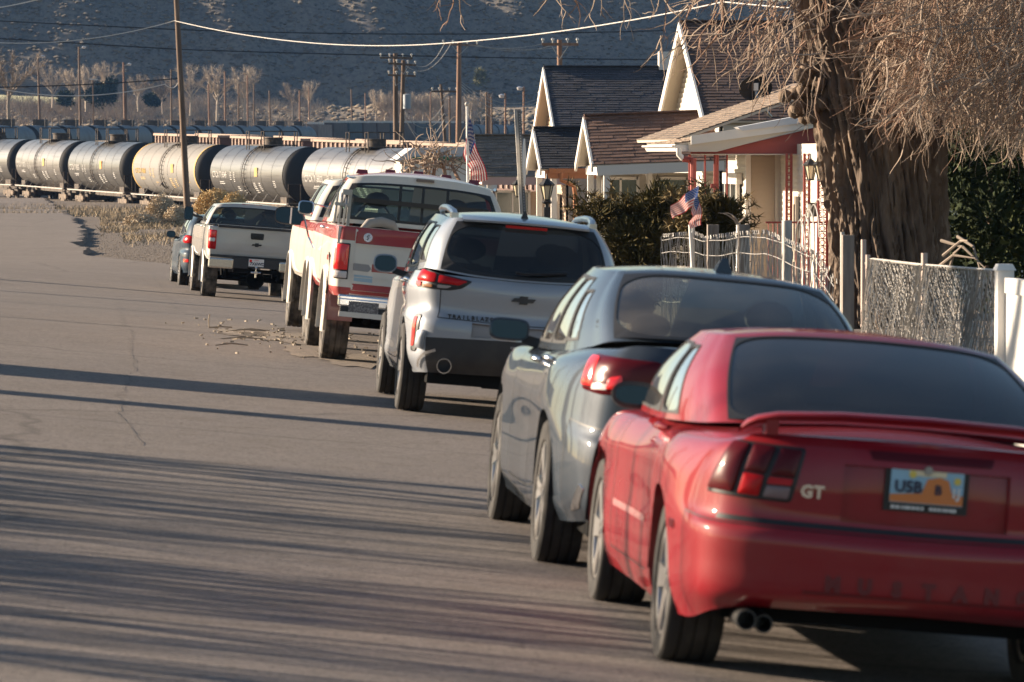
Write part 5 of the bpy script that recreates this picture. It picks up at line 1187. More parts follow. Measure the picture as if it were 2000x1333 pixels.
# gondola wagons behind the near train
m_gond = mat('rust_red_wagon', (.15, .085, .07), .85, noise=(.8, (.09, .055, .045), .4, .7)); m_rib = mat('pale_wagon_rib', (.33, .245, .195), .8)
def gondola():
    t = empty('gondola_car'); mb = MB()
    for s in (-1, 1): mb.box((s * 1.45, 0, 2.5), (.1, 15.6, 2.6))
    for y in (-7.8, 7.8): mb.box((0, y, 2.5), (2.9, .1, 2.6))
    mb.box((0, 0, 1.15), (2.9, 15.6, .2)); mb.build('wagon_box', m_gond, t)
    for k in range(20):
        mb = MB(); mb.box((-1.56, -7.5 + k * .79, 2.6), (.12, .16, 2.3)); mb.build('rib', m_rib, t)
    mb = MB(); mb.box((-1.53, 0, 3.85), (.26, 15.8, .16)); mb.box((1.53, 0, 3.85), (.26, 15.8, .16)); mb.box((0, -7.85, 3.85), (3.1, .2, .16)); mb.build('top_rim', m_rib, t)
    for y in (-5.6, 5.6): mb = MB(); mb.box((0, y, .55), (2.2, 2.4, .7)); mb.build('bogie', m_iron, t)
    return t
gp = [(q.x, q.y) for q in (P(330, 302, 330), P(485, 302, 312), P(645, 302, 295), P(845, 302, 279), P(1060, 302, 264), P(1300, 302, 250))]
gproto = gondola(); glab = ['rust red ribbed gondola behind the pale grey tank car', 'rust red ribbed gondola behind the tank car numbered CTCX 719049', 'rust red ribbed gondola above the silver tank car', 'rust red ribbed gondola behind the bare bush', 'rust red ribbed gondola hidden behind the porches']
for k in range(5):
    o = gproto if k == 0 else copy_tree(gproto); tag(o, glab[k], 'gondola car', 'gondola cars between the trains'); z0 = [-.30, -.55, -.83, -1.10, -1.32, -1.5]; set_on(o, gp[k + 1], gp[k], z0[k + 1], z0[k])
# far train: tanks, covered hoppers, tanks again
fa, fb = P(-20, 302, 470), P(1010, 302, 985)
def far_pt(i, n=31): t = i / n; return (fa.x + (fb.x - fa.x) * t, fa.y + (fb.y - fa.y) * t)
def far_tank(mm, simple=True):
    t = empty('far_tank_car'); link('tank', tank_mesh(mm), t)
    mb = MB(); mb.box((0, 0, ZC + Rt + .3), (1.2, 2.0, .7)); mb.build('manway', m_iron, t)
    mb = MB(); zt = ZC + Rt
    for y in (-1.9, 1.9):
        for s in (-1, 1): mb.tube([(s * .9, y, zt - .2), (s * .9, y, zt + .85)], .05, 4)
    mb.build('handrail', m_iron, t); mb = MB(); mb.box((0, 0, .75), (2.4, 16.2, .5))
    for y in (-6, 6): mb.box((0, y, .4), (2.2, 2.4, .7))
    mb.build('underframe', m_iron, t); return t
hop_cols = [(.06, .042, .034), (.052, .042, .04), (.17, .135, .12), (.035, .03, .032), (.03, .045, .055)]
def hopper(c):
    t = empty('far_hopper_car'); mb = MB(); mb.box((0, 0, 2.7), (3.1, 15.4, 3.2), taper=.92); mb.build('hopper_body', mat('hopper_paint', c, .8, noise=(.8, tuple(x * 1.5 for x in c), .45, .75)), t)
    for k in range(3): mb = MB(); mb.box((0, -4.6 + k * 4.6, 4.45), (1.1, 1.3, .42)); mb.build('hatch', mat('hatch_white', (.5, .48, .45), .7) if k == 0 else bpy.data.materials['hatch_white'], t)
    mb = MB(); mb.box((0, 0, .75), (2.2, 15.8, .7)); mb.build('underframe', m_iron, t); return t
ft = [far_tank(m_tblue), far_tank(mat('dark_blue_tank_paint', (.10, .125, .15), .6))]; hp = [hopper(c) for c in hop_cols]; used = set(); rg = random.Random(5)
ordw = ['first', 'second', 'third', 'fourth', 'fifth', 'sixth', 'seventh', 'eighth', 'ninth', 'tenth', 'eleventh', 'twelfth', 'thirteenth', 'fourteenth', 'fifteenth']
for i in range(31):
    p, q = far_pt(i), far_pt(i + 1); pm_ = ((p[0] + q[0]) / 2, (p[1] + q[1]) / 2); z = zat(246 if i < 14 else 243, pm_[1]) - (ZC + Rt)
    tankq = i < 13 or i >= 25; src = (ft[0] if (i not in (4, 7, 9) and i < 25) else ft[1]) if tankq else hp[rg.choice([0, 0, 1, 3, 2, 4, 0])]
    o = src if src.name not in used else copy_tree(src); used.add(src.name)
    if i < 13: tag(o, f'pale blue grey tank car in the far train, {ordw[i]} from its left end', 'tank car', 'tank cars of the far train')
    elif i < 25: tag(o, f'dark covered hopper car with pale hatches, {ordw[i - 13]} from the left of its row', 'hopper car', 'hopper cars of the far train')
    else: tag(o, f'dark blue tank car right of the hopper cars, {ordw[i - 25]} of that group', 'tank car', 'tank cars at the right of the far train')
    set_on(o, p, q, z, z)
for o in ft + hp:
    if o.name not in used:
        for c in list(o.children): bpy.data.objects.remove(c)
        bpy.data.objects.remove(o)
# ------------------------------------------------------------ houses
m_beige = mat('beige_siding', (.50, .42, .33), .75, noise=(1.5, (.44, .365, .285), .4, .7)); m_cream = mat('cream_siding', (.62, .585, .52), .7, noise=(1.5, (.55, .51, .45), .4, .7)); m_pinkb = mat('pink_beige_siding', (.48, .38, .30), .75, noise=(1.5, (.5, .37, .27), .4, .7))
m_trim = mat('white_trim', (.66, .63, .58), .5, noise=(2, (.64, .61, .57), .45, .75)); m_red = mat('barn_red_trim', (.30, .055, .04), .6, noise=(3, (.24, .045, .035), .4, .7)); m_orangew = mat('copper_brown_gutter', (.34, .13, .05), .55); m_pinkf = mat('dusty_pink_fascia', (.52, .34, .29), .7)
m_wind = mat('dark_window_glass', (.05, .07, .065), .08, coat=1.0); m_dark = mat('black_iron', (.02, .018, .016), .5); m_lampglass = mat('lantern_glass', (.6, .52, .36), .2, coat=.5); m_soffit = mat('soffit', (.5, .45, .37), .8)
def shingle_set(cols): return [mat('shingle', c, .95, noise=[(9, tuple(x * .72 for x in c), .4, .7), (60, tuple(min(1, x * 1.5) for x in c), .6, .8)]) for c in cols]
def planks(root, p0, p1, z0, z1, m, ex=.115, clip=None, out=None, lap=.014, name='siding_plank'):
    """clapboards from p0 to p1 (xy); clip(z) -> (t0, t1) trims a gable"""
    p0, p1 = Vector((*p0, 0)), Vector((*p1, 0)); d = (p1 - p0); ln = d.length; d /= ln; n = Vector((d.y, -d.x, 0)); out = out or 1; n *= out; cache = {}
    k = 0; z = z0; objs = []
    while z < z1 - .02:
        h = min(ex, z1 - z); a, b = clip(z + h / 2) if clip else (0, 1)
        if b - a > .02:
            key = (round(b - a, 3), round(h, 3))
            if key not in cache:
                w_ = ln * (b - a); mb = MB(); mb.add([(0, 0, 0), (w_, 0, 0), (w_, -.036, .0), (0, -.036, .0), (0, -.004, h + .008), (w_, -.004, h + .008), (w_, .0, h + .008), (0, 0, h + .008)], [(3, 2, 5, 4), (0, 3, 4, 7), (1, 6, 5, 2), (0, 1, 2, 3), (4, 5, 6, 7)]); cache[key] = mb.mesh(name, m)
            o = link(name, cache[key], root); c = p0 + d * ln * a
            Mx = Matrix(((d.x, -n.x, 0, c.x), (d.y, -n.y, 0, c.y), (0, 0, 1, z), (0, 0, 0, 1))); o.matrix_local = Mx; objs.append(o)
        z += ex
    return objs
def shingles(root, e0, e1, r0, r1, mats, ex=.14, wd=.33, limit=300, seed=1, deck=None):
    """tiled slope: eave from e0 to e1, ridge from r0 to r1 (same direction)"""
    e0, e1, r0, r1 = map(Vector, (e0, e1, r0, r1)); rg = random.Random(seed); sl = (r0 - e0).length; n = max(1, int(round(sl / ex)))
    dk = MB(); nn = (e1 - e0).cross(r0 - e0).normalized(); nn = nn if nn.z > 0 else -nn
    dk.add([p - nn * k for k in (.01, .06) for p in (e0, e1, r1, r0)], [(0, 1, 2, 3), (4, 7, 6, 5), (0, 4, 5, 1), (1, 5, 6, 2), (2, 6, 7, 3), (3, 7, 4, 0)]); dk.build('roof_deck', deck or m_soffit, root)
    meshes = []
    for m in mats:
        for w_ in (wd * .98, wd * .8, wd * 1.15):
            mb = MB(); th = rg.uniform(.012, .02); mb.add([(-w_ / 2, 0, 0), (w_ / 2, 0, 0), (w_ / 2, ex * 1.12, -.004), (-w_ / 2, ex * 1.12, -.004), (-w_ / 2, 0, th), (w_ / 2, 0, th), (w_ / 2, ex * 1.12, .004), (-w_ / 2, ex * 1.12, .004)], [(4, 5, 6, 7), (0, 1, 5, 4), (0, 4, 7, 3), (1, 2, 6, 5)]); meshes.append((mb.mesh('shingle', m), w_, mb))
    cnt = 0; rest = MB(); rm = [m for m in mats]
    up = (r0 - e0).normalized(); al = (e1 - e0).normalized(); up = (up - al * up.dot(al)).normalized()
    for i in range(n):
        t = i / n; a = e0.lerp(r0, t); b = e1.lerp(r1, t); ln = (b - a).length; x = -rg.random() * wd
        while x < ln:
            mi = rg.randrange(len(meshes)); me, w_, mb = meshes[mi]
            x0, x1 = max(x, 0), min(x + w_, ln)
            if x1 - x0 > .04:
                c = a + al * ((x0 + x1) / 2) + nn * rg.uniform(0, .004); sx = (x1 - x0 - .006) / w_
                if cnt < limit:
                    o = link('shingle', me, root); o.matrix_local = Matrix(((al.x * sx, up.x, nn.x, c.x), (al.y * sx, up.y, nn.y, c.y), (al.z * sx, up.z, nn.z, c.z), (0, 0, 0, 1))); cnt += 1
                else: rest.add([c + al * v[0] * sx + up * v[1] + nn * v[2] for v in mb.v], mb.f, mi // 3)
            x += w_
    if rest.v: tag(rest.build('shingle_field', rm, root, fix=False), kind='stuff')
    q = MB(); q.bar(r0 + nn * .02, r1 + nn * .02, .22, .03, upv=nn); q.build('ridge_cap', mats[0], root)
def board(root, name, a, b, wd, th, m, upv=(0, 0, 1)):
    q = MB(); q.bar(a, b, wd, th, upv=upv); return q.build(name, m, root)
def windw(root, c, w_, h_, axis='y', m=None, out=-1, name='window', nm=2):
    """window on a wall whose normal is -x (axis y) or -y (axis x)"""
    q = MB(); t = .07; o = None
    def bx(u, v, du, dv, dep, off):
        return ((c[0] + out * off, c[1] + u, c[2] + v), (dep, du, dv)) if axis == 'y' else ((c[0] + u, c[1] + out * off, c[2] + v), (du, dep, dv))
    for u, v, du, dv in ((-w_ / 2, 0, t, h_ + t), (w_ / 2, 0, t, h_ + t), (0, h_ / 2, w_, t), (0, -h_ / 2, w_, t), (0, 0, w_, .04)) + tuple((x, 0, .05, h_) for x in ([0] if nm == 2 else [])): q.box(*bx(u, v, du, dv, .07, .035))
    o = q.build(name, m or m_trim, root); q = MB(); q.box(*bx(0, 0, w_ - .02, h_ - .02, .02, .0)); q.build('pane', m_wind, o); q = MB(); q.box(*bx(0, -h_ / 2 - .06, w_ + .14, .05, .12, .05)); q.build('sill', m or m_trim, o); return o
def gable_porch(name, label, px_l, px_pk, px_r, py_pk, py_e, X0, X1, roofm, trimm, sidm, fascm, ex=.14, rise=0.0, limit=300):
    """small gabled porch whose gable faces the street"""
    t = empty(name, label=label, cat='house', group='houses along the street'); K = F
    def Yof(px, X=X0): return X * K / (px - 210)
    Yn, Yp, Yf = Yof(px_r), Yof(px_pk), Yof(px_l); zp, ze = zat(py_pk, Yp), zat(py_e, Yp); hw = (Yf - Yn) / 2; Yp = (Yf + Yn) / 2; oh = .25
    t['_dims'] = [Yn, Yp, Yf, zp, ze]
    shingles(t, (X0 - oh, Yn, ze), (X1, Yn, ze + rise), (X0 - oh, Yp, zp), (X1, Yp, zp + rise), roofm, ex, limit=limit, seed=len(label))
    shingles(t, (X0 - oh, Yf, ze), (X1, Yf, ze + rise), (X0 - oh, Yp, zp), (X1, Yp, zp + rise), roofm, ex, limit=0, seed=3)
    for Y in (Yn, Yf): board(t, 'rake_board', (X0 - oh - .02, Y, ze - .05), (X0 - oh - .02, Yp, zp - .05), .05, .20, trimm, upv=(1, 0, 0)) if False else None
    for Y in (Yn, Yf):
        d = Vector((0, Yp - Y, zp - ze)).normalized(); q = MB(); q.prism([(X0 - oh - .03, Y, ze + .02), (X0 - oh - .03, Yp, zp + .02), (X0 - oh - .03, Yp, zp - .16), (X0 - oh - .03, Y + d.y * .05, ze - .16)], (.05, 0, 0)); q.build('rake_board', trimm if Y == Yn or trimm is m_trim else fascm, t)
    planks(t, (X0, Yf), (X0, Yn), ze - .02, zp - .1, sidm, .10, clip=lambda z: (lambda f: (.5 - .46 * f, .5 + .46 * f))(max(0, (zp - .12 - z) / (zp - ze))), out=-1)
    q = MB(); q.prism([(X0 + .03, Yf, ze), (X0 + .03, Yn, ze), (X0 + .03, Yp, zp - .1)], (.04, 0, 0)); q.build('gable_back', sidm, t)
    # eave beam on the camera side, posts, floor
    q = MB(); q.box(((X0 + X1) / 2 - .1, Yn + .06, ze - .13 + rise / 2), (X1 - X0 + .1, .1, .22), rot=(0, -math.atan2(rise, X1 - X0), 0)); q.build('eave_beam', fascm, t)
    q = MB(); q.box((X0 + .04, Yp, ze - .13), (.12, hw * 2 - .1, .2)); q.build('front_beam', trimm if trimm is m_trim else m_trim, t)
    gzv = gz(X0, Yp)
    for Y in (Yn + .12, Yf - .12): q = MB(); q.box((X0 + .08, Y, (ze - .22 + gzv) / 2), (.14, .14, ze - .22 - gzv)); q.build('porch_post', m_trim, t)
    q = MB(); q.box(((X0 + X1) / 2, Yp, gzv + .12), (X1 - X0 + .2, hw * 2, .3)); q.build('porch_floor', m_trim, t)
    return t, (Yn, Yp, Yf, zp, ze)
sh_slate = shingle_set([(.055, .058, .072), (.066, .066, .082), (.045, .047, .06)]); sh_dark = shingle_set([(.024, .027, .036), (.032, .035, .046), (.018, .02, .028)]); sh_brown = shingle_set([(.17, .098, .072), (.20, .115, .084), (.14, .08, .06)])
sh_tan = shingle_set([(.21, .16, .125), (.25, .195, .15), (.18, .14, .11)]); sh_grey = shingle_set([(.16, .14, .12), (.19, .165, .145), (.13, .115, .10)]); sh_dkbrown = shingle_set([(.115, .072, .06), (.135, .085, .07), (.095, .06, .05)])
def main_house(t, X0, px_l, px_pk, px_r, py_pk, py_b, X1, roofm, sidm, trimm, zsill, limit=300, seed=2):
    Yn, Yp, Yf = X0 * F / (px_r - 210), X0 * F / (px_pk - 210), X0 * F / (px_l - 210); hw = max(Yf - Yp, Yp - Yn); zp = zat(py_pk, Yp); ze = zat(py_b, Yp); Yn, Yf = Yp - hw, Yp + hw; oh = .35
    shingles(t, (X0 - oh, Yn, ze), (X1, Yn, ze), (X0 - oh, Yp, zp), (X1, Yp, zp), roofm, .145, limit=limit, seed=seed); shingles(t, (X0 - oh, Yf, ze), (X1, Yf, ze), (X0 - oh, Yp, zp), (X1, Yp, zp), roofm, .145, limit=0, seed=4)
    for Y in (Yn, Yf):
        d = Vector((0, Yp - Y, zp - ze)).normalized(); q = MB(); q.prism([(X0 - oh - .03, Y, ze + .03), (X0 - oh - .03, Yp, zp + .03), (X0 - oh - .03, Yp, zp - .22), (X0 - oh - .03, Y + d.y * .1, ze - .2)], (.05, 0, 0)); q.build('rake_board', trimm, t)
    planks(t, (X0, Yf), (X0, Yn), ze - .0, zp - .1, sidm, .115, clip=lambda z: (lambda f: (.5 - .49 * f, .5 + .49 * f))(max(0, (zp - .12 - z) / (zp - ze))), out=-1)
    q = MB(); q.prism([(X0 + .03, Yf, ze), (X0 + .03, Yn, ze), (X0 + .03, Yp, zp - .08)], (.05, 0, 0)); q.build('gable_back', sidm, t)
    # walls below
    q = MB(); q.box(((X0 + X1) / 2 + .1, Yp, (ze + zsill) / 2 - .02), (X1 - X0 - .1, hw * 2 - .5, ze - zsill)); q.build('wall', sidm, t)
    planks(t, (X0 + .02, Yf - .3), (X0 + .02, Yn + .3), zsill, ze, sidm, .115, out=-1); planks(t, (X0 + .1, Yn + .24), (X1, Yn + .24), zsill, ze - .05, sidm, .115, out=1)
    return Yn, Yp, Yf, zp, ze
# A: pink fascia porch, slate blue main roof
tA, dA = gable_porch('house', 'far house with grey shingled porch, pink fascia and tall slate blue roof', 950, 943, 930, 268, 345, 11.0, 13.4, sh_grey, m_trim, m_pinkb, m_pinkf) if False else gable_porch('house', 'far house with grey shingled porch, pink fascia and tall slate blue roof', 934, 942, 951, 268, 345, 11.0, 13.4, sh_grey, m_trim, m_pinkb, m_pinkf)
mA = main_house(tA, 13.4, 1067, 1085, 1106, 133, 252, 20.5, sh_slate, m_pinkb, m_trim, gz(13, 130))
q = MB(); q.box((16.7, mA[1], mA[3] + .22), (.36, .36, .55)); q.build('chimney', m_trim, tA)
windw(tA, (13.36, mA[1] - 1.2, .3), 1.1, 1.2); windw(tA, (13.36, mA[1] + 1.2, .3), 1.1, 1.2)
q = MB(); q.box((12.2, dA[2] - .1, .1), (2.2, .06, 1.8)); q.build('wall', m_pinkb, tA); windw(tA, (12.0, dA[2] - .16, .35), 1.0, 1.3, 'x')
# B: blue black porch with copper brown gutter
tB, dB = gable_porch('house', 'house with blue black porch roof and copper brown gutter and downspout', 1047, 1062, 1077, 253, 330, 11.0, 13.6, sh_dark, m_trim, m_cream, m_orangew)
Yn, Yp, Yf, zp, ze = dB
q = MB(); q.box((13.9, Yp + 1.5, .0), (.6, 7.5, 3.4)); q.build('wall', m_cream, tB); planks(tB, (13.58, Yf + 3), (13.58, Yn - 1.2), gz(13, Yp), ze - .05, m_cream, .115, out=-1); planks(tB, (13.58, Yn - 1.25), (16.5, Yn - 1.25), gz(13, Yp), 1.7, m_cream, .115, out=1)
q = MB(); q.box((15.2, Yp + .5, 1.9), (4.0, 8.4, .25)); q.build('roof_edge', m_trim, tB)
windw(tB, (13.55, Yp, .3), 1.1, 1.3); windw(tB, (13.55, Yp - 2.4, .3), .8, 1.3)
q = MB(); q.box((12.3, Yn + .02, ze - .05), (2.7, .13, .12)); q.build('gutter', m_orangew, tB)
q = MB(); x0 = 11.15; q.tube([(x0 + .1, Yn - .02, ze - .1), (x0 + .1, Yn - .02, ze - .28), (x0 + .42, Yn + .1, ze - .42), (x0 + .46, Yn + .1, ze - .6), (x0 + .5, Yn + .1, gz(x0, Yn))], .055, 6); q.build('downspout', m_orangew, tB)
q = MB(); q.box((13.56, Yp + 1.55, -.3), (.05, .95, 2.05)); dd = q.build('door', m_trim, tB); q = MB(); q.box((13.52, Yp + 1.2, -.3), (.05, .05, .08)); q.build('handle', m_dark, dd)
# C: brown porch, tall brown main gable
tC, dC = gable_porch('house', 'house with brown shingled porch and tall cream gable, white rake boards', 1147, 1160, 1181, 230, 322, 11.0, 13.75, sh_brown, m_trim, m_cream, m_trim, rise=.11)
mC = main_house(tC, 13.6, 1314, 1360, 1410, 45, 238, 21.5, sh_dkbrown, m_cream, m_trim, gz(13, 105), seed=9)
Yn, Yp, Yf, zp, ze = dC
windw(tC, (13.55, mC[1] - 1.7, 2.75), .55, .9); windw(tC, (13.55, mC[1] - .1, .35), 1.3, 1.4); windw(tC, (13.55, mC[1] + 2.4, .35), 1.0, 1.4)
q = MB(); q.box((12.35, Yf - .2, .15), (2.6, .06, 2.0)); q.build('wall', m_cream, tC); planks(tC, (11.2, Yf - .24), (13.5, Yf - .24), gz(12, Yf), ze - .2, m_cream, .115, out=1)
windw(tC, (11.75, Yf - .29, .80), .8, 1.5, 'x'); windw(tC, (12.95, Yf - .29, .80), .7, 1.5, 'x', nm=1); q = MB(); q.box((12.38, Yf - .55, .25), (.09, .5, 3.0)); q.build('porch_divider', m_trim, tC)
q = MB(); q.box((12.4, Yn + .5, -.15), (.06, .9, 2.0)); dd = q.build('door', m_trim, tC); q = MB(); q.box((12.35, Yn + .2, -.15), (.05, .05, .08)); q.build('handle', m_dark, dd)
# satellite dish on C's main roof
ds = empty('satellite_dish', label='dark round satellite dish on bent arm in front of the brown roof', cat='satellite dish')
c = P(1475, 172, 99); mb = MB(); mb.lathe([(.06, .001), (.05, .15), (.02, .3), (-.02, .38), (-.03, .38), (.01, .28), (.03, .001)], 24, 'y'); o = mb.build('dish', m_dark, ds, 40); o.location = c; o.rotation_euler = (.3, 0, .2); o.scale = (1, 1, .75)
mb = MB(); mb.tube([c + Vector((0, -.05, -.02)), c + Vector((.02, -.12, -.22)), c + Vector((.12, -.1, -.38)), c + Vector((.36, .1, -.62))], .035, 7); mb.build('arm', M['dull_metal'], ds, 40)
mb = MB(); mb.box(c + Vector((-.0, -.1, .02)), (.09, .12, .16)); mb.build('receiver', m_trim, ds)
# D: red beamed porch behind the big tree
tD = empty('house', label='nearest house with barn red porch beam, ornate red posts and low tan roof', cat='house', group='houses along the street')
def D(px, py, d): return P(px, py, d)
y0 = 88.0
def slab(name, pts, off, m): q = MB(); q.prism(pts, off); return q.build(name, m, tD)
a, b = D(1318, 286, 88), D(1640, 238, 88)
shingles(tD, a + Vector((0, 4.6, .05)), a + Vector((0, 0, .05)), b + Vector((0, 4.6, .05)), b + Vector((0, 0, .05)), sh_tan, .14, limit=200, seed=5)
a2, b2 = D(1321, 272, 92.7), D(1640, 160, 92.7)
shingles(tD, a2 + Vector((0, 7, 0)), a2, b2 + Vector((0, 7, 0)), b2, sh_tan, .14, limit=0, seed=6)
slab('rake_board', [D(1350, 266, 87.9), D(1640, 222, 87.9), D(1640, 243, 87.9), D(1350, 283, 87.9)], (0, .06, 0), m_trim)
slab('rake_board', [D(1345, 280, 87.95), D(1400, 276, 87.95), D(1560, 254, 87.95), D(1400, 297, 87.95), D(1345, 297, 87.95)], (0, .06, 0), m_soffit)
slab('flashing', [D(1440, 249, 87.85), D(1570, 225, 87.85), D(1600, 226, 87.85), D(1600, 236, 87.85), D(1450, 256, 87.85)], (0, .5, 0), mat('pale_flashing', (.55, .56, .58), .5))
slab('gutter_end', [D(1566, 224, 87.8), D(1600, 226, 87.8), D(1600, 242, 87.8), D(1572, 240, 87.8)], (0, .1, 0), m_trim)
slab('porch_beam', [D(1400, 296, 88.1), D(1620, 243, 88.1), D(1640, 243, 88.1), D(1640, 301, 88.1), D(1350, 301, 88.1), D(1350, 296, 88.1)], (0, .12, 0), m_red)
slab('beam_edge', [D(1350, 301, 88.05), D(1640, 301, 88.05), D(1640, 303, 88.05), D(1350, 303, 88.05)], (0, .2, 0), m_soffit)
q = MB(); gx = D(1312, 284, 88); gy = D(1366, 284, 88); prof = [(0, .0), (.0, -.03), (.06, -.05), (.1, -.12), (.42, -.12), (.42, .0)]
q.prism([(gx.x + x, gx.y - .03, gx.z + z) for x, z in prof], (0, 5, 0)); q.build('gutter', m_trim, tD)
q = MB(); p0 = D(1326, 290, 87.8); q.tube([p0, p0 + Vector((.0, 0, -.12)), p0 + Vector((.08, 0, -.2))], .055, 8); q.build('gutter_outlet', m_trim, tD, 40)
zg = gz(11, 88)
q = MB(); p1 = D(1354, 310, 87.8); q.tube([p0 + Vector((.08, 0, -.2)), p0 + Vector((.2, 0, -.22)), p1, Vector((p1.x, p1.y, zg))], .06, 8); q.build('downspout', m_red, tD, 40)
for px, d, r in ((1377, 88.2, .02), (1397, 88.2, .035), (1401, 88.25, .03), (1420, 88.3, .02), (1347, 88.2, .03)):
    p = D(px, 302, d); q = MB(); q.tube([p, (p.x, p.y, zg)], r, 6); q.build('porch_pole', m_red, tD)
p = D(1395, 364, 88.1); q = MB(); q.box(p, (.13, .1, .09)); q.build('meter_box', m_red, tD)
# stepped front wall
def wx(px, Y): return (px - 210) * Y / F
XA = 12.5; yA0, yA1 = XA * F / (1466 - 210), XA * F / (1424 - 210)
q = MB(); q.box((XA + .15, (yA0 + yA1) / 2 + .2, .2), (.2, yA1 - yA0 + .2, 4.2)); q.build('wall', m_cream, tD); planks(tD, (XA + .03, yA1 + .2), (XA + .03, yA0), zg, 2.05, m_cream, .115, out=-1)
wd = windw(tD, (XA, (yA0 + yA1) / 2 + .5, .55), 1.7, 2.0)
q = MB(); q.box((XA - .03, (yA0 + yA1) / 2 + .5, 1.62), (.12, 2.1, .22)); q.build('window_head', m_trim, tD)
XB = wx(1526, yA0)
q = MB(); q.box((XA + .0, yA0 - .03, .3), (.10, .09, 4.0)); q.build('corner_board', m_trim, tD)
planks(tD, (XA + .06, yA0), (XB - .05, yA0), zg, 2.1, m_beige, .112, out=1)
q = MB(); q.box(((XA + XB) / 2 + .02, yA0 + .12, .3), (XB - XA, .2, 4.0)); q.build('wall', m_beige, tD)
q = MB(); q.box((XB - .02, yA0 - .03, .3), (.09, .09, 4.0)); q.build('corner_board', m_cream, tD)
yB = XB * F / (1640 - 210)
planks(tD, (XB + .02, yA0 - .1), (XB + .02, yB), zg, 2.1, m_cream, .115, out=-1); q = MB(); q.box((XB + .14, (yA0 + yB) / 2, .3), (.2, yA0 - yB, 4.0)); q.build('wall', m_cream, tD)
yd = XB * F / (1556 - 210); q = MB(); q.box((XB - .01, yd, .05), (.05, 1.25, 2.5)); dd = q.build('door', mat('pale_beige_door', (.56, .5, .4), .5), tD)
for z_ in (.75, -.35):
    q = MB(); q.box((XB - .04, yd, z_), (.03, .8, .8)); q.build('door_panel', bpy.data.materials['pale_beige_door'], dd)
q = MB(); q.tube([(XB - .09, yd - .5, .1), (XB - .09, yd - .5, .25)], .02, 6); q.build('handle', m_dark, dd)
def ornate(px, d, z1, w_=.13):
    e = empty('ornate_post', parent=tD); p = D(px, 302, d); 
    for s in (-1, 1): q = MB(); q.box((p.x + s * w_ / 2, p.y, (z1 + zg) / 2), (.045, .045, z1 - zg)); q.build('post_bar', m_red, e)
    q = MB(); z = zg + .1; k = 0
    while z < z1 - .1:
        q.box((p.x, p.y, z), (w_, .012, .02)); q.tube([(p.x + w_ * .3 * math.cos(t), p.y, z + .06 + .045 * math.sin(t)) for t in np.linspace(0, 2 * math.pi, 9)], .008, 4, caps=False); z += .13
    tag(q.build('scroll_work', m_red, e), kind='stuff')
for px, d, w_ in ((1541, 87.9, .09), (1576, 85.4, .09), (1607, 83.9, .16)): ornate(px, d, 2.12, w_)
pr = D(1607, 440, 83.9); q = MB()
for k in range(16): x = pr.x - 1.0 + k * .085; q.tube([(x, pr.y, zg + .1), (x, pr.y, pr.z + .05)], .008, 4)
q.tube([(pr.x - 1.05, pr.y, pr.z + .05), (pr.x + .4, pr.y, pr.z + .05)], .018, 5); tag(q.build('porch_railing', m_red, tD), kind='stuff')
def lantern(name, label, c, k=1.0, post=None, cat='lantern'):
    e = empty(name, label=label, cat=cat, group='lanterns'); c = Vector(c)
    q = MB(); q.lathe([(.0, .001), (.0, .07 * k), (.02 * k, .075 * k), (.03 * k, .06 * k)], 6, 'z', c); q.lathe([(.26 * k, .13 * k), (.28 * k, .14 * k), (.36 * k, .05 * k), (.38 * k, .02 * k), (.46 * k, .012 * k), (.47 * k, .001)], 6, 'z', c); q.build('lantern_roof', m_dark, e)
    q = MB(); q.lathe([(.03 * k, .05 * k), (.26 * k, .10 * k)], 6, 'z', c); q.build('lantern_glass', m_lampglass, e)
    q = MB()
    for j in range(6): t = math.pi * j / 3; q.tube([c + Vector((.058 * k * math.cos(t), .058 * k * math.sin(t), .03 * k)), c + Vector((.108 * k * math.cos(t), .108 * k * math.sin(t), .26 * k))], .008 * k, 4)
    q.build('lantern_frame', m_dark, e)
    if post: q = MB(); q.tube([c, (c.x, c.y, post)], .035 * k, 8); q.lathe([(-.06, .09), (-.02, .11), (.0, .09)], 8, 'z', c); q.box((c.x, c.y, c.z - .28), (.13, .13, .30)); q.build('lamp_post', m_dark, e)
    return e
lantern('lantern', 'black glazed lantern hanging on the red porch left of the trunk', D(1583, 353, 85.0), 1.05); lantern('lantern', 'black lantern right at the trunk edge on the red porch', D(1604, 354, 83.6), 1.1)
lantern('lamp_post', 'black lantern on a post in front of the copper brown gutter house', P(1068, 393, 98), 1.25, gz(10, 98), 'lamp post'); lantern('lantern', 'small black lantern beside the street sign post on the pink fascia porch', P(1011, 386, 128), 1.3)
mbx = empty('mailbox', label='black and white mailbox fixed on the cream wall by the red posts', cat='mailbox'); p = D(1590, 410, 85.4); q = MB(); q.box(p, (.18, .1, .26)); q.build('box', m_dark, mbx); q = MB(); q.box(p + Vector((-.10, -.01, -.02)), (.05, .1, .24)); q.build('lid', m_trim, mbx)
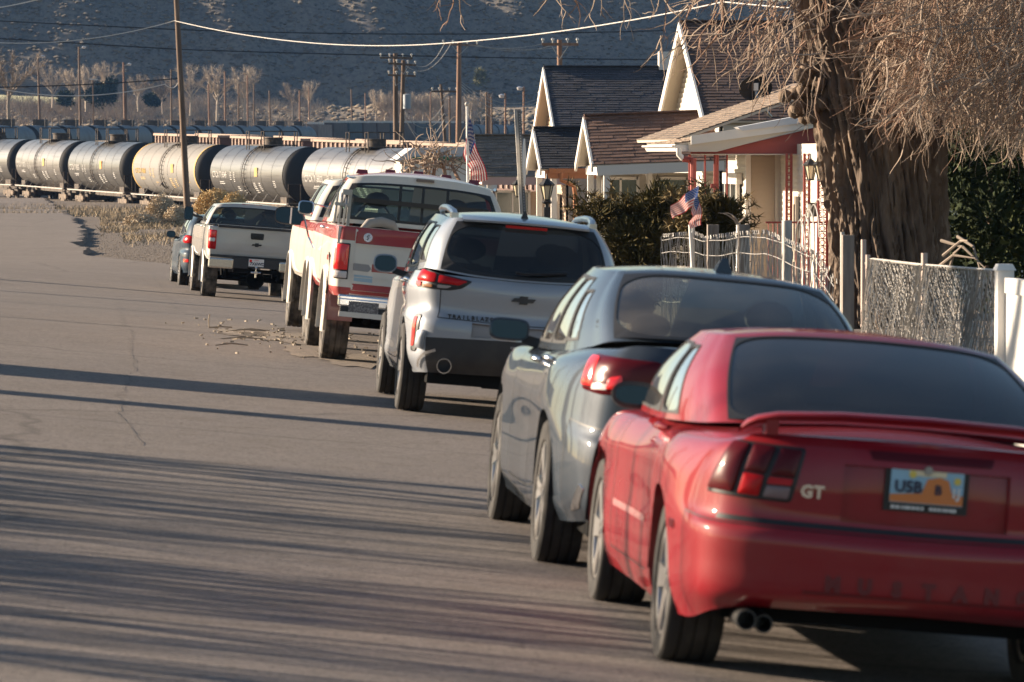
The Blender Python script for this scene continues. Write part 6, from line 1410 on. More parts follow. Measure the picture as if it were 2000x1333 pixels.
# ------------------------------------------------------------ trees and bushes
m_bark = mat('furrowed_bark', (.155, .112, .08), .95, noise=[(3, (.085, .06, .043), .42, .62, 8, (1, 1, .18)), (9, (.25, .19, .14), .55, .75, 8, (1, 1, .2))], bump=(26, 1.0, 10, (1, 1, .3)))
m_twig = mat('bare_twig', (.38, .295, .225), .9, noise=[(1.2, (.25, .185, .14), .42, .6), (3, (.50, .41, .33), .55, .75)])
m_twig2 = mat('red_brown_twig', (.26, .155, .105), .9, noise=(2, (.36, .25, .18), .45, .7))
m_pale = mat('pale_bare_branches', (.44, .37, .29), .9, noise=(.3, (.32, .265, .21), .4, .7)); m_greybr = mat('grey_bare_branches', (.25, .205, .165), .9)
def curl(rg, p, d, n, step, wob, grav=0.0):
    pts = [Vector(p)]; d = Vector(d).normalized()
    for _ in range(n):
        d = (d + Vector((rg.gauss(0, wob), rg.gauss(0, wob), rg.gauss(0, wob) - grav))).normalized(); pts.append(pts[-1] + d * step)
    return pts
def big_tree():
    t = empty('old_tree', label='huge old tree with deeply furrowed bark and dense drooping bare twigs behind the wire fence', cat='tree'); rg = random.Random(21); d = 54.5
    ctr = [(1738, 640), (1738, 560), (1733, 400), (1722, 250), (1692, 120), (1660, 0), (1625, -130), (1600, -260)]; rad = [.70, .66, .68, .73, .72, .64, .52, .42]
    def stem(name, ctr, rad, d, seed, root):
        pts = [P(x, y, d) for x, y in ctr]; nz_, na = 300, 260; mb = MB()
        tz = np.linspace(0, len(pts) - 1, nz_); A = np.linspace(0, 2 * math.pi, na, endpoint=False)
        xs = np.interp(tz, range(len(pts)), [p.x for p in pts]); ys = np.interp(tz, range(len(pts)), [p.y for p in pts]); zs = np.interp(tz, range(len(pts)), [p.z for p in pts]); rs = np.interp(tz, range(len(pts)), rad)
        for i in range(nz_):
            ca = np.cos(A); sa = np.sin(A); z = zs[i]
            tw = A * 1.0 + .12 * z
            def nn(f, g_, sd):  # periodic in the angle
                return vnoise(np.abs(np.cos(tw / 1)) * 0 + (ca * f + 20), sa * f + 20 + z * g_, sd)
            wp = vnoise(A * 2.5, A * 0 + z * 1.6, 5) * .9 + vnoise(A * 7, A * 0 + z * 4, 15) * .35; f1 = np.minimum(1, np.abs(vnoise(tw * 7 + wp * 1.2 + 50, A * 0 + z * 1.1, seed) - .5) * 3.2); f2 = np.minimum(1, np.abs(vnoise(tw * 17 + wp * 1.5 + 90, A * 0 + z * 1.8, seed + 3) - .5) * 3); f3 = vnoise(tw * 34 + 20, A * 0 + z * 6, seed + 8)
            blend = np.minimum(1, np.minimum(A, 2 * math.pi - A) / .25)
            r = rs[i] * (1 + .10 * (vnoise(ca * 1.3 + 9, sa * 1.3 + z * .8 + 9, seed + 1) - .5) + blend * (.12 * (f1 - .6) + .10 * (f2 - .6) + .06 * (f3 - .5)))
            for k in range(na): mb.v.append((xs[i] + r[k] * ca[k], ys[i] + r[k] * sa[k], z))
        for i in range(nz_ - 1):
            for k in range(na): mb.f.append((i * na + k, i * na + (k + 1) % na, (i + 1) * na + (k + 1) % na, (i + 1) * na + k)); mb.m.append(0)
        return mb.build(name, m_bark, root, 60, fix=False)
    tr = stem('trunk', ctr, rad, d, 2, t)
    stem('limb', [(1740, 230), (1790, 100), (1835, -20), (1880, -160)], [.50, .48, .40, .30], d + .35, 5, t)
    stem('limb', [(1600, -60), (1530, -150), (1440, -230)], [.34, .26, .18], d - .3, 6, t)
    # burl
    mb = MB(); c = P(1580, 190, d - .25)
    for _ in range(46):
        q = c + Vector((rg.gauss(0, .10), rg.gauss(0, .12), rg.gauss(0, .15))); mb.lathe([(-.09, .001), (-.06, .07), (0, .09), (.06, .07), (.09, .001)], 7, 'z', q)
    mb.build('burl', m_bark, t, 60, fix=False)
    mb = MB(); mb2 = MB()
    def twig(px, py, dd, ang, ln, r0, wob=.16, grav=.02, sub=2):
        p = P(px, py, dd); dv = Vector((math.cos(ang), rg.gauss(0, .25), -math.sin(ang))); n = 8
        pts = curl(rg, p, dv, n, ln / n, wob, grav); tgt = mb2 if rg.random() < .22 else mb
        tgt.tube(pts, [r0 * (1 - .75 * k / n) for k in range(n + 1)], 4, caps=False)
        for _ in range(sub):
            k = rg.randrange(2, n); q = pts[k]; dv2 = (pts[k] - pts[k - 1]).normalized() + Vector((rg.gauss(0, .6), rg.gauss(0, .4), rg.gauss(-.15, .5)))
            tgt.tube(curl(rg, q, dv2, 5, ln * .09, .25, grav), [r0 * .6, r0 * .52, r0 * .45, r0 * .35, r0 * .28, r0 * .18], 3, caps=False)
    # main mass on the right: angles run to the lower left
    for _ in range(3300):
        u = rg.random() ** .75; px = 1715 + 410 * u; lim = np.interp(px, [1400, 1500, 1600, 1750, 1850, 1950, 2120], [110, 150, 165, 225, 235, 240, 250])
        py = rg.uniform(-140, lim - 40); dd = rg.uniform(50.2, 58)
        if px < 1800 and py < 190 and rg.random() < .6: continue
        if dd > 54 and px < 1850: dd = rg.uniform(50.2, 53.6)
        twig(px, py, dd, rg.gauss(2.1, .7), rg.uniform(.4, .9), rg.choice([.005, .006, .008, .010, .015]), .12, .02, 3)
    for _ in range(150):   # looser sprays to the left of the trunk
        px = rg.triangular(1330, 1640, 1590); py = rg.uniform(-120, np.interp(px, [1330, 1450, 1600], [40, 90, 160])); twig(px, py, rg.uniform(50.5, 55), rg.gauss(2.2, .5), rg.uniform(.35, .9), rg.uniform(.007, .014))
    for px, py in ((865, -30), (890, -25), (1075, -20), (1105, -30), (1180, -40), (1230, -30), (1270, -40), (1300, -10), (1330, 10), (1290, 70), (1345, 60), (1390, 40)):   # stray hanging twigs
        for _ in range(2): twig(px + rg.gauss(0, 8), py, rg.uniform(51, 54), rg.gauss(1.9, .35), rg.uniform(.35, .6), rg.uniform(.009, .013), .2, .03, 2)
    for _ in range(26):    # thicker branches carrying them
        px = rg.uniform(1830, 2080); py = rg.uniform(-120, 130); dd = rg.uniform(51, 57); pts = curl(rg, P(px, py, dd), Vector((rg.uniform(.2, 1), rg.gauss(0, .4), rg.gauss(.1, .4))), 9, .22, .14); mb.tube(pts, [.034 - .003 * k for k in range(10)], 6, caps=True)
    tag(mb.build('crown', m_twig, t, 60, fix=False), kind='stuff'); tag(mb2.build('inner_twigs', m_twig2, t, 60, fix=False), kind='stuff')
big_tree()
def leaf_cloud(mb, rg, c, r, n, size, up=.3, long_=2.6, shell=.55, bump=.25):
    ph = [rg.random() * 6 for _ in range(4)]
    for _ in range(n):
        v = Vector((rg.gauss(0, 1), rg.gauss(0, 1), rg.gauss(0, 1))).normalized(); q = shell + (1 - shell) * rg.random()
        k = 1 + bump * (math.sin(3 * v.x + ph[0]) * math.sin(4 * v.z + ph[1]) + .6 * math.sin(7 * v.y + ph[2] + 5 * v.z))
        p = Vector(c) + Vector((v.x * r[0], v.y * r[1], v.z * r[2])) * q * k
        d = (v + Vector((rg.gauss(0, .5), rg.gauss(0, .5), rg.gauss(up, .5)))).normalized(); s = d.orthogonal().normalized(); s = (s * math.cos(2 * 3.14 * rg.random()) + d.cross(s) * math.sin(2 * 3.14 * rg.random())).normalized()
        a = size * rg.uniform(.6, 1.3); mb.add([p - s * a * .5, p + s * a * .5, p + d * a * long_ + s * a * .15, p + d * a * long_ - s * a * .15], [(0, 1, 2, 3)])
m_junip = mat('juniper_green', (.075, .062, .020), .9, spec=.2, noise=[(2.5, (.12, .088, .028), .45, .65), (5, (.032, .034, .012), .5, .7)])
m_juniptip = mat('juniper_tips', (.15, .105, .035), .85); m_evg = mat('evergreen_dark', (.018, .028, .009), .85, spec=.15, noise=(1.6, (.06, .07, .016), .52, .75))
def juniper(label, px, py, d, rx, rz, n, seed):
    rg = random.Random(seed); c = P(px, py, d); t = empty('juniper_bush', label=label, cat='bush', group='junipers'); mb = MB()
    for k in range(22):
        a_ = rg.random() * 6.28; q_ = math.sqrt(rg.random()) * .62; h_ = rg.uniform(-.8, .62); q_ *= math.sqrt(max(.15, 1 - max(h_, 0) ** 2)); v = Vector((q_ * math.cos(a_), q_ * math.sin(a_), h_)); leaf_cloud(mb, rg, c + Vector((v.x * rx, v.y * rx, v.z * rz)), (rx * .42, rx * .42, rz * .36), n // 8, .026, .35, 3.4, .2)
    mb2 = MB()
    for k in range(30):   # arching sprays that break the outline
        a = rg.random() * 6.28; p = c + Vector((math.cos(a) * rx * .75, math.sin(a) * rx * .7, rg.uniform(-.2, .85) * rz)); dv = Vector((math.cos(a), math.sin(a), rg.uniform(.3, 1.2)))
        pts = curl(rg, p, dv, 6, .055, .1, .03)
        for q in pts[1:]:
            for _ in range(7):
                e = Vector((rg.gauss(0, 1), rg.gauss(0, 1), rg.gauss(.3, 1))).normalized(); s = e.orthogonal().normalized(); mb2.add([q - s * .012, q + s * .012, q + e * .12], [(0, 1, 2)])
    mb.build('foliage', m_junip, t, None, fix=False); mb2.build('tip_sprays', m_juniptip, t, None, fix=False)
    q = MB(); q.tube([(c.x, c.y, gz(c.x, c.y) - .1), (c.x, c.y, c.z)], [.12, .05], 7); q.build('stem', m_bark, t)
juniper('large rounded brown green juniper bush left of the small flag', 1238, 470, 66, .92, .86, 13000, 1); juniper('dark juniper bush right of the small flag by the beige wall', 1388, 452, 63, .46, .50, 6000, 2)
def evergreen():
    rg = random.Random(6); t = empty('evergreen_shrub', label='tall dark green evergreen shrub right of the huge trunk', cat='shrub'); mb = MB()
    for k in range(46):
        c = P(rg.uniform(1850, 2060), rg.uniform(285, 540), rg.uniform(59, 62)); leaf_cloud(mb, rg, c, (.55, .5, .5), 330, .05, .1, 2.2, .2)
    mb.build('foliage', m_evg, t, None, fix=False); q = MB(); c = P(1940, 560, 60.5); q.tube([c, P(1940, 300, 60.5)], [.15, .05], 7); q.build('stem', m_bark, t)
evergreen()
def deadwood():
    rg = random.Random(3); t = empty('dead_branch_heap', label='pale dead branches leaning between the trunk and the evergreen shrub', cat='branches')
    for k, (a, b) in enumerate((((1838, 470), (1925, 525)), ((1842, 500), (1890, 470)), ((1835, 520), (1905, 505)), ((1870, 462), (1915, 530)), ((1850, 540), (1880, 480)))):
        p, q = P(*a, 52), P(*b, 51.5); m_ = (p + q) / 2 + Vector((rg.gauss(0, .05), 0, .08)); mb = MB(); mb.tube([p, m_, q], [.02, .016, .007], 6); mb.build('branch', m_greybr, t)
deadwood()
# distant bare trees: three grown once, then copied
def bare_tree(rg, h, spread_, m_tr, m_cr, n1=8, twigs=15, th=1.0):
    t = empty('bare_tree'); mb = MB(); mc = MB(); top = h * .45; base = [(0, 0, -.5), (rg.gauss(0, .1), 0, top * .5), (rg.gauss(0, .2), 0, top)]; mb.tube(base, [.028 * h * th, .022 * h * th, .014 * h * th], 6)
    for k in range(n1):
        a = 6.28 * k / n1 + rg.random(); z = top * rg.uniform(.45, 1); dv = Vector((math.cos(a) * spread_, math.sin(a) * spread_, rg.uniform(.9, 1.6))); pts = curl(rg, (0, 0, z), dv, 7, (h - z) / 7.5, .13, -.03); mb.tube(pts, [.011 * h * th * (1 - .11 * i) for i in range(8)], 4, caps=False)
        for i in range(2, 8):
            for _ in range(twigs):
                dv2 = (pts[i] - pts[i - 1]).normalized() + Vector((rg.gauss(0, .55), rg.gauss(0, .55), rg.gauss(.25, .4))); mc.tube(curl(rg, pts[i], dv2, 3, h * .045, .2), [.0034 * h * th, .0028 * h * th, .002 * h * th, .001 * h * th], 3, caps=False)
    mb.build('trunk', m_tr, t, 60, fix=False); mc.build('crown', m_cr, t, None, fix=False); return t
rg0 = random.Random(17); tp = [bare_tree(rg0, 10, .55, m_pale, m_pale), bare_tree(rg0, 10, .38, m_pale, m_pale, 9, 16), bare_tree(rg0, 10, .8, m_greybr, m_greybr, 9, 15)]
used_t = set()
def put_tree(k, px, pt, pb, d, label, group):
    o = tp[k] if k not in used_t else copy_tree(tp[k]); used_t.add(k); p = P(px, pb, d); hh = (pb - pt) / F * d; o.location = p; o.scale = (hh / 10,) * 3; o.rotation_euler = (0, 0, px * 1.7); tag(o, label, 'tree', group)
G1 = 'bare trees at the foot of the hill'
for k, px, pt, pb, d, lab in ((0, 102, 130, 212, 1010, 'pale bare cottonwood with upright crown, second tree from the left edge'), (1, 140, 138, 212, 1000, 'low pale bare tree just left of the second far pole'), (1, 168, 131, 214, 1005, 'broad pale bare tree right of the second far pole'), (1, 206, 124, 205, 1020, 'narrow bare tree before the dark conifer'), (0, 270, 148, 215, 990, 'small grey bare tree right of the third far pole'),
                              (0, 372, 128, 222, 985, 'wide bare tree just right of the tall leaning utility pole'), (0, 424, 130, 232, 975, 'forked pale bare tree with white stems, middle of three in the open'), (1, 478, 133, 236, 970, 'full pale bare tree with white trunk, right of the forked one'), (2, 572, 162, 232, 980, 'thin white crooked bare tree in front of the shaded slope'), (0, 604, 160, 230, 985, 'thin bare tree just right of the crooked white one'), (2, 18, 92, 240, 560, 'large grey bare tree cut by the left edge'), (2, 318, 150, 220, 990, 'grey bare tree left of the tall leaning utility pole')):
    put_tree(k, px, pt, pb, d, lab, G1)
for i, px in enumerate((735, 752, 770, 790, 808, 826, 842, 858, 920, 940)):
    put_tree(1 if i % 2 else 0, px, 178 + (i * 7) % 12, 246, 1000, f'tan bare willow thicket clump, number {ordw[i]} from the left behind the utility poles', 'willow thicket'); 
for i, (px, pt, rw) in enumerate(((128, 178, 16), (190, 165, 26), (215, 150, 14), (300, 185, 18))):
    t = empty('dark_conifer', label=['low dark conifer clump left of the second far pole', 'broad dark conifer behind the white crossarm pole', 'tall narrow dark conifer rising behind bare trees', 'small dark conifer left of the tall leaning pole'][i], cat='conifer', group='dark conifers under the hill'); mb = MB(); rg = random.Random(i); s = F / 1000; c = P(px, (pt + 208) / 2, 1000)
    leaf_cloud(mb, rg, c, (rw / s, rw / s, (208 - pt) / 2 / s), 1300, .3, .3, 2.2, .3); mb.build('foliage', m_evg, t, None, fix=False)
t = empty('hillside_juniper', label='lone green brown juniper on the hillside right of the tall crossarm pole', cat='tree'); mb = MB(); leaf_cloud(mb, random.Random(4), P(938, 150, 1062), (1.6, 1.6, 2.2), 900, .25, .3, 2.2, .2); mb.build('foliage', mat('olive_foliage', (.12, .12, .05), .9), t, None, fix=False)
# rabbitbrush by the lot, dry grass
m_gold = mat('golden_rabbitbrush', (.50, .36, .17), .95, noise=(1.2, (.38, .27, .14), .4, .7)); m_palebr = mat('pale_rabbitbrush', (.50, .41, .29), .95, noise=(1.2, (.38, .3, .2), .4, .7))
def rabbit(label, px, pb, d, w_, h_, m, n, seed):
    rg = random.Random(seed); p = P(px, pb, d); p.z = gz(p.x, p.y) - .05; t = MB()
    for _ in range(n):
        a = rg.random() * 6.28; r = rg.random() ** .6; dv = Vector((math.cos(a) * r * w_ / 2, math.sin(a) * r * w_ / 2, h_ * math.sqrt(max(.02, 1 - r * r)) * rg.uniform(.55, 1.1))); b = p + Vector((dv.x * .25, dv.y * .25, 0)); e = p + dv; s = Vector((rg.gauss(0, 1), rg.gauss(0, 1), .2)).normalized()
        t.add([b - s * .008, b + s * .008, e + s * .012, e - s * .012], [(0, 1, 2, 3)])
        for _ in range(4): q = e + Vector((rg.gauss(0, .06), rg.gauss(0, .06), rg.gauss(.02, .06))); s2 = Vector((rg.gauss(0, 1), rg.gauss(0, 1), rg.gauss(0, 1))).normalized() * .035; s3 = s2.orthogonal().normalized() * .03; t.add([q - s2, q + s3, q + s2, q - s3], [(0, 1, 2, 3)])
    tag(t.build('rabbitbrush', m, None, None, fix=False), label, 'bush', 'rabbitbrush beside the gravel lot')
rabbit('big golden rabbitbrush behind the tan pickup cab', 422, 428, 205, 2.3, 1.45, m_gold, 2600, 1); rabbit('golden rabbitbrush mound right of the leaning pole foot', 458, 428, 200, 1.6, 1.3, m_gold, 1600, 2); rabbit('pale feathery rabbitbrush just left of the leaning pole foot', 316, 432, 200, 1.5, 1.2, m_palebr, 1700, 3); rabbit('low pale rabbitbrush touching the leaning pole on its left', 345, 432, 196, 1.1, .8, m_palebr, 1000, 4); rabbit('spreading straw coloured bush left of the feathery one', 278, 434, 196, 1.6, .5, m_palebr, 900, 5); rabbit('small golden tuft in front of the pole foot', 385, 436, 180, .9, .55, m_gold, 600, 6)
def dry_grass():
    rg = random.Random(9); mb = MB()
    for _ in range(9000):
        d = rg.triangular(150, 235, 205); px = rg.uniform(195, 430) if d > 170 else rg.uniform(240, 420); p = P(px, 302, d); 
        if vnoise(p.x * .5, p.y * .12, 4) < .42: continue
        z = gz(p.x, p.y) - .03; h_ = rg.uniform(.08, .32); s = Vector((rg.gauss(0, 1), rg.gauss(0, 1), 0)).normalized() * .02; l_ = Vector((rg.gauss(0, .12), rg.gauss(0, .12), h_)); b = Vector((p.x, p.y, z)); mb.add([b - s, b + s, b + l_], [(0, 1, 2)])
    for _ in range(5000):
        d = rg.uniform(225, 262); px = rg.uniform(-20, 560); p = P(px, 302, d); z = gz(p.x, p.y) - .03; h_ = rg.uniform(.1, .4); s = Vector((rg.gauss(0, 1), rg.gauss(0, 1), 0)).normalized() * .025; b = Vector((p.x, p.y, z)); mb.add([b - s, b + s, b + Vector((rg.gauss(0, .15), rg.gauss(0, .15), h_))], [(0, 1, 2)])
    tag(mb.build('dry_grass', m_straw, None, None, fix=False), kind='stuff')
dry_grass()
def gravel():
    rg = random.Random(12); mb = MB()
    for _ in range(5200):
        py = rg.triangular(432, 545, 500); px = rg.uniform(150, 380); p = PZ(px, py, -.85)
        if p.x < np.interp(p.y, [112, 137, 190, 290], [3.6, -.3, -.9, -3.5]): continue
        s = rg.uniform(.006, .024); mb.box((p.x, p.y, gz(p.x, p.y) - .02), (s, s * rg.uniform(.7, 1.4), s * .7), 0, (rg.random(), rg.random(), rg.random()))
    tag(mb.build('gravel', mat('lot_gravel', (.19, .16, .135), .95), None, None, fix=False), kind='stuff')
gravel()
# gnarled pruned bush behind the old pickup
def gnarled():
    rg = random.Random(14); t = empty('pruned_bush', label='gnarled bare pruned bush with long arching shoots behind the old pickup roof', cat='bush'); d = 128; mb = MB(); mt = MB()
    for px, n in ((795, 5), (830, 9), (848, 8), (870, 7), (890, 5)):
        b = P(px, 400, d); k = P(px + rg.gauss(0, 5), 318 + rg.gauss(0, 8), d); pts = [b, (b + k) / 2 + Vector((rg.gauss(0, .08), 0, 0)), k]; mb.tube(pts, [.07, .06, .05], 6)
        for _ in range(n * 3): mt.tube(curl(rg, k + Vector((rg.gauss(0, .2), rg.gauss(0, .2), rg.gauss(0, .12))), Vector((rg.gauss(0, 1), rg.gauss(0, .6), rg.uniform(-.2, 1.2))), 7, rg.uniform(.06, .14), .32, .06), [.022, .02, .018, .016, .014, .011, .009, .006], 4, caps=False)
        for _ in range(n // 3): mt.tube(curl(rg, k, Vector((rg.gauss(0, .5), rg.gauss(0, .3), 1.5)), 10, rg.uniform(.1, .16), .12, .07), [.018 - .0013 * i for i in range(11)], 4, caps=False)
    mb.build('stem', m_twig2, t, 60, fix=False); mt.build('crown', m_twig, t, 60, fix=False)
gnarled()

def thickets():
    rg = random.Random(44); mb = MB(); mb2 = MB()
    for k in range(2600):
        px = rg.choice([rg.uniform(-30, 640), rg.uniform(740, 930), rg.uniform(-30, 420)]); y = rg.uniform(985, 1056); x = (px - 210) * y / F; h = rg.choice([1.2, 1.8, 2.6, 3.6]) * rg.uniform(.6, 1.1); z = gz(x, y); tgt = mb if rg.random() < .5 else mb2
        for _ in range(7):
            b = Vector((x + rg.gauss(0, .25), y + rg.gauss(0, .25), z - .1)); e = b + Vector((rg.gauss(0, .32) * h, rg.gauss(0, .3) * h, h * rg.uniform(.7, 1.1))); s = Vector((.045, .03, 0)); tgt.add([b - s, b + s, e], [(0, 1, 2)])
            for _ in range(2): q = b.lerp(e, rg.uniform(.3, .8)); f = q + Vector((rg.gauss(0, .2) * h, rg.gauss(0, .2) * h, h * rg.uniform(.15, .4))); tgt.add([q - s * .7, q + s * .7, f], [(0, 1, 2)])
    tag(mb.build('brush_thicket', m_greybr, None, None, fix=False), kind='stuff'); tag(mb2.build('pale_thicket', m_pale, None, None, fix=False), kind='stuff')
thickets()
# ------------------------------------------------------------ poles, wires, fences, flags
m_pole = mat('weathered_pole', (.115, .075, .05), .9, noise=(2, (.19, .135, .095), .45, .7, 6, (3, 3, .3))); m_poler = mat('reddish_pole', (.20, .115, .075), .9, noise=(2, (.28, .18, .125), .45, .7, 6, (3, 3, .3)))
m_wire = mat('pale_cable', (.62, .59, .55), .5); m_wired = mat('dark_cable', (.015, .015, .018), .6); m_galv = mat('galvanised_steel', (.40, .385, .36), .6, .15, noise=(6, (.26, .24, .22), .45, .7)); m_woodpost = mat('grey_wood_post', (.26, .22, .19), .95, noise=(4, (.16, .135, .115), .4, .7, 6, (4, 4, .4)))
m_insul = mat('insulator', (.42, .42, .44), .2, coat=1)
def pole(px0, y0, px1, y1, d, w_, label, arms=(), lamp=None, m=None, group='utility poles', dark=False):
    e = empty('utility_pole', label=label, cat='utility pole', group=group); a, b = P(px0, y0, d), P(px1, y1, d)
    b = b + (b - a) * .03; q = MB(); w_ = w_ * (.62 if group == 'poles in the far field' else .8); q.tube([b, a], [w_ * .6, w_ * .42], 8); q.build('pole', m or m_pole, e, 50)
    for (pl, pr, y, tilt) in arms:
        A, B = P(pl, y, d - .2), P(pr, y + tilt, d - .2); q = MB(); q.bar(A, B, .11, .13); ar = q.build('crossarm', m or m_pole, e)
        for t in (.03, .3, .7, .97):
            c = A.lerp(B, t); q = MB(); q.lathe([(0, .03), (.12, .03), (.14, .07), (.22, .07), (.26, .001)], 8, 'z', c + Vector((0, 0, .05))); q.build('insulator', m_insul, ar, 40)
        mid = P(px0 + (px1 - px0) * (y - y0) / max(y1 - y0, 1), y + 22 * 290 / d, d - .2)
        q = MB(); q.bar(A.lerp(B, .25), mid, .04); q.bar(A.lerp(B, .75), mid, .04); q.build('arm_brace', m_galv, ar)
    if lamp:
        c = P(lamp[0], lamp[1], d); q = MB(); q.lathe([(-.2, .001), (-.15, .22), (.08, .30), (.15, .14), (.2, .001)], 10, 'z', c); q.build('lamp_head', m_insul, e, 40); q = MB(); q.tube([c, P(px0, lamp[1] + 3, d)], .06, 5); q.build('lamp_arm', m_galv, e)
    return e
pole(343, -30, 366, 412, 232, .36, 'tall dark utility pole leaning left in front of the pale grey tank car')
pole(772, 105, 774, 330, 300, .42, 'utility pole with double crossarm, left of the close pair', [(742, 806, 113, 1), (758, 812, 147, 2)], m=m_pole)
pole(788, 118, 783, 330, 296, .36, 'utility pole with transformer can, right of the close pair', [(759, 813, 124, 4)])
tr = MB(); c = P(795, 199, 295); tr.lathe([(-.45, .001), (-.45, .25), (.45, .25), (.5, .1), (.5, .001)], 12, 'z', c); tr.build('transformer', mat('transformer_grey', (.25, .29, .33), .5), bpy.data.objects['utility_pole.002'], 40)
pole(897, 84, 895, 330, 300, .42, 'reddish utility pole with long crossarm above the flagpole', [(864, 934, 87, 2)], m=m_poler)
pole(861, 165, 873, 330, 330, .28, 'thin dark pole leaning left beside the reddish crossarm pole', [(843, 893, 179, 0)])
pole(1093, 78, 1094, 330, 215, .34, 'reddish utility pole rising behind the slate blue roof', [(1058, 1130, 87, 0)], m=m_poler)
pole(1414, -20, 1418, 300, 150, .30, 'dark utility pole behind the tall brown roof')
lone = [(74, 105, 78, 250, 640, .5, 'first pole from the left in the far field, lamp at its top', (84, 111)), (154, 92, 157, 250, 640, .5, 'second and tallest pole from the left in the far field, lamp beside its top', (164, 93)), (241, 122, 244, 250, 640, .45, 'third far pole with lamp, left one of a touching pair', (253, 126)), (246, 160, 247, 250, 640, .38, 'shorter pole touching the third far pole', None), (334, 136, 335, 250, 650, .4, 'far pole just left of the tall leaning utility pole', None),
        (407, 165, 409, 250, 700, .42, 'far pole left of the forked white tree', None), (439, 140, 440, 250, 700, .42, 'far pole in front of the forked white tree crown', None), (466, 165, 466, 250, 710, .40, 'far pole left of the full white trunked tree', None), (483, 148, 484, 250, 720, .38, 'thin far pole in front of the full white trunked tree', None), (496, 165, 496, 250, 720, .38, 'far pole right edge of the full white trunked tree', None), (526, 177, 528, 250, 740, .42, 'far pole alone between the white trunked tree and the crooked tree', None), (585, 177, 586, 250, 760, .42, 'far pole through the crooked white tree', None), (603, 170, 604, 235, 780, .3, 'thin dark far pole right of the crooked white tree', None),
        (686, 175, 688, 252, 800, .45, 'far pole left of the lit hillside patch', None), (713, 182, 714, 245, 820, .35, 'thin far pole among lit brush left of the close pair', None), (841, 180, 841, 250, 700, .3, 'thin pale far pole in the willow thicket', None), (878, 188, 879, 300, 420, .26, 'thin pole between the leaning pole and the reddish crossarm pole', None), (950, 180, 951, 290, 430, .34, 'left pole of three standing close together right of the flagpole', None), (955, 184, 956, 290, 430, .34, 'middle pole of three standing close together right of the flagpole', None), (960, 190, 961, 290, 440, .3, 'right pole of three standing close together right of the flagpole', None),
        (987, 183, 987, 290, 430, .3, 'grey pole with lamp, next right after the three close poles', (980, 188)), (1023, 170, 1023, 290, 430, .34, 'reddish pole with lamp just right of the street sign post', (1015, 173)), (1063, 178, 1062, 290, 430, .28, 'pole with lamp left of the slate blue gable', (1056, 182))]
for (a, b, c, dd, d, w_, lab, lamp) in lone: pole(a, b, c, dd, d, w_, lab, lamp=lamp, m=m_poler if a % 2 else m_pole, group='poles in the far field')
e = empty('utility_pole', label='short pole with white crossarm between the second and third far poles', cat='utility pole', group='poles in the far field'); q = MB(); q.tube([P(183, 250, 650), P(181, 156, 650)], .12, 6); q.build('pole', m_pole, e); q = MB(); q.bar(P(174, 155, 649.6), P(191, 156, 649.6), .2, .18); q.build('crossarm', m_insul, e)
def wire(name, label, pts, d, r, m, sag=None, group='wires'):
    q = MB(); out = []
    for k in range(len(pts) - 1):
        a, b = pts[k], pts[k + 1]; n = 18; s = sag[k] if sag else 0; da, db = (d[k], d[k + 1]) if hasattr(d, '__len__') else (d, d)
        for i in range(n + (k == len(pts) - 2)): t = i / n; out.append(P(a[0] + (b[0] - a[0]) * t, a[1] + (b[1] - a[1]) * t + 4 * s * t * (1 - t), da + (db - da) * t))
    q.tube(out, r, 5, caps=False); tag(q.build(name, m, None, 60, fix=False), label, 'cable', group)
wire('cable', 'thick pale cable fixed at the top of the leaning pole, sweeping right', [(-60, 86), (0, 84), (341, 41), (880, 84), (1412, 4)], [232, 232, 232, 200, 150], .019, m_wire, [0, 14, 22, 10], 'cables'); wire('cable', 'short pale cable crossing the top left corner', [(-20, 18), (95, -6)], 220, .026, m_wire, [2], 'cables'); wire('cable', 'pale cable sagging low to the leaning pole from the left edge', [(-10, 172), (322, 165), (337, 172), (349, 160)], 232, .021, m_wire, [19, 2, 3], 'cables'); wire('cable', 'pale cable running right from the brown roof top', [(1412, 4), (1560, 18)], [150, 120], .018, m_wire, [0], 'cables')
wire('cable', 'thin dark line near the top crossing the whole hillside', [(-10, 41), (340, 58), (1300, 60)], 300, .035, m_wired, [0, 8], 'dark cables'); wire('cable', 'thin dark line lower on the hillside crossing behind the reddish pole', [(-10, 75), (350, 97), (1290, 117)], 300, .035, m_wired, [0, 3], 'dark cables'); wire('cable', 'thin dark line left of the leaning pole above the sagging pale cable', [(-10, 171), (347, 154)], 240, .03, m_wired, [3], 'dark cables')
for i, (a, b, s) in enumerate((((868, 86), (806, 124), 22), ((880, 87), (790, 126), 30), ((915, 88), (1060, 86), 8), ((932, 88), (1082, 88), 12), ((920, 88), (1128, 88), 9), ((901, 160), (1070, 184), 30), ((901, 165), (1072, 188), 33), ((901, 170), (1072, 195), 36), ((902, 178), (990, 246), 8), ((990, 246), (1070, 220), 5), ((784, 210), (868, 222), 34), ((784, 214), (868, 234), 46), ((784, 206), (866, 205), 36), ((784, 216), (830, 290), 8))):
    wire('cable', f'thin grey wire of the crossarm poles, {ordw[i]} counted from the top left', [a, b], 297, .022, m_galv, [s], 'wires between the crossarm poles')
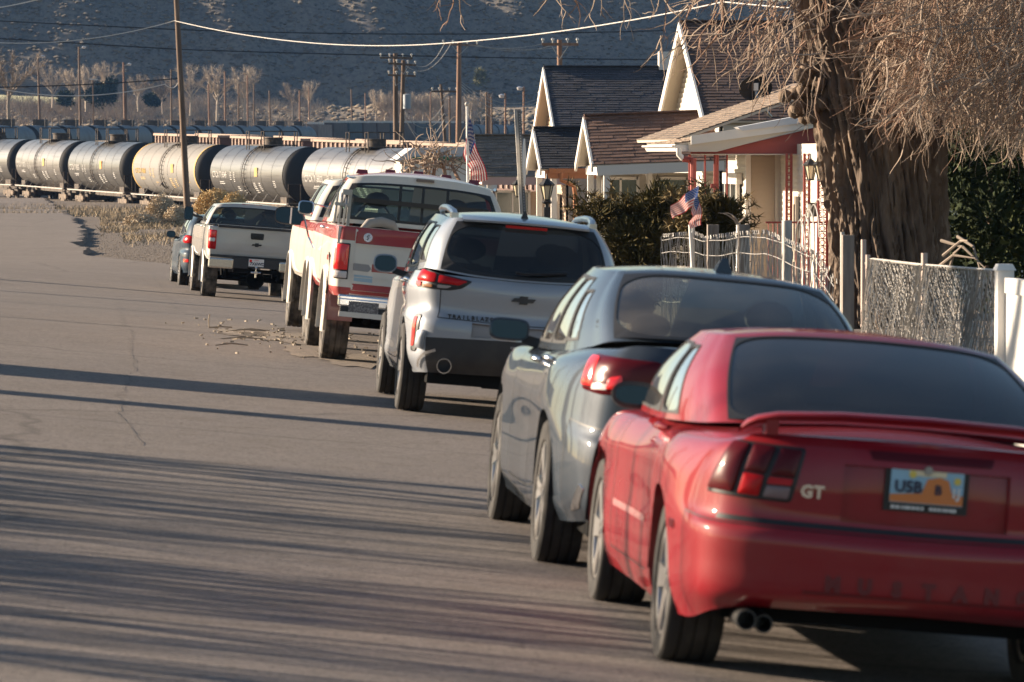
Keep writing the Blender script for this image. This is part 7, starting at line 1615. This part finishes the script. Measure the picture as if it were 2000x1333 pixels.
# street sign post seen nearly edge on
e = empty('street_sign', label='perforated steel sign post with pale octagonal sign seen edge on', cat='street sign'); d = 73
q = MB(); a, b = P(1007, 214, d), P(1018, 420, d); q.bar(b, a, .045, .05, upv=(0, 1, 0)); q.build('post', m_galv, e)
q = MB(); o_ = Vector((.055, .02, 0)); q.bar(b + o_, a + o_, .055, .03, upv=(0, 1, 0)); q.build('post_flange', mat('shaded_steel', (.16, .16, .16), .6, .4), e)
q = MB()
for k in range(38): c = a.lerp(b, (k + .5) / 38) + o_; q.box(c + Vector((0, -.018, 0)), (.016, .006, .018))
tag(q.build('hole', m_insul, e), kind='stuff')
q = MB(); c = P(1023, 318, d - .05); n = 8; rr = .41; ax = Vector((math.sin(R(9)), math.cos(R(9)), 0)); pts = [c + ax * rr * math.cos(math.pi / 8 + k * math.pi / 4) + UP * rr * math.sin(math.pi / 8 + k * math.pi / 4) for k in range(n)]; q.prism(pts, (.012, 0, 0)); q.build('sign_plate', mat('sign_back', (.6, .6, .58), .45), e)
# flags
m_fr, m_fw, m_fb = mat('flag_red', (.42, .03, .045), .8), mat('flag_white', (.72, .67, .63), .8), mat('flag_blue', (.03, .05, .17), .8); m_fr2, m_fw2, m_fb2 = mat('faded_flag_red', (.55, .09, .09), .8), mat('faded_flag_white', (.75, .68, .62), .8), mat('faded_flag_blue', (.06, .11, .30), .8)
def translucent(m):
    t = m.node_tree; b = t.nodes['Principled BSDF']; o = [n for n in t.nodes if n.type == 'OUTPUT_MATERIAL'][0]; tl = t.nodes.new('ShaderNodeBsdfTranslucent'); tl.inputs[0].default_value = b.inputs['Base Color'].default_value; mx = t.nodes.new('ShaderNodeMixShader'); mx.inputs[0].default_value = .4
    t.links.new(b.outputs[0], mx.inputs[1]); t.links.new(tl.outputs[0], mx.inputs[2]); t.links.new(mx.outputs[0], o.inputs[0])
for m_ in (m_fr, m_fw, m_fb, m_fr2, m_fw2, m_fb2): translucent(m_)
def flag(root, c00, c10, c01, c11, mats, wav=.05, ph=0.0, name='flag_cloth', canton=True, nu=26):
    """c00 hoist top, c10 fly top, c01 hoist bottom, c11 fly bottom"""
    mb = MB(); nv = 14
    def pt(s, t): p = c00.lerp(c10, s).lerp(c01.lerp(c11, s), t); k = math.sin(s * 9 + ph + t * 2.5); return p + Vector((.3 * wav * k, -wav * k * (.3 + s), 0))
    for i in range(nu + 1):
        for j in range(nv): mb.v.append(tuple(pt(i / nu, j / 13)))
    for i in range(nu):
        for j in range(13): mb.f.append((i * nv + j, (i + 1) * nv + j, (i + 1) * nv + j + 1, i * nv + j + 1)); mb.m.append(2 if canton and i < nu * .4 and j < 7 else (j % 2))
    o = mb.build(name, [mats[0], mats[1], mats[2]], root, 60, fix=False)
    if canton:
        st = MB()
        for j in range(9):
            for i in range(6 if j % 2 == 0 else 5):
                s = (.035 + .066 * i + (.033 if j % 2 else 0)); t = (.05 + .055 * j) * 1.0; p = pt(s, t); u = (pt(s + .02, t) - p).normalized(); v = (pt(s, t + .02) - p).normalized(); nrm = u.cross(v).normalized(); rr = (c10 - c00).length * .019
                for sg in (-1, 1):
                    base = len(st.v); c = p + nrm * .004 * sg
                    for k in range(10): r_ = rr * (1 if k % 2 == 0 else .42); a = math.pi * k / 5; st.v.append(tuple(c + u * r_ * math.sin(a) - v * r_ * math.cos(a)))
                    st.f.append(tuple(range(base, base + 10))); st.m.append(0)
        tag(st.build('star', mats[1], o, fix=False), kind='stuff')
    return o
e = empty('flagpole', label='white flagpole with ball top and drooping stars and stripes flag', cat='flagpole'); d = 115; q = MB(); q.tube([P(915, 400, d), P(912, 206, d)], [.045, .03], 8); q.build('pole', M['white_paint'], e); q = MB(); q.lathe([(-.06, .001), (-.045, .04), (0, .06), (.045, .04), (.06, .001)], 10, 'z', P(912, 204, d)); q.build('ball_top', m_galv, e, 60)
f1 = empty('flag', label='limp stars and stripes flag hanging down from the tall white flagpole', cat='flag', group='american flags')
flag(f1, P(914, 226, d), P(952, 352, d - .15), P(905, 297, d), P(926, 362, d - .1), (m_fr, m_fw, m_fb), .10, .4)
d = 50.5; f2 = empty('flag', label='small faded stars and stripes flag tied on a fence post before the juniper', cat='flag', group='american flags')
flag(f2, P(1363, 362, d), P(1311, 402, d), P(1354, 404, d), P(1314, 428, d), (m_fr2, m_fw2, m_fb2), .035, 1.0)
flag(f2, P(1363, 364, d - .04), P(1372, 440, d - .02), P(1352, 412, d - .04), P(1346, 447, d - .02), (m_fr2, m_fw2, m_fb2), .035, 2.2, 'hanging_fold')
q = MB(); q.tube([P(1363, 358, d + .02), P(1352, 455, d + .02)], .008, 6); q.build('flag_stick', M['white_paint'], f2)
# wire fences along the yard
XF = 7.0
def fy(px): return XF * F / (px - 210)
def ft_(px): return np.interp(px, [1297, 1360, 1380, 1440, 1500, 1600, 1640, 1700, 1800, 1955], [465, 460, 470, 462, 458, 500, 560, 508, 520, 532])
def fz(px): return zat(float(ft_(px)), fy(px))
fw = empty('wire_fence', label='old bent woven wire fence with looped top below the small flag', cat='fence', group='yard fences')
rg = random.Random(31); q = MB(); y = fy(1297); k = 0
while y > fy(1640):
    px = 210 + XF * F / y; zt = fz(px); zb = gz(XF, y) - .02; x0 = XF + rg.gauss(0, .012); n = 9; ph = rg.random() * 6
    if rg.random() < .93: q.tube([(x0 + .02 * math.sin(i * 1.1 + ph), y + .022 * math.sin(i * .9 + ph) + (.09 * (i / n) * math.sin(y * .9)), zb + (zt - zb) * i / n) for i in range(n + 1)] + [(x0, y - .035, zt + .045), (x0, y - .07, zt)], .0045, 3, caps=False)
    y -= .072; k += 1
tag(q.build('upright_wires', m_galv, fw, None, fix=False), kind='stuff')
for fz_ in (.98, .86, .66, .42, .15):
    q = MB(); ys_ = np.linspace(fy(1297), fy(1640), 60); q.tube([(XF - .01, y_, gz(XF, y_) + (fz(210 + XF * F / y_) - gz(XF, y_)) * fz_ + .010 * math.sin(y_ * 2.1 + fz_ * 9)) for y_ in ys_], .0045, 4, caps=False); q.build('line_wire', m_galv, fw, None, fix=False)
def fpost(root, px, ytop, w_, m, name='fence_post', lean=0.0, rnd=True, cap=False):
    Y = fy(px); z = zat(ytop, Y); b = Vector((XF + .04, Y, gz(XF, Y) - .1)); a = Vector((XF + .04 + lean, Y, z)); q = MB()
    if rnd: q.tube([b, a], w_ / 2, 10)
    else: q.bar(b, a, w_, w_ * .8, upv=(0, 1, 0))
    return q.build(name, m, root, 50)
fpost(fw, 1350, 436, .055, M['white_paint'], 'pipe_post'); fpost(fw, 1362, 440, .05, M['white_paint'], 'pipe_post', -.10); fpost(fw, 1390, 440, .13, m_woodpost, rnd=False); fpost(fw, 1440, 436, .045, M['white_paint'], 'pipe_post'); fpost(fw, 1451, 440, .12, m_woodpost, rnd=False); fpost(fw, 1536, 432, .105, m_galv); fpost(fw, 1657, 461, .11, m_woodpost, rnd=False); fpost(fw, 1646, 455, .04, m_galv, 'pipe_post')
q = MB(); rgt_ = random.Random(2)
for a0 in (2.6, .6, 1.9): q.tube(curl(rgt_, (XF, fy(1445), zat(440, fy(1445))), (math.cos(a0), 0, math.sin(a0)), 6, .045, .2), [.012, .011, .01, .008, .006, .004, .003], 4)
q.build('snagged_twig', m_twig, fw)
q = MB()
for k in range(5): a = fy(1570) - k * .3; q.tube([(XF + .0, a + .35 * math.cos(t), zat(470, a) - .1 + .3 * math.sin(t) + .05 * k) for t in np.linspace(.2, 3.2, 12)], .007, 4, caps=False)
tag(q.build('loose_wire', m_galv, fw), kind='stuff')
cl = empty('chain_link_fence', label='sagging grey chain link fence right of the huge trunk, beside the white panel', cat='fence', group='yard fences')
q = MB(); ya, yb = fy(1690), fy(1958); step = .058; n = 0; y = ya + 1.3
while y > yb - 1.3:
    for sg in (-1, 1):
        pts = []
        for i in range(15):
            t = i / 14; yy = y + sg * (t - .5) * 1.25
            if yb <= yy <= ya:
                px = 210 + XF * F / yy; zb = gz(XF, yy); zt = fz(px); pts.append((XF + .05 + .006 * sg + .045 * math.sin(yy * 2.3 + t * 3) + rg.gauss(0, .006), yy + rg.gauss(0, .006), zb + (zt - zb) * t))
        if len(pts) > 1: q.tube(pts, .0048, 3, caps=False)
    y -= step
tag(q.build('wire_mesh', m_galv, cl, None, fix=False), kind='stuff')
for px, yt, w_ in ((1688, 470, .05), (1697, 500, .045), (1809, 497, .055)): fpost(cl, px, yt, w_, mat('pinkish_pipe', (.42, .34, .30), .6, .2) if px == 1688 else bpy.data.materials['pinkish_pipe'], 'pipe_post')
q = MB(); ys_ = np.linspace(ya, yb, 30); q.tube([(XF + .05, y_, fz(210 + XF * F / y_)) for y_ in ys_], .012, 5, caps=False); q.build('top_wire', m_galv, cl)
for k, (a, b) in enumerate((((1843, 565), (1900, 655)), ((1835, 618), (1915, 612)), ((1870, 600), (1885, 660)))): q = MB(); q.tube([P(*a, 40.4), (P(*a, 40.4) + P(*b, 40.2)) / 2 + Vector((.03, 0, .02)), P(*b, 40.2)], [.018, .015, .008], 5); tag(q.build('dead_branch', m_pale), ['long pale dead branch slanting behind the chain link', 'pale dead branch lying level behind the chain link', 'short pale dead branch behind the chain link'][k], 'branch', 'dead branches behind the chain link')
# weeds and litter behind the chain link
vf = empty('vinyl_fence', label='white vinyl fence panel and post at the right edge', cat='fence'); Y = fy(1966)
zv = zat(530, Y); zgv = gz(XF, Y)
q = MB(); q.box((XF + .05, Y, (zv + zgv) / 2), (.13, .13, zv - zgv)); q.build('post', M['white_paint'], vf); q = MB(); q.box((XF + .05, Y, zv + .02), (.16, .16, .05), taper=.7); q.build('post_cap', M['white_paint'], vf)
for z_ in (zv - .12, zgv + .12): q = MB(); q.box((XF + .06, Y - 3.1, z_), (.06, 6, .12)); q.build('rail', M['white_paint'], vf)
for k in range(20): q = MB() if k == 0 else None; 
pk = MB(); pk.box((0, 0, 0), (.025, .285, zv - zgv - .3)); pme = pk.mesh('plank', M['white_paint'])
for k in range(20): o = link('plank', pme, vf); o.location = (XF + .06, Y - .22 - k * .295, (zv + zgv) / 2)
# pale shed beyond the bush
sh = empty('shed', label='pale low shed with green trim beyond the gnarled bush', cat='shed'); d = 175
c = P(870, 318, d); q = MB(); q.box((c.x, c.y, c.z - 1.0), (3.6, 4, 2.2)); q.build('wall', m_trim, sh); q = MB(); q.prism([(c.x - 2.0, c.y - 2.2, c.z + .1), (c.x + 2.3, c.y - 2.2, c.z + .1), (c.x + 1.4, c.y - 2.2, c.z + .62), (c.x - 1.4, c.y - 2.2, c.z + .55)], (0, 4.4, 0)); q.build('roof', mat('pale_roof', (.5, .5, .52), .6), sh); q = MB(); q.box((c.x + .3, c.y - 2.25, c.z + .16), (3.4, .1, .14)); q.build('trim', mat('green_trim', (.03, .14, .06), .6), sh)
# ------------------------------------------------------------ the far side of the street: trees and poles whose shadows cross the road
sdir = Vector((math.cos(SUN_AHEAD), -math.sin(SUN_AHEAD), 0))
def across(px, py, t, z=0.0):
    p = PZ(px, py, z); q = p - sdir * t; return Vector((q.x, q.y, gz(-9, q.y)))
def roadside_trunk(px, py, t, r, h, label, lean=(0, 0)):
    b = across(px, py, t); e = empty('roadside_tree', b, label=label, cat='tree', group='bare trees across the street'); q = MB(); q.tube([(0, 0, -.3), (0, 0, .4), (lean[0] * .3, lean[1] * .3, h * .4), (lean[0], lean[1], h)], [r * 1.2, r, r * .9, r * .7], 14); q.build('trunk', m_bark, e, 60); rg = random.Random(int(px + py)); m2 = MB()
    for k in range(14):
        a = rg.random() * 6.28; pts = curl(rg, (lean[0] * .8, lean[1] * .8, h * rg.uniform(.75, 1)), (math.cos(a) * .6, math.sin(a) * .6, 1), 8, .45, .12); m2.tube(pts, [r * .22 * (1 - .1 * i) for i in range(9)], 6, caps=False)
        for i in range(2, 9):
            for _ in range(3): m2.tube(curl(rg, pts[i], (rg.gauss(0, 1), rg.gauss(0, 1), rg.gauss(.5, .6)), 5, .22, .2), [.018, .015, .012, .01, .007, .004], 3, caps=False)
    m2.build('crown', m_twig2, e, 60, fix=False); return e
def shadow_pole(px, py, t, r, h, label):
    b = across(px, py, t); e = empty('roadside_pole', b, label=label, cat='utility pole', group='poles across the street'); q = MB(); q.tube([(0, 0, -.3), (0, 0, h)], [r, r * .8], 8); q.build('pole', m_pole, e, 50); q = MB(); q.bar((0, -1.1, h - .5), (0, 1.1, h - .5), .1, .12); q.build('crossarm', m_pole, e); return e
roadside_trunk(0, 772, 9, 1.0, 5.4, 'massive bare trunk across the street level with the crossover'); roadside_trunk(0, 820, 10, .34, 4.6, 'slimmer bare trunk beside the massive one across the street')
shadow_pole(0, 651, 11, .09, 8, 'slim pole across the street level with the old pickup'); shadow_pole(0, 584, 10, .16, 9, 'stout pole across the street behind the old pickup'); shadow_pole(0, 572, 12, .12, 9, 'pole across the street near the tan pickup'); shadow_pole(0, 500, 12, .25, 9, 'stout pole across the street near the lot corner'); shadow_pole(0, 530, 14, .30, 8, 'thick short pole across the street by the tan pickup')
def thicket(px, py, t, n, label, seed, h=3.0, w_=3.0):
    b = across(px, py, t); e = empty('roadside_thicket', b, label=label, cat='shrub', group='bare thickets across the street'); rg = random.Random(seed); q = MB()
    for k in range(int(n * 1.15)):
        o_ = Vector((rg.gauss(0, .8), rg.gauss(0, w_ / 2), -.1)); pts = curl(rg, o_, (rg.gauss(0, .12), rg.gauss(0, .12), 1), 9, h * rg.uniform(.6, 1.1) / 9, .05); r = rg.choice([.025, .05, .08, .13]); q.tube(pts, [r * (1 - .09 * i) for i in range(10)], 5, caps=False)
        for i in range(4, 10): q.tube(curl(rg, pts[i], (rg.gauss(0, .5), rg.gauss(0, .5), 1), 5, .25, .12), [r * .4, r * .35, r * .3, r * .22, r * .15, r * .1], 3, caps=False)
    q.build('stems', m_twig2, e, 60, fix=False)
thicket(0, 1010, 9, 26, 'bare upright thicket across the street level with the sedan', 1); thicket(0, 1150, 10, 34, 'bare upright thicket across the street level with the red coupe', 2); thicket(0, 1290, 10, 30, 'bare upright thicket across the street just behind the red coupe', 3, 3.0); thicket(0, 1080, 13, 14, 'thin bare thicket set back across the street', 4, 4.0)

# ------------------------------------------------------------ air
def haze():
    mb = MB(); mb.box((40, 690, 66), (760, 1460, 152)); m = bpy.data.materials.new('haze'); m.use_nodes = True; t = m.node_tree; t.nodes.clear()
    o = t.nodes.new('ShaderNodeOutputMaterial'); v = t.nodes.new('ShaderNodeVolumePrincipled'); v.inputs['Density'].default_value = HAZE; v.inputs['Color'].default_value = (.22, .48, 1.0, 1); v.inputs['Anisotropy'].default_value = 0.0
    t.links.new(v.outputs[0], o.inputs['Volume']); tag(mb.build('haze', m), kind='stuff')
HAZE = 0.00005
haze()
